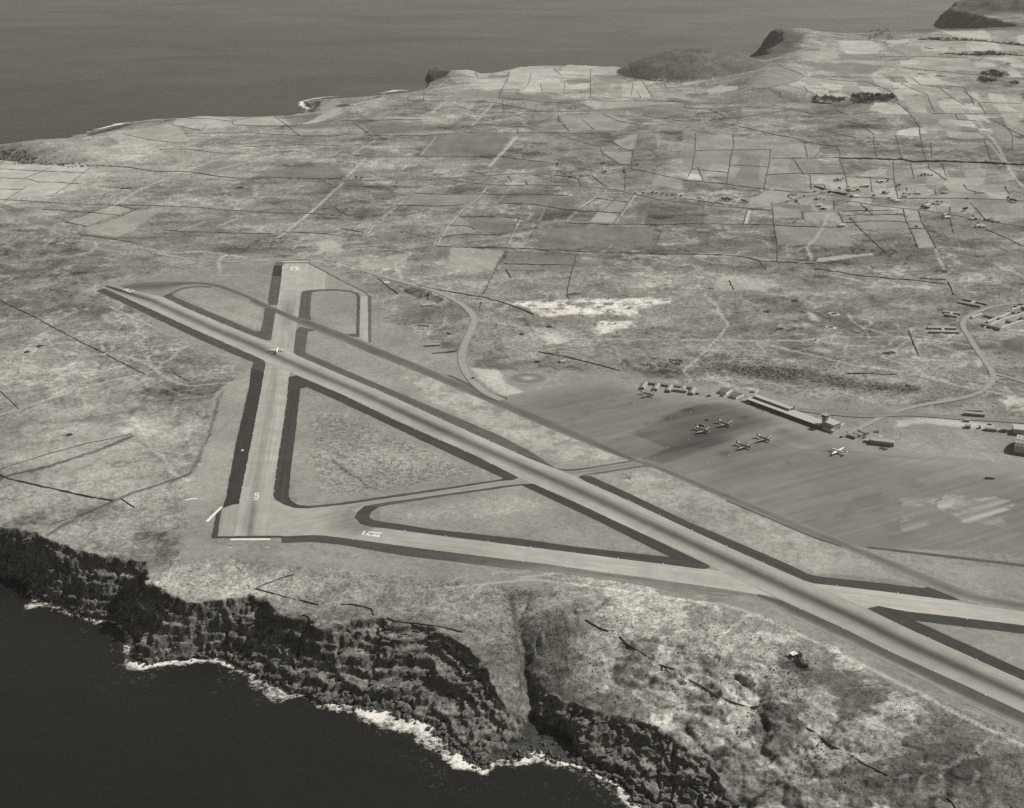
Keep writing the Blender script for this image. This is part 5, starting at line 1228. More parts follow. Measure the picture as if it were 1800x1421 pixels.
# ------------------------------------------------------------------ aircraft
def make_plane():
    t = thing('airliner', 'x', 'airplane', group='four-engined aircraft on the airfield')
    fus = MB().lathe_x([(-14.6, .12), (-13.5, .55), (-10, 1.15), (-5, 1.62), (0, 1.75), (6, 1.75), (10, 1.62), (12.2, 1.25), (13.4, .75), (13.9, .2)], 16, 0, 3.3).build('fuselage', M['metal'], t, True)
    MB().loft([[(11.2, -1.0, 4.35), (11.2, 1.0, 4.35), (11.2, .7, 4.95), (11.2, -.7, 4.95)], [(12.3, -.75, 4.2), (12.3, .75, 4.2), (12.3, .45, 4.55), (12.3, -.45, 4.55)]]).build('cockpit_window', M['glass'], fus)
    def foil(x0, c, y, z, th):
        return [(x0, y, z), (x0 - .12 * c, y, z + .6 * th), (x0 - .4 * c, y, z + th * .8), (x0 - c, y, z + .1), (x0 - .4 * c, y, z - .4 * th), (x0 - .1 * c, y, z - .45 * th)]
    for sg in (1, -1):
        w = MB().loft([foil(4.2, 6.0, sg * 0.9, 2.5, .85), foil(3.3, 4.3, sg * 8.5, 2.95, .6), foil(1.6, 2.2, sg * 17.0, 3.5, .28), foil(1.0, 1.0, sg * 17.9, 3.55, .1)]).build('wing', M['metal'], t, True)
        tp = MB().loft([foil(-10.6, 2.9, sg * .3, 3.9, .32), foil(-11.6, 1.5, sg * 5.7, 4.05, .18), foil(-12.0, .8, sg * 6.1, 4.05, .1)]).build('tailplane', M['metal'], t, True)
        for yy, zz, xx in ((4.7, 2.75, 3.9), (9.6, 3.05, 3.2)):
            e = MB().lathe_x([(xx - 4.2, .1), (xx - 2.2, .62), (xx + .6, .78), (xx + 2.0, .78), (xx + 2.4, .6), (xx + 2.5, .3)], 12, sg * yy, zz).build('engine', M['metal'], t, True)
            pr = MB()
            pr.lathe_x([(xx + 2.45, .28), (xx + 3.0, .06)], 8, sg * yy, zz)
            for k in range(3):
                a = k * 2.094 + yy
                dx, dz = math.cos(a), math.sin(a)
                o = len(pr.v); x0 = xx + 2.6
                for r, ww in ((.15, .14), (1.1, .2), (1.95, .1)):
                    for s_, q_ in ((1, .05), (-1, -.05)):
                        pr.v.append((x0 + q_, sg * yy + r * dx - s_ * ww * dz, zz + r * dz + s_ * ww * dx))
                pr.f += [(o, o + 1, o + 3, o + 2), (o + 2, o + 3, o + 5, o + 4)]
            pr.build('propeller', M['dark_metal'], e)
        g = MB().box(2.0, 2.35, sg * 4.7 - .15, sg * 4.7 + .15, .5, 2.6).build('landing_gear', M['dark_metal'], t)
        wh = MB()
        for q in (-.35, .35):
            o = len(wh.v)
            for yv in (-.17, .17):
                wh.v += [(2.17 + .62 * math.cos(a), sg * 4.7 + q + yv, .62 + .62 * math.sin(a)) for a in np.linspace(0, 2 * math.pi, 13)[:-1]]
            wh.f += [(o + k, o + (k + 1) % 12, o + 12 + (k + 1) % 12, o + 12 + k) for k in range(12)] + [tuple(o + k for k in range(12)), tuple(o + 23 - k for k in range(12))]
        wh.build('wheel', M['rubber'], g)
    MB().loft([[(-9.0, .16, 4.6), (-9.0, -.16, 4.6), (-13.8, -.08, 4.1), (-13.8, .08, 4.1)], [(-11.2, .12, 6.6), (-11.2, -.12, 6.6), (-14.1, -.06, 6.6), (-14.1, .06, 6.6)], [(-12.5, .06, 8.3), (-12.5, -.06, 8.3), (-14.0, -.04, 8.3), (-14.0, .04, 8.3)]]).build('tail_fin', M['metal'], t)
    g = MB().box(10.6, 10.85, -.12, .12, .5, 2.2).build('landing_gear', M['dark_metal'], t)
    MB().cyl(10.7, 0, 0.05, .9, .3, .3, 8).build('wheel', M['rubber'], g)
    for k in range(9):
        pass
    for sg in (1, -1):
        win = MB()
        for k in range(10):
            o = len(win.v); x0 = -4.5 + 1.35 * k
            win.v += [(x0, sg * 1.72, 3.65), (x0 + .6, sg * 1.72, 3.65), (x0 + .6, sg * 1.64, 4.1), (x0, sg * 1.64, 4.1)]; win.f.append((o, o + 1, o + 2, o + 3))
        wo_ = win.build('cabin_windows', M['glass'], fus); wo_.location.y = sg * .03
        wo_['kind'] = 'stuff'
    return t
PL = [((1127,689.5),(1150,696.5),'silver four-engined airliner parked nose right below the comb-shaped building'),
      ((1222,751.5),(1248,760.5),'silver airliner on the dark apron with a service truck beside its tail'),
      ((1261,739.5),(1286,750),'silver airliner parked nearest the terminal on the dark oily apron'),
      ((1295,779.5),(1320,788),'silver airliner parked lowest of the parked pair on the paler apron'),
      ((1330,766),(1354.5,776),'silver airliner behind the pale apron pair, its wing tip almost touching the other'),
      ((1488,798),(1458.5,789.5),'bright airliner taxiing nose left in front of the three small huts'),
      ((485.6,621.5),(488.5,611.0),'lone bright airliner seen from behind where the two runways cross')]
proto = make_plane()
for i, (tl, ns, lb) in enumerate(PL):
    a, b = np.array(G(*tl, 93)), np.array(G(*ns, 92.5))
    c = (a + b) / 2; rz = math.atan2(b[1] - a[1], b[0] - a[0])
    zz = Z0 + 0.2
    if i == 0:
        proto.location = (c[0], c[1], zz); proto.rotation_euler = (0, 0, rz); proto['label'] = lb
    else:
        r = dup(proto, (c[0], c[1], zz), rz, lb)
        if i >= 5:                                # paler metal stands in for sun glint on these two
            for ch in r.children:
                if ch.type == 'MESH' and ch.data.materials[0] == M['metal']:
                    ch.material_slots[0].link = 'OBJECT'; ch.material_slots[0].material = M['bright_metal']

# ------------------------------------------------------------------ buildings
def hut(name, p0, p1, depth, height, label, cat, group=None, roof='gable', wallm='grey_wall', roofm='roof_grey', rise=None, back=True, wins=True, par=None, doors=1):
    """building whose visible front foot runs from photo point p0 to p1; depth goes away from the viewer"""
    a, b = np.array(on_ground(*p0)), np.array(on_ground(*p1))
    L = float(np.hypot(*(b - a))); rz = math.atan2(b[1] - a[1], b[0] - a[0])
    z = ground_h(*((a + b) / 2))
    t = thing(name, label, cat, (a[0], a[1], z), rz, group)
    y0, y1 = 0.0, depth
    MB().box(0, L, y0, y1, -1.0, height).build('wall', M[wallm], t)
    if roof == 'gable': MB().gable(0, L, y0, y1, height + 0.06, rise or depth * .24, .35).build('roof', M[roofm], t)
    else:
        r = MB().box(-.4, L + .4, y0 - .4, y1 + .4, height + .02, height + .4).build('roof', M[roofm], t)
    if wins:
        k = max(int(L / 4.5), 1)
        dpos = k // 2
        for i in range(k):
            xc = L * (i + .5) / k
            if i == dpos and doors: MB().box(xc - .7, xc + .7, -.08, .02, 0, 2.1).build('door', M['dark'], t)
            elif k <= 16 or i % 2 == 0: MB().box(xc - .9, xc + .9, -.07, .02, 1.0, 2.2).build('window', M['glass'], t)
    return t, L
G_H = 'low camp huts'
# comb-shaped building at the left of the apron
a, b = np.array(on_ground(1131,675.5)), np.array(on_ground(1224,686))
L = float(np.hypot(*(b - a))); rz = math.atan2(b[1] - a[1], b[0] - a[0])
t = thing('comb_building', 'grey comb-shaped building with five wings at the far left of the apron', 'building', (a[0], a[1], Z0), rz)
MB().box(0, L, 0, 7, -1, 3.6).build('wall', M['grey_wall'], t)
MB().gable(0, L, 0, 7, 3.66, 1.8).build('roof', M['roof_grey'], t)
for f0, f1, ln in ((0.0, .085, 27), (.235, .325, 26), (.48, .57, 26), (.72, .81, 10), (.915, 1.0, 26)):
    wng = MB().box(L * f0, L * f1, -ln, -.02, -1, 3.6).build('wing_wall', M['grey_wall'], t)
    r = MB(); x0, x1, xm = L * f0 - .3, L * f1 + .3, L * (f0 + f1) / 2
    r.v += [(x0, -ln - .3, 3.66), (xm, -ln - .3, 5.3), (x1, -ln - .3, 3.66), (x0, 3.4, 3.66), (xm, 3.4, 5.3), (x1, 3.4, 3.66)]
    r.f += [(0, 1, 4, 3), (1, 2, 5, 4), (0, 2, 1), (3, 4, 5), (0, 3, 5, 2)]
    r.build('wing_roof', M['roof_grey'], t)
    MB().box(xm - .8, xm + .8, -ln - .08, -ln + .02, 0, 2.2).build('door', M['dark'], wng)
MB().box(L * .60, L * .85, -19, -11, -1, 4.0).build('hall_wall', M['grey_wall'], t)
MB().gable(L * .60, L * .85, -19, -11, 4.06, 2.0).build('hall_roof', M['roof_pale'], t)
# gabled pair right of it
hut('gabled_house', (1262.5,691.5), (1276,694.5), 24, 4.2, 'grey gabled building with whitewashed end, left of the pair beside the terminal', 'building', 'gabled buildings beside the terminal', wallm='white', roofm='roof_dark', rise=3.2)
hut('gabled_house', (1282,698.5), (1294,702), 24, 4.2, 'grey gabled building with whitewashed end, right of the pair touching the terminal forecourt', 'building', 'gabled buildings beside the terminal', wallm='white', roofm='roof_dark', rise=3.2)
hut('shed', (1320,690), (1328,691), 6, 3, 'small pale shed behind the gabled pair', 'shed', wallm='white', roofm='roof_pale')
hut('shed', (1305,706.5), (1311.5,707), 4, 2.4, 'tiny white kiosk at the left end of the terminal', 'shed', wallm='white', roofm='roof_pale', roof='flat')
# terminal
a, b = np.array(on_ground(1312.5,706.5)), np.array(on_ground(1441,754))
L = float(np.hypot(*(b - a))); rz = math.atan2(b[1] - a[1], b[0] - a[0])
t = thing('terminal', 'very long low terminal building with pale flat roof along the apron', 'building', (a[0], a[1], Z0), rz)
MB().box(0, L, 0, 20, -1, 5.4).build('wall', M['grey_wall'], t)
MB().box(-.5, L + .5, -2.2, 20.5, 5.42, 5.9).build('roof', M['roof_pale'], t)
cs = MB().box(4, L * .53, 11, 20, 5.92, 9.0).build('clerestory', M['grey_wall'], t)
MB().box(3.6, L * .53 + .4, 10.6, 20.4, 9.02, 9.4).build('clerestory_roof', M['roof_pale'], cs)
for i in range(34):
    x = L * (i + .5) / 34
    if i % 6 == 3: MB().box(x - 1.2, x + 1.2, -.09, .02, 0, 3.0).build('door', M['dark'], t)
    else: MB().box(x - 1.6, x + 1.6, -.07, .02, 1.4, 3.6).build('window', M['glass'], t)
for i in range(18):
    MB().box(L * i / 17.2 - .12, L * i / 17.2 + .12, -2.0, -1.76, 0, 5.4).build('canopy_post', M['grey_wall'], t)
MB().box(L * .535, L * .535 + 1.6, 20.6, 22.2, -1, 11).build('chimney', M['dark_metal'], t)
# fence along the forecourt
for i, (p, q) in enumerate((((1328,718),(1343,724)), ((1354,727),(1371,733)), ((1381,736),(1415,748)), ((1417,749),(1431,754)), ((1434,755),(1451,761)))):
    a2, b2 = np.array(G(*p)), np.array(G(*q)); LL = float(np.hypot(*(b2 - a2)))
    f = thing('barrier_fence', '%srailing from the left in front of the terminal' % (['first ', 'second ', 'third ', 'fourth ', 'fifth '][i] + 'dark '), 'fence', (a2[0], a2[1], Z0), math.atan2(b2[1] - a2[1], b2[0] - a2[0]), 'railings in front of the terminal')
    MB().box(0, LL, -.05, .05, .9, 1.05).build('rail', M['dark_metal'], f)
    MB().box(0, LL, -.04, .04, .35, .8).build('panel', M['dark_metal'], f)
    for k in range(int(LL / 4) + 1): MB().box(k * 4 - .06, k * 4 + .06, -.06, .06, 0, 1.1).build('post', M['dark_metal'], f)
# control tower block
a, b = np.array(on_ground(1444,751)), np.array(on_ground(1464,759))
L = float(np.hypot(*(b - a))); rz = math.atan2(b[1] - a[1], b[0] - a[0])
t = thing('control_building', 'tall block with control tower at the right end of the terminal', 'building', (a[0], a[1], Z0), rz)
MB().box(0, L, 0, 18, -1, 10.5).build('wall', M['pale_wall'], t)
MB().box(-.4, L + .4, -.4, 18.4, 10.52, 11.1).build('roof', M['roof_pale'], t)
an = MB().box(L * .25, L + 5, -6, -.03, -1, 4.5).build('annex', M['pale_wall'], t)
MB().box(L * .25 - .3, L + 5.3, -6.3, -.05, 4.52, 4.9).build('annex_roof', M['roof_pale'], an)
tw = MB().box(-1.0, 5.4, 1.2, 7.6, 11.12, 18.0).build('tower_shaft', M['grey_wall'], t)
cab = MB().box(-2.2, 6.6, 0, 8.8, 18.02, 21.0).build('tower_cab', M['glass'], t)
MB().box(-3.4, 7.8, -1.2, 10.0, 21.02, 21.6).build('tower_roof', M['roof_grey'], cab)
MB().box(-3.2, 7.6, -1.0, 9.8, 17.5, 17.98).build('tower_balcony', M['grey_wall'], tw)
MB().cyl(2.2, 4.4, 21.62, 26.0, .18, .1, 6).build('mast', M['dark_metal'], cab)
MB().cyl(2.2, 4.4, 26.02, 27.2, .6, .6, 8).build('beacon', M['white'], cab)
for fl in range(3):
    for i in range(6):
        x = L * (i + .5) / 6
        MB().box(x - .9, x + .9, -.07, .02, 1.2 + 3.3 * fl, 2.7 + 3.3 * fl).build('window', M['glass'], t)
    for i in range(4):
        y = 18 * (i + .5) / 4
        MB().box(L - .02, L + .07, y - 1.2, y + 1.2, 1.0 + 3.3 * fl, 2.9 + 3.3 * fl).build('window', M['glass'], t)
hut('shed', (1478,752), (1485,749), 4, 3, 'white box shed just right of the control tower block', 'shed', wallm='white', roofm='roof_pale', roof='flat')
# huts right of the tower
for p0, p1, lb in (((1488,767.5),(1503,772.5),'lowest and leftmost of three small huts right of the control tower'), ((1498,764.5),(1512,769.5),'middle of three small parallel huts right of the control tower'), ((1506,759.5),(1521,766),'uppermost of three small parallel huts right of the control tower')):
    hut('low_hut', p0, p1, 8, 4.2, lb, 'hut', 'three huts right of the control tower', roofm='roof_pale')
hut('freight_shed', (1530,781), (1571,786), 12, 6.5, 'long flat-roofed shed with dark front right of the three huts', 'building', roof='flat', roofm='roof_grey')
hut('lean_to', (1519.5,777.5), (1529,779), 8, 3.2, 'low dark lean-to at the left end of the long freight shed', 'shed', roof='flat', roofm='roof_grey')
hut('shed', (1539,760), (1546,761), 5, 3.6, 'small shed with white end standing behind the long freight shed', 'shed', wallm='white')
hut('shed', (1544.5,774), (1549,774.5), 9, 4.5, 'narrow dark store behind the middle of the long freight shed', 'shed', roof='flat', roofm='roof_pale')
# works yard at the right
hut('workshop', (1695,730.5), (1731,733.5), 8, 4.5, 'long thin shed beside the service road near the right edge', 'building', roofm='roof_pale')
hut('workshop', (1700,723), (1728,724), 3, 1.6, 'very low thin dark shed behind the long thin shed', 'shed', roof='flat', roofm='roof_grey')
for p0, p1, d, h, lb in (((1695.5,742),(1704.5,742.5),6,3.5,'dark shed at the left end of the pale works yard, upper one'), ((1697,753),(1706,753.8),8,4.5,'dark shed at the left end of the pale works yard, lower one'),
    ((1720,753.5),(1724,754),5,4,'tiny dark hut in the middle of the pale works yard'), ((1739,747.3),(1743.5,747.6),5,2.5,'small dark box on the upper edge of the pale works yard'),
    ((1731.5,757.5),(1752,759.5),8,4.2,'long low shed along the lower edge of the pale works yard'), ((1760,759.5),(1770,760.8),10,5.5,'square shed at the right end of the pale works yard')):
    hut('yard_shed', p0, p1, d, h, lb, 'shed', 'sheds in the works yard', roofm='roof_pale')
hut('store_building', (1780.5,764), (1800,766), 22, 9, 'tall square building just behind the arched hangar at the right edge', 'building', roof='flat', roofm='roof_pale')
# hangar
a, b = np.array(on_ground(1781,798)), np.array(on_ground(1802,801.5))
dv = (b - a) / np.hypot(*(b - a)); rz = math.atan2(dv[1], dv[0])
t = thing('arched_hangar', 'large arched hangar with pale ribbed roof cut by the right edge', 'hangar', (a[0], a[1], Z0), rz)
HW, HL, HH = 52.0, 60.0, 15.0
arc = [(HW / 2 - HW / 2 * math.cos(k * math.pi / 16), 4 + HH * math.sin(k * math.pi / 16) - 0.0) for k in range(17)]
mb = MB(); mb.v = [(x, y, z) for x in (0, HL) for y, z in arc] + [(x, y, z - .35) for x in (0, HL) for y, z in arc]
for k in range(16):
    mb.f += [(k, k + 1, 17 + k + 1, 17 + k), (34 + k, 51 + k, 51 + k + 1, 34 + k + 1)]
    mb.f += [(k, 34 + k, 34 + k + 1, k + 1), (17 + k, 17 + k + 1, 51 + k + 1, 51 + k)]
rf = mb.build('roof', M['roof_pale'], t)
for i in range(13):
    x = HL * i / 12.0; r = MB()
    for k in range(17):
        y, z = arc[k]; n_ = math.pi * k / 16
        oy, oz = -math.cos(n_) * .35, math.sin(n_) * .35
        r.v += [(x - .25, y, z), (x + .25, y, z), (x + .25, y + oy, z + oz), (x - .25, y + oy, z + oz)]
        if k:
            o = 4 * k
            r.f += [(o - 4, o - 3, o + 1, o), (o - 3, o - 2, o + 2, o + 1), (o - 2, o - 1, o + 3, o + 2), (o - 1, o - 4, o, o + 3)]
    r.build('roof_rib', M['roof_grey'], rf)
for k in range(2, 15, 2):
    y, z = arc[k]; MB().box(0, HL, y - .2, y + .2, z + .05, z + .4).build('roof_batten', M['roof_grey'], rf)
for nm, x0 in (('end_wall', .6), ('end_wall', HL - 1.0)):
    e = MB(); e.v = [(x0, y, z - .4) for y, z in arc] + [(x0 + .4, y, z - .4) for y, z in arc] + [(x0, 0, -1), (x0, HW, -1), (x0 + .4, 0, -1), (x0 + .4, HW, -1)]
    e.f = [tuple(range(17)) + (35, 34), tuple(33 - k for k in range(17)) + (36, 37), (34, 0, 17, 36), (16, 35, 37, 33), (34, 36, 37, 35)] + [(k, k + 1, 18 + k, 17 + k) for k in range(16)]
    ew = e.build(nm, M['grey_wall'], t)
    if x0 < 1:
        for k in range(4): MB().box(x0 - .25, x0 - .03, 8 + 9 * k, 16.6 + 9 * k, 0, 10).build('door', M['dark_metal'], ew)
MB().box(.3, HL - .3, .0, .4, -1, 4).build('side_wall', M['grey_wall'], t)
MB().box(.3, HL - .3, HW - .4, HW, -1, 4).build('side_wall', M['grey_wall'], t)
for i in range(8): MB().box(3 + 7.2 * i, 4.2 + 7.2 * i, -2.4, -.05, -1, 3.6).build('buttress', M['grey_wall'], t)
# barrack huts: pairs joined by a link
def barrack(f0, f1, b0, b1, lb):
    a, b = np.array(on_ground(*f0)), np.array(on_ground(*f1)); a2, b2 = np.array(on_ground(*b0)), np.array(on_ground(*b1))
    z = ground_h(*((a + b) / 2)); t = thing('barrack_block', lb, 'building', (a[0], a[1], z), 0, 'H-shaped barrack blocks')
    for k, (p, q) in enumerate(((a, b), (a2, b2))):
        d = q - p; L = np.hypot(*d); d = d / L; n = np.array((-d[1], d[0])); p0 = p - a
        w = 8.0
        cs = [p0, p0 + d * L, p0 + d * L + n * w, p0 + n * w]
        zz = ground_h(*((p + q) / 2)) - z
        wl = MB().quad_prism([tuple(c) for c in cs], zz - 2, zz + 3.4).build('wall', M['grey_wall'], t)
        r = MB(); r.v = [(*c, zz + 3.45) for c in (cs[0] - n * .4, cs[1] - n * .4, cs[2] + n * .4, cs[3] + n * .4)] + [(*(p0 + n * w / 2), zz + 5.4), (*(p0 + d * L + n * w / 2), zz + 5.4)]
        r.f = [(0, 1, 5, 4), (2, 3, 4, 5), (1, 2, 5), (3, 0, 4), (3, 2, 1, 0)]
        r.build('roof', M['roof_pale'], t)
        for i in range(6):
            c = p0 + d * L * (i + .5) / 6 - n * .06
            MB().quad_prism([tuple(c - d), tuple(c + d), tuple(c + d + n * .05), tuple(c - d + n * .05)], zz + 1.2, zz + 2.4).build('window', M['glass'], wl)
    m0, m1 = (a + b) / 2 - a, (a2 + b2) / 2 - a; d = m1 - m0; L = np.hypot(*d); d /= L; n = np.array((-d[1], d[0])) * 2.5
    zz = ground_h(*((a2 + b2) / 2)) - z
    MB().quad_prism([tuple(m0 + d * 8.1 - n), tuple(m1 - d * .1 - n), tuple(m1 - d * .1 + n), tuple(m0 + d * 8.1 + n)], -2, max(zz, 0) + 3.2).build('link_passage', M['roof_pale'], t)
barrack((1683,533),(1723,541),(1692,527.5),(1734,537.5), 'uppermost H-shaped barrack block left of the camp road')
barrack((1659,556),(1682,559.5),(1657,551),(1688,555), 'small middle H-shaped barrack block left of the camp road')
barrack((1635,586),(1686,587.5),(1631,579),(1681,580.5), 'lowest H-shaped barrack block, lying level, left of the camp road')
# the hospital-like complex at the edge of the photo
ct = thing('camp_complex', 'cluster of long wards joined by covered corridors inside the camp road loop', 'building', (*on_ground(1740, 575), ground_h(*on_ground(1740, 575))))
c0 = np.array(ct.location[:2]); cz = ct.location.z
def bar(nm, p, q, w, h, wm, rm, par):
    a, b = np.array(on_ground(*p)), np.array(on_ground(*q)); d = b - a; L = np.hypot(*d); d /= L; n = np.array((-d[1], d[0]))
    if n[1] < 0: n = -n
    p0 = a - c0; zz = ground_h(*((a + b) / 2)) - cz
    cs = [p0, p0 + d * L, p0 + d * L + n * w, p0 + n * w]
    wl = MB().quad_prism([tuple(c) for c in cs], zz - 2, zz + h).build(nm, M[wm], par)
    r = MB(); r.v = [(*c, zz + h + .05) for c in (cs[0] - n * .4, cs[1] - n * .4, cs[2] + n * .4, cs[3] + n * .4)] + [(*(p0 + n * w / 2), zz + h + w * .22), (*(p0 + d * L + n * w / 2), zz + h + w * .22)]
    r.f = [(0, 1, 5, 4), (2, 3, 4, 5), (1, 2, 5), (3, 0, 4), (3, 2, 1, 0)]
    r.build('roof', M[rm], wl)
for p, q, w in (((1725,573),(1757,582),8), ((1728,557),(1749,561.5),8), ((1754,562.5),(1763,564.5),8), ((1767,566.5),(1781,570.5),8), ((1782,539.5),(1812,547),8), ((1790,536),(1812,541),8), ((1791,561.5),(1812,566),8), ((1774,549),(1784,552),8), ((1788,551),(1795,553),8)):
    bar('ward', p, q, w, 4.0, 'grey_wall', 'roof_grey', ct)
for p, q, w in (((1741,574),(1770,563.5),5), ((1770,563.5),(1810,548.5),5), ((1709.5,560.5),(1727,554.5),6), ((1737,568.5),(1757,560),5), ((1757,559),(1778,551.5),5), ((1779,549.5),(1804,541),5), ((1758,581),(1776,574.5),6), ((1776,574),(1800,566.5),6)):
    bar('corridor', p, q, w, 3.2, 'pale_wall', 'roof_pale', ct)
hut('tiny_hut', (1730.5,577.5), (1735,576), 3, 2.5, 'tiny white hut just below the ward cluster', 'hut', wallm='white', roofm='roof_pale', roof='flat')
# scattered huts left of the apron
for p0, p1, d, h, lb, wm, rm in (((743,540),(763,538),6,3,'low pale hut beside the scrubby hollow near the road bend','white','roof_pale'), ((738,573),(755.5,574.5),5,2.6,'low pale hut, middle one of three left of the curving road','white','roof_pale'),
    ((748.5,609.5),(773,608.5),6,3,'low pale hut with dark front, lowest of three left of the curving road','grey_wall','roof_pale'), ((785,586.5),(793,588),4,2.5,'small dark hut just left of the curving road','grey_wall','roof_grey'),
    ((986,638.5),(995,637.5),9,2.6,'pale square slab-roofed hut up the slope from the round pan','white','roof_pale'), ((941,637),(949,637.5),4,2.5,'dark flat hut on the scrub above the round pan','dark_metal','roof_dark')):
    hut('low_hut', p0, p1, d, h, lb, 'hut', 'scattered huts left of the apron', wallm=wm, roofm=rm)
hut('stone_hut', (1387.5,1152.5), (1393.5,1157), 7, 3.2, 'lone hut with bright flat roof on the coastal slope among dark bushes', 'hut', wallm='wall_stone', roofm='white', roof='flat')
hut('farm_shed', (1059,303.5), (1064.5,303.7), 10, 4, 'lone white farmhouse above the crossroads in the middle distance', 'house', wallm='white', roofm='roof_pale')
hut('farm_shed', (214,333), (230,331.5), 8, 3, 'long dark farm shed in the fields at the far left', 'shed', wallm='dark_metal', roofm='roof_dark')
hut('farm_shed', (419,331), (427,331), 8, 3, 'small dark shed in open pasture left of the cross runway', 'shed', wallm='dark_metal', roofm='roof_dark')
hut('farm_shed', (1707,327.5), (1712,327.6), 8, 4, 'white house on the lane', 'house', wallm='white', roofm='roof_pale') if False else None

# gun pits and mounds in the middle ground
for i, (u, v, r, lb) in enumerate(((1465,552.5,9,'large round earth pit with pale rim in the middle ground'), (1459,576,8,'pale-rimmed earth pit below the large one'), (1397,529,6,'small dark emplacement highest on the slope'), (1348,548.5,5,'small dark emplacement at the left of the group'),
    (1371,579,6,'small dark emplacement with pale apron left of the rimmed pits'), (1432,599,6,'low emplacement beside the dirt track'), (1364,597,3,'tiny emplacement on the dirt track'), (1558,622,6,'left of two bushes-dark mounds below the H-shaped blocks'), (1568,620.5,5,'right of two bushes-dark mounds below the H-shaped blocks'), (70,609,5,'dark low emplacement left of the winding track'), (48,619,4,'smaller dark emplacement farther left of the winding track'), (122,765,4,'solitary dark emplacement on the bare left plateau'),
    (917,588,4,'dark pit on the scrub right of the curving road'), (965,575,5,'dark pit near the pale track right of the curving road'))):
    x, y = on_ground(u, v); z = ground_h(x, y)
    t = thing('gun_pit', lb, 'emplacement', (x, y, z), 0, 'old emplacements')
    mb = MB(); n = 14
    for rr, zz in ((r * 1.5, -.6), (r * 1.15, 1.3), (r * .85, 1.3), (r * .7, .1)):
        mb.v += [(rr * (1 + .12 * math.sin(3 * k + i)) * math.cos(2 * math.pi * k / n), rr * (1 + .12 * math.cos(2 * k + i)) * math.sin(2 * math.pi * k / n), zz) for k in range(n)]
    for q in range(3): mb.f += [(q * n + k, q * n + (k + 1) % n, (q + 1) * n + (k + 1) % n, (q + 1) * n + k) for k in range(n)]
    mb.build('bank', M['earth'] if i in (0, 1, 5, 6) else M['hedge'], t)
    f = MB(); f.v = [(r * .78 * math.cos(2 * math.pi * k / n), r * .78 * math.sin(2 * math.pi * k / n), .35) for k in range(n)]; f.f = [tuple(range(n))]
    f.build('floor', M['dark'], t)

# ------------------------------------------------------------------ small airfield furniture
def wind_tee():
    x, y = G(426, 793); t = thing('wind_tetrahedron', 'white wind tetrahedron standing on the dark shoulder of the cross runway', 'wind indicator', (x, y, Z0 + .15), 0.2)
    mb = MB(); mb.v = [(-3, -2.6, .8), (3, -2.6, .8), (0.2, 5.5, .8), (0, -1.0, 2.4)]; mb.f = [(0, 1, 3), (1, 2, 3), (2, 0, 3), (2, 1, 0)]
    mb.build('vane', M['white'], t); MB().cyl(0, 0, 0, .8, .3, .3, 8).build('pivot', M['dark_metal'], t)
wind_tee()
def mk_light():
    mb = MB(); mb.cyl(0, 0, 0, .9, 1.05, .5, 8)
    return mb.mesh('edge_marker', M['white'])
lm = mk_light()
def markers(pts, step, label, group):
    g = np.array(Gs(pts)); s = np.concatenate([[0], np.cumsum(np.hypot(*np.diff(g, axis=0).T))])
    for k_, q in enumerate(np.arange(step * .4, s[-1], step)):
        o = link('edge_marker', lm); o.location = (np.interp(q, s, g[:, 0]), np.interp(q, s, g[:, 1]), Z0 + .16); tag(o, '%s, %sfrom left' % (label, {0: 'first '}.get(k_, ordinal(k_))), 'marker', group)
markers([(465,650),(462.5,665),(455,707),(441.7,777),(429,840),(420,886)], 40, 'small white marker left of the cross runway', 'left edge markers of the cross runway')
markers([(507,668),(504,705),(494,773),(486,825),(481,870)], 40, 'small white marker right of the cross runway', 'right edge markers of the cross runway')
markers([(250,538),(350,584),(455,630)], 60, 'small white marker along the main runway tip', 'far near-side markers of the main runway')
markers([(600,694),(700,742),(833,801),(905,837)], 60, 'small white marker between scrub triangle and main runway', 'mid near-side markers of the main runway')
markers([(940,852),(1004,880),(1111,930),(1240,991)], 60, 'small white marker between long dark wedge and main runway', 'lower near-side markers of the main runway')
markers([(330,542),(440,588)], 60, 'small white marker beyond the main runway tip', 'tip far-side markers of the main runway')
markers([(606,662),(667,687),(787,742),(933,807)], 60, 'small white marker on the main runway facing the taxiway', 'far-side markers facing the taxiway')
markers([(1029,847),(1111,883),(1222,935),(1298,970),(1409,1019)], 60, 'small white marker beyond the main runway past the junction', 'far-side markers right of the junction')
markers([(590,944.5),(740,964.5),(893,984),(1053,1005.5),(1200,1025.5),(1310,1041)], 58, 'small white marker below the diagonal runway', 'lower markers of the diagonal runway')
markers([(682,930),(755,939.5),(907,959),(1063,979),(1225,999)], 58, 'small white marker above the diagonal runway', 'upper markers of the diagonal runway')
markers([(1429,1025),(1546,1039),(1660,1054)], 72, 'small white marker on the diagonal runway past the crossing', 'upper markers past the crossing')
markers([(1544,1068),(1662,1084),(1800,1101)], 72, 'small white marker on the dark wedge at lower right', 'wedge markers at the lower right')
markers([(1377,1058),(1483,1106),(1700,1208),(1800,1255)], 60, 'small white marker below the main runway at lower right', 'near-side markers at the lower right')
markers([(1600,1108),(1678,1143),(1800,1198)], 60, 'small white marker above the main runway at lower right', 'far-side markers at the lower right')
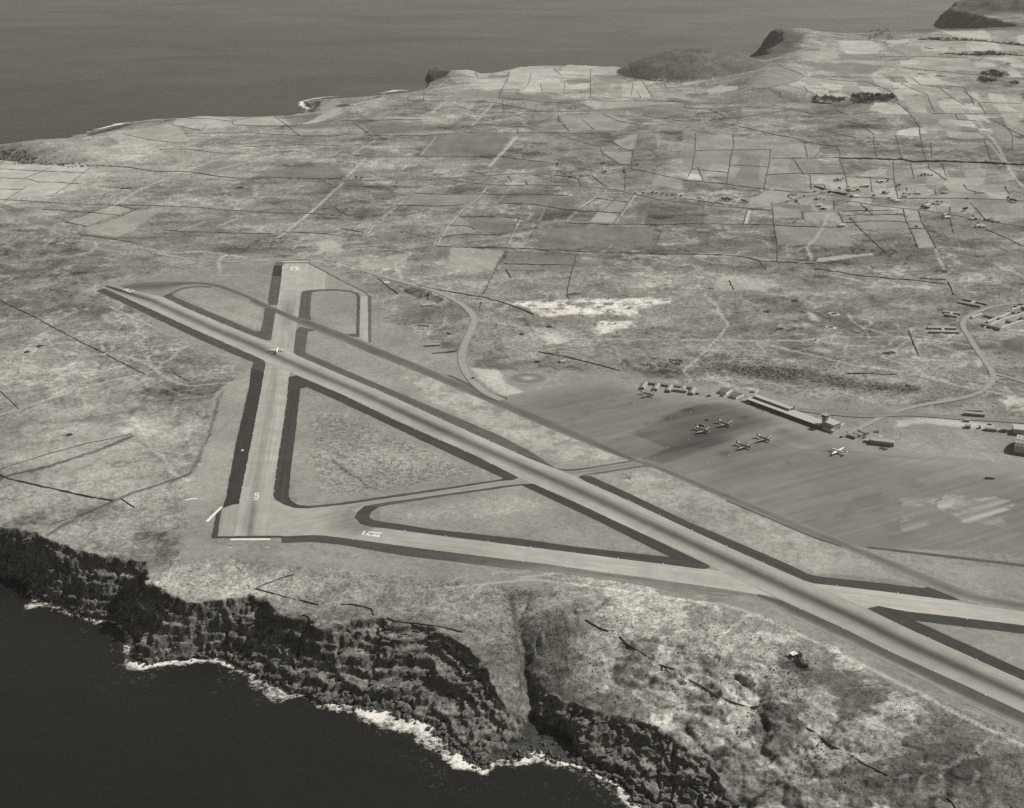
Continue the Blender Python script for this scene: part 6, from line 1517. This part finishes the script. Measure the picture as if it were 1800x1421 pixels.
for k_, (u, v) in enumerate(sorted((q for q in ((1114,711),(1178,735),(1142.5,747.5),(1106,759.5),(1210,774),(1173,787),(1213,724),(1247.5,712),(1316,736),(1244,815),(1281,801),(1392,817),(1362,825),(1427,803),(1150,805),(1310,864.5),(1465,821))))):
    x, y = G(u, v); o = link('apron_marker', lm); o.location = (x, y, Z0 + .1); tag(o, 'small white marker on the apron, %sfrom the left' % {0: 'first '}.get(k_, ordinal(k_)), 'marker', 'white markers on the apron')
for k_, (u, v) in enumerate(((401,964),(404,963.5),(407,963.5),(467,963),(470,963),(472,963.5))):
    x, y = G(u, v); o = link('approach_light', lm); o.location = (x, y, Z0 + .05); tag(o, 'tiny white light below the end bar of the cross runway, %sfrom the left' % {0: 'first '}.get(k_, ordinal(k_)), 'light', 'lights below the cross runway end')
# lamp and radio masts near the terminal
for u, v, h, lb in ((1310,700,16,'slim pole between the gabled pair and the terminal'), (1456,730,22,'slim mast with white lamp behind the control tower'), (1611,722,16,'slim pole on the turf right of the control tower, upper'), (1582,772,14,'slim pole beyond the freight shed'), (1262,682,18,'slim pole behind the left gabled building'), (1209,672,18,'slim pole behind the comb-shaped building'), (1345,668,14,'slim pole on the scrub behind the terminal'), (1490,720,16,'slim pole behind the road, above the control tower block')):
    x, y = on_ground(u, v); t = thing('mast', lb, 'mast', (x, y, ground_h(x, y)), 0, 'slim masts round the terminal')
    MB().cyl(0, 0, -.5, h, .22, .12, 6).build('pole', M['dark_metal'], t)
    MB().cyl(0, 0, h + .01, h + .9, .45, .45, 8).build('lamp', M['white'], t)
# vehicles
def truck(u, v, rz, label, L=7.0):
    x, y = G(u, v); t = thing('truck', label, 'truck', (x, y, Z0 + .05), rz, 'vehicles on the apron')
    b = MB().box(-L / 2, L * .18, -1.2, 1.2, .7, 2.9).build('cargo_body', M['truck'], t)
    c = MB().loft([[(L * .2, -1.1, .6), (L * .5, -1.05, .6), (L * .5, 1.05, .6), (L * .2, 1.1, .6)], [(L * .2, -1.1, 1.5), (L * .5, -1.0, 1.4), (L * .5, 1.0, 1.4), (L * .2, 1.1, 1.5)], [(L * .2, -1.0, 2.4), (L * .34, -.95, 2.4), (L * .34, .95, 2.4), (L * .2, 1.0, 2.4)]]).build('cab', M['truck'], t)
    MB().box(L * .335, L * .4, -.85, .85, 1.55, 2.2).build('windscreen', M['glass'], c)
    for xx in (-L * .32, L * .33):
        for sg in (1, -1):
            w = MB(); w.v = [(xx + .5 * math.cos(a), sg * 1.15 + d, .5 + .5 * math.sin(a)) for d in (-.15, .15) for a in np.linspace(0, 2 * math.pi, 11)[:-1]]
            w.f = [(k, (k + 1) % 10, 10 + (k + 1) % 10, 10 + k) for k in range(10)] + [tuple(range(10)), tuple(19 - k for k in range(10))]
            w.build('wheel', M['rubber'], t)
truck(1234,749,-.5,'service truck beside the tail of the airliner with the truck', 9); truck(1246,697,.1,'dark truck left of the gabled pair'); truck(1269,696.5,-.6,'dark truck below the left gabled building')
truck(1226,693.5,-.3,'truck at the right end of the comb-shaped building'); truck(1550,789,.3,'left of two pale tankers in front of the freight shed'); truck(1556,791,.3,'right of two pale tankers in front of the freight shed')
truck(1479,769.5,0,'small dark vehicle on the road below the control tower', 5); truck(1318,711,-.4,'vehicle at the left end of the terminal front'); truck(1519,770,.5,'vehicle beside the uppermost of the three huts', 6); truck(1740,842,-.1,'lone long dark vehicle on the bare apron at the right', 14)
truck(1243,739,0,'tiny dark car between the two airliners on the dark apron', 4.5); truck(832,666,.3,'car at the foot of the curving road by the taxiway', 5)

# ------------------------------------------------------------------ the hamlet
def house(u, v, L, D, label, rz, roofm, i):
    x, y = on_ground(u, v); t = thing('farmhouse', label, 'house', (x, y, ground_h(x, y)), rz, 'white houses of the hamlet')
    MB().box(-L / 2, L / 2, -D / 2, D / 2, -2, 4.6).build('wall', M['white'], t)
    r = MB().gable(-L / 2, L / 2, -D / 2, D / 2, 4.66, 2.6, .4).build('roof', M[roofm], t)
    MB().box(-L * .35, -L * .35 + 1.6, -.8, .8, 5.6, 9.0).build('chimney', M['white'], r)
    MB().box(-.7, .7, -D / 2 - .08, -D / 2 + .02, 0, 2.2).build('door', M['dark'], t)
    for q in (-.3, .3): MB().box(L * q - .7, L * q + .7, -D / 2 - .07, -D / 2 + .02, 1.2, 2.5).build('window', M['glass'], t)
HP = [(C_([(x, y)])[0]) for x, y in ((580,1030),(592,1024),(715,1052),(740,1020),(752,1016),(825,954),(880,1002),(895,1010),(910,1004),(912,1042),(1040,962),(1068,1022),(1078,1018),(1112,1058),(1128,1066),(1170,1040),(1238,1024),(1290,1088),(1285,1100),(1300,1078),(1340,1080),(1385,1140),(1392,1152),(1535,1160),(1550,1158),(1570,1192),(1580,1200),(1562,1198),(1640,1168),(1655,1172),(1560,1020),(1575,1018),(720,1090),(745,1104),(840,1194),(1378,1022),(960,986),(1185,232),(1285,255),(1310,258),(1365,288),(1255,392),(1290,376),(1350,402),(1375,404),(1715,450),(1760,282),(1720,338))]
order = sorted(range(len(HP)), key=lambda i: HP[i][0])
rr = random.Random(3)
for k, i in enumerate(order):
    u, v = HP[i]
    far = v < 200
    lb = '%swhite farmhouse counted from the left among the %s' % ({0: 'first '}.get(k, ordinal(k)) if True else '', 'hamlet and upland houses')
    house(u, v, rr.uniform(13, 20) * (1.25 if far else 1), rr.uniform(8, 11), lb, rr.uniform(-.35, .35), rr.choice(['roof_white', 'roof_white', 'roof_pale', 'roof_grey']), i)

# ------------------------------------------------------------------ trees
def crown_mesh(seed, R, H, n, name='crown'):
    r = random.Random(seed); mb = MB()
    lobes = [(r.uniform(-.5, .5) * R, r.uniform(-.5, .5) * R, H * r.uniform(.45, .8), R * r.uniform(.45, .75)) for _ in range(6)]
    for _ in range(n):
        lx, ly, lz, lr = r.choice(lobes)
        th, ph = r.uniform(0, 6.283), math.acos(r.uniform(-.7, 1)); q = lr * r.uniform(.7, 1.08)
        x, y, z = lx + q * math.sin(ph) * math.cos(th), ly + q * math.sin(ph) * math.sin(th), lz + .8 * q * math.cos(ph)
        s = R * r.uniform(.14, .28); o = len(mb.v)
        for _k in range(4): mb.v.append((x + r.uniform(-s, s), y + r.uniform(-s, s), z + r.uniform(-s, s)))
        mb.f += [(o, o + 1, o + 2), (o, o + 2, o + 3)]
    me = bpy.data.meshes.new(name); me.from_pydata(mb.v, [], mb.f); me.materials.append(M['leaf']); return me
CR = [crown_mesh(i, 5.0, 9.0, 260) for i in range(4)]
TRUNK = MB().cyl(0, 0, -1.5, 5.5, .5, .22, 7).mesh('trunk', M['bark'])
TP = [C_([(x, y)])[0] for x, y in ((210,1058),(222,1062),(232,1056),(245,1062),(256,1058),(315,1066),(325,1070),(338,1072),(470,1080),(548,1070),(556,1042),(600,1068),(690,1020),(700,1016),(705,1060),(770,1024),(782,1020),(800,1024),(826,1002),(872,990),(876,1000),(868,1012),(905,998),(920,1012),(935,1016),(900,1042),(888,1044),(800,954),(815,958),(840,952),(960,988),(975,990),(1024,962),(1050,968),(1080,962),(1062,1024),(1075,1030),(1005,1042),(1130,988),(1142,984),(1165,1030),(1180,1026),(1195,1032),(1225,1022),(1245,1024),(1240,936),(1258,932),(1275,930),(1295,934),(1310,936),(1262,1100),(1280,1106),(1295,1104),(1340,1076),(1365,1074),(1378,1136),(1396,1146),(1520,1160),(1530,1152),(1545,1162),(1480,1114),(1492,1112),(1590,1168),(1610,1166),(1630,1164),(1560,1186),(1715,1052),(1728,1060),(1740,1066),(1755,1070),(720,1096),(740,1108),(755,1104),(1370,1024),(1500,1050),(1230,1204),(1600,860),(1620,868),(1640,872),(968,1116),(745,1060),(640,1040),(1085,1052),(1700,870))]
TP += [B_([(x, y)])[0] for x, y in ((1380,908),(1390,916),(1490,905),(1492,918),(1210,918),(1204,945),(1550,1022),(1590,1024),(1640,1025),(1660,1028),(1690,1030),(1720,1032),(1745,1036),(1765,1034),(1790,1040),(1140,872),(1560,874),(80,945),(105,946))]
tp = on_ground_many(TP); hz = grid_h(np.array([p[0] for p in tp]), np.array([p[1] for p in tp]))
order = sorted(range(len(TP)), key=lambda i: TP[i][0]); rank = {i: k for k, i in enumerate(order)}
for i, (x, y) in enumerate(tp):
    t = thing('round_tree', '%ssmall dark tree counted from the left along the lanes and hamlet' % ({0: 'first '}.get(rank[i], ordinal(rank[i]))), 'tree', (x, y, hz[i]), rr.uniform(0, 6), 'dark trees of the hamlet')
    s = rr.uniform(.55, .95); t.scale = (s, s, s * rr.uniform(.8, 1.1))
    link('crown', CR[i % 4], t); link('trunk', TRUNK, t)
def wood(name, px, n, label, R=6, Ht=10, mat='leaf'):
    g = np.array(on_ground_many(px)); r = random.Random(len(px) * 7 + n); mb = MB()
    x0, y0 = g.min(0); x1, y1 = g.max(0); pts = []
    while len(pts) < n:
        c = np.array([[r.uniform(x0, x1), r.uniform(y0, y1)] for _ in range(n)])
        m = inside(c[:, 0], c[:, 1], [tuple(q) for q in g]); pts += [tuple(q) for q in c[m]]
    pts = pts[:n]; hh = grid_h(np.array([p[0] for p in pts]), np.array([p[1] for p in pts]))
    for (x, y), z in zip(pts, hh):
        k = r.uniform(.7, 1.2)
        for _ in range(46):
            th, ph = r.uniform(0, 6.283), math.acos(r.uniform(-.3, 1)); q = R * k * r.uniform(.75, 1.05)
            cx, cy, cz = x + q * math.sin(ph) * math.cos(th), y + q * math.sin(ph) * math.sin(th), z + Ht * k * .5 + .9 * q * math.cos(ph)
            s = R * .32; o = len(mb.v)
            for _k in range(3): mb.v.append((cx + r.uniform(-s, s), cy + r.uniform(-s, s), cz + r.uniform(-s, s)))
            mb.f.append((o, o + 1, o + 2))
    me = bpy.data.meshes.new(name); me.from_pydata(mb.v, [], mb.f); me.materials.append(M[mat])
    return tag(link(name, me), label, 'wood', kind='stuff')
wood('woodland', C_([(880,545),(895,512),(930,502),(1060,505),(1110,510),(1132,540),(1050,542),(940,550)]), 150, 'long dark wood among the upland fields', 8, 14)
wood('woodland', C_([(680,545),(690,512),(760,515),(870,525),(868,540),(800,545),(760,540)]), 60, 'thin strip of trees running left from the long dark wood', 7, 10)
wood('woodland', C_([(1560,400),(1580,385),(1640,382),(1720,392),(1725,408),(1640,412)]), 70, 'dark rounded wood near the right edge of the uplands', 8, 14)
wood('woodland', C_([(1550,425),(1570,414),(1650,430),(1662,440),(1600,440)]), 36, 'smaller dark wood just below the rounded wood at the right', 8, 12)
wood('woodland', C_([(970,205),(1000,190),(1100,192),(1110,225),(1060,240),(1000,215)]), 40, 'thicket on the headland top above the sea', 7, 8)
wood('woodland', C_([(1240,212),(1400,216),(1600,222),(1800,244),(1800,235),(1500,210),(1300,204)]), 90, 'long belt of trees across the high farmland at the upper right', 7, 9)
wood('woodland', C_([(1370,290),(1500,285),(1640,272),(1700,290),(1800,298),(1640,298)]), 80, 'lower belt of trees across the high farmland at the upper right', 7, 9)
wood('woodland', C_([(1720,440),(1765,436),(1770,446),(1725,448)]), 16, 'small clump of trees at the right edge below the woods', 7, 9)

# low bushes on the rough ground: too many to count
def bushes(name, regions, label, n, smin, smax, seed):
    r = np.random.RandomState(seed); VV, FF = [], []
    base = 0
    for px, share, dens_seed, thr in regions:
        g = on_ground_many(px); gx = [p[0] for p in g]; gy = [p[1] for p in g]
        k = int(n * share)
        c = np.stack([r.uniform(min(gx), max(gx), k * 3), r.uniform(min(gy), max(gy), k * 3)], -1)
        m = inside(c[:, 0], c[:, 1], g) & (fbm(c[:, 0] / 38, c[:, 1] / 38, 4, dens_seed) > thr)
        c = c[m][:k]
        if not len(c): continue
        hh = grid_h(c[:, 0], c[:, 1])
        ok = (hh > SEA + 4); c, hh = c[ok], hh[ok]
        s = smin + (smax - smin) * r.rand(len(c)) ** 2.2
        dirs = np.array([(0, 0, 1.0), (1, 0, .15), (.31, .95, .2), (-.81, .59, .1), (-.81, -.59, .2), (.31, -.95, .15)])
        jit = 0.65 + .7 * r.rand(len(c), 6, 1)
        v = dirs[None] * jit * s[:, None, None] + np.stack([c[:, 0], c[:, 1], hh - .15 * s], -1)[:, None, :]
        VV.append(v.reshape(-1, 3))
        tri = np.array([(0, 1, 2), (0, 2, 3), (0, 3, 4), (0, 4, 5), (0, 5, 1)])
        FF.append((tri[None] + (base + np.arange(len(c)) * 6)[:, None, None]).reshape(-1, 3)); base += len(c) * 6
    V = np.concatenate(VV); Fc = np.concatenate(FF)
    me = bpy.data.meshes.new(name); me.from_pydata(V.tolist(), [], Fc.tolist()); me.materials.append(M['hedge'])
    return tag(link(name, me), label, 'scrub', kind='stuff')
bushes('scrub', [([(960,1060),(1200,1075),(1400,1130),(1600,1240),(1790,1350),(1790,1421),(1250,1421),(1000,1250),(960,1200)], .34, 201, .46), ([(880,1030),(990,1040),(1010,1180),(900,1180)], .12, 202, .36),
   ([(560,720),(610,730),(800,815),(830,832),(740,850),(640,870),(570,868),(545,800)], .07, 203, .46), ([(0,560),(330,640),(370,700),(330,840),(240,880),(0,830)], .10, 204, .50), ([(340,972),(600,995),(560,1060),(430,1035),(320,1030)], .03, 205, .5),
   ([(1180,600),(1330,660),(1480,692),(1630,690),(1620,670),(1480,650),(1330,610),(1240,585)], .16, 206, .42), ([(700,500),(790,520),(900,640),(1000,640),(900,560)], .05, 207, .45), ([(920,530),(1160,520),(1180,560),(1040,585)], .05, 208, .5), ([(1360,1140),(1440,1170),(1400,1230),(1340,1270),(1290,1330),(1270,1310),(1340,1220)], .08, 209, .35)],
   'low dark bushes scattered over the rough ground', 6500, .3, 1.3, 11)
bushes('scrub', [(tile(1200,474,[(150,500),(330,560),(560,600),(640,580),(830,620),(1000,640),(1230,640),(1240,610),(1000,600),(800,560),(640,530),(400,510)]), .7, 221, .40), (tile(600,474,[(1500,440),(1800,480),(1800,560),(1600,520)]), .3, 222, .45)],
   'dark shrubs choking the dry gully behind the terminal', 1500, .5, 2.6, 12)
bushes('scrub', [(tile(0,0,[(0,780),(120,790),(240,850),(400,862),(520,880),(380,885),(200,870),(0,865)]), 1.0, 223, .3)], 'dark scrub filling the creek at the far left', 900, 1.5, 5.0, 13)
# bushes round the lone hut and the rocks on the turf
wood('thicket', [(1392,1160),(1398,1148),(1408,1152),(1412,1166),(1424,1178),(1405,1172)], 26, 'dark bushes beside the lone hut on the coastal slope', 2.6, 2.5, 'hedge')
wood('thicket', [(1088,835),(1112,830),(1122,836),(1108,844),(1098,848)], 12, 'spider-like dark shrub patch beside the taxiway junction', 1.4, 1.2, 'hedge')
wood('thicket', tile(600,474,[(330,95),(420,100),(540,150),(520,180),(400,150),(330,120)]), 60, 'scrubby dark hollow inside the road bend', 2.4, 2.5, 'hedge')
# fallen rock along the tide line
def boulders():
    r = np.random.RandomState(4); VV, FF = [], []; base = 0
    pts = np.array(SHORE); s = np.concatenate([[0], np.cumsum(np.hypot(*np.diff(pts, axis=0).T))])
    q = r.uniform(0, s[-1], 2600); x = np.interp(q, s, pts[:, 0]) + r.normal(0, 7, q.size); y = np.interp(q, s, pts[:, 1]) + r.normal(0, 7, q.size)
    hh = grid_h(x, y); ok = (hh > SEA - 5) & (hh < SEA + 18); x, y, hh = x[ok], y[ok], hh[ok]
    d = r.normal(size=(14, 3)); d /= np.linalg.norm(d, axis=1)[:, None]
    ico = np.array([(0, 0, 1), (.9, 0, .4), (.28, .85, .45), (-.72, .53, .4), (-.72, -.53, .45), (.28, -.85, .4), (0, 0, -.6)])
    tri = np.array([(0, 1, 2), (0, 2, 3), (0, 3, 4), (0, 4, 5), (0, 5, 1), (6, 2, 1), (6, 3, 2), (6, 4, 3), (6, 5, 4), (6, 1, 5)])
    sz = .7 + 3.2 * r.rand(len(x)) ** 3
    v = ico[None] * (0.6 + .8 * r.rand(len(x), 7, 1)) * sz[:, None, None] + np.stack([x, y, np.maximum(hh, SEA)], -1)[:, None, :]
    f = (tri[None] + (np.arange(len(x)) * 7)[:, None, None]).reshape(-1, 3)
    me = bpy.data.meshes.new('boulders'); me.from_pydata(v.reshape(-1, 3).tolist(), [], f.tolist()); me.materials.append(M['rock'])
    tag(link('boulders', me), 'dark fallen rocks along the tide line below the cliffs', 'rocks', kind='stuff')
boulders()

# ------------------------------------------------------------------ sea haze
def haze():
    m = bpy.data.materials.new('thin_sea_haze'); m.use_nodes = True; t = m.node_tree; t.nodes.clear()
    o = t.nodes.new('ShaderNodeOutputMaterial'); v = t.nodes.new('ShaderNodeVolumePrincipled')
    v.inputs['Color'].default_value = W(0.95); v.inputs['Density'].default_value = 1.15e-5; v.inputs['Anisotropy'].default_value = 0.2
    t.links.new(v.outputs[0], o.inputs['Volume'])
    tag(MB().box(-30000, 30000, -4000, 64000, SEA - 40, CAM_Z + 60).build('haze', m), 'thin pale sea haze over the whole island', 'haze', kind='stuff')
haze()

# broken lava blocks over the whole cliff face
def crags():
    r = np.random.RandomState(9)
    m = np.nonzero((D_TOP < -1) & (H > SEA + 1.0) & (Y < 1800))[0]
    k = r.choice(m, 1500, replace=False)
    x, y, z, sl = X[k] + r.uniform(-1, 1, k.size), Y[k] + r.uniform(-1, 1, k.size), H[k], slope[k]
    ok = r.rand(k.size) < np.clip(.25 + sl * .5, 0, 1); x, y, z = x[ok], y[ok], z[ok]; n = len(x)
    base = np.array([(-1, -.7, -.6), (1, -.8, -.6), (.9, .7, -.6), (-.9, .8, -.6), (-.8, -.6, .5), (.85, -.65, .45), (.7, .6, .55), (-.75, .7, .5)])
    v = base[None] * (0.6 + .8 * r.rand(n, 8, 3)) * (0.8 + 3.6 * r.rand(n) ** 3)[:, None, None] * np.array([1.5, 1.0, .8])
    a = r.normal(0.3, .5, n); ca, sa = np.cos(a)[:, None], np.sin(a)[:, None]
    vx = v[..., 0] * ca - v[..., 1] * sa; vy = v[..., 0] * sa + v[..., 1] * ca
    V = np.stack([vx + x[:, None], vy + y[:, None], v[..., 2] + z[:, None]], -1).reshape(-1, 3)
    q = np.array([(3, 2, 1, 0), (4, 5, 6, 7), (0, 1, 5, 4), (1, 2, 6, 5), (2, 3, 7, 6), (3, 0, 4, 7)])
    Fq = (q[None] + (np.arange(n) * 8)[:, None, None]).reshape(-1, 4)
    tag(link('crags', big_mesh('crags', V, Fq, M['rock'], smooth=False)), 'broken dark lava blocks standing out of the cliff face', 'rocks', kind='stuff')
crags()
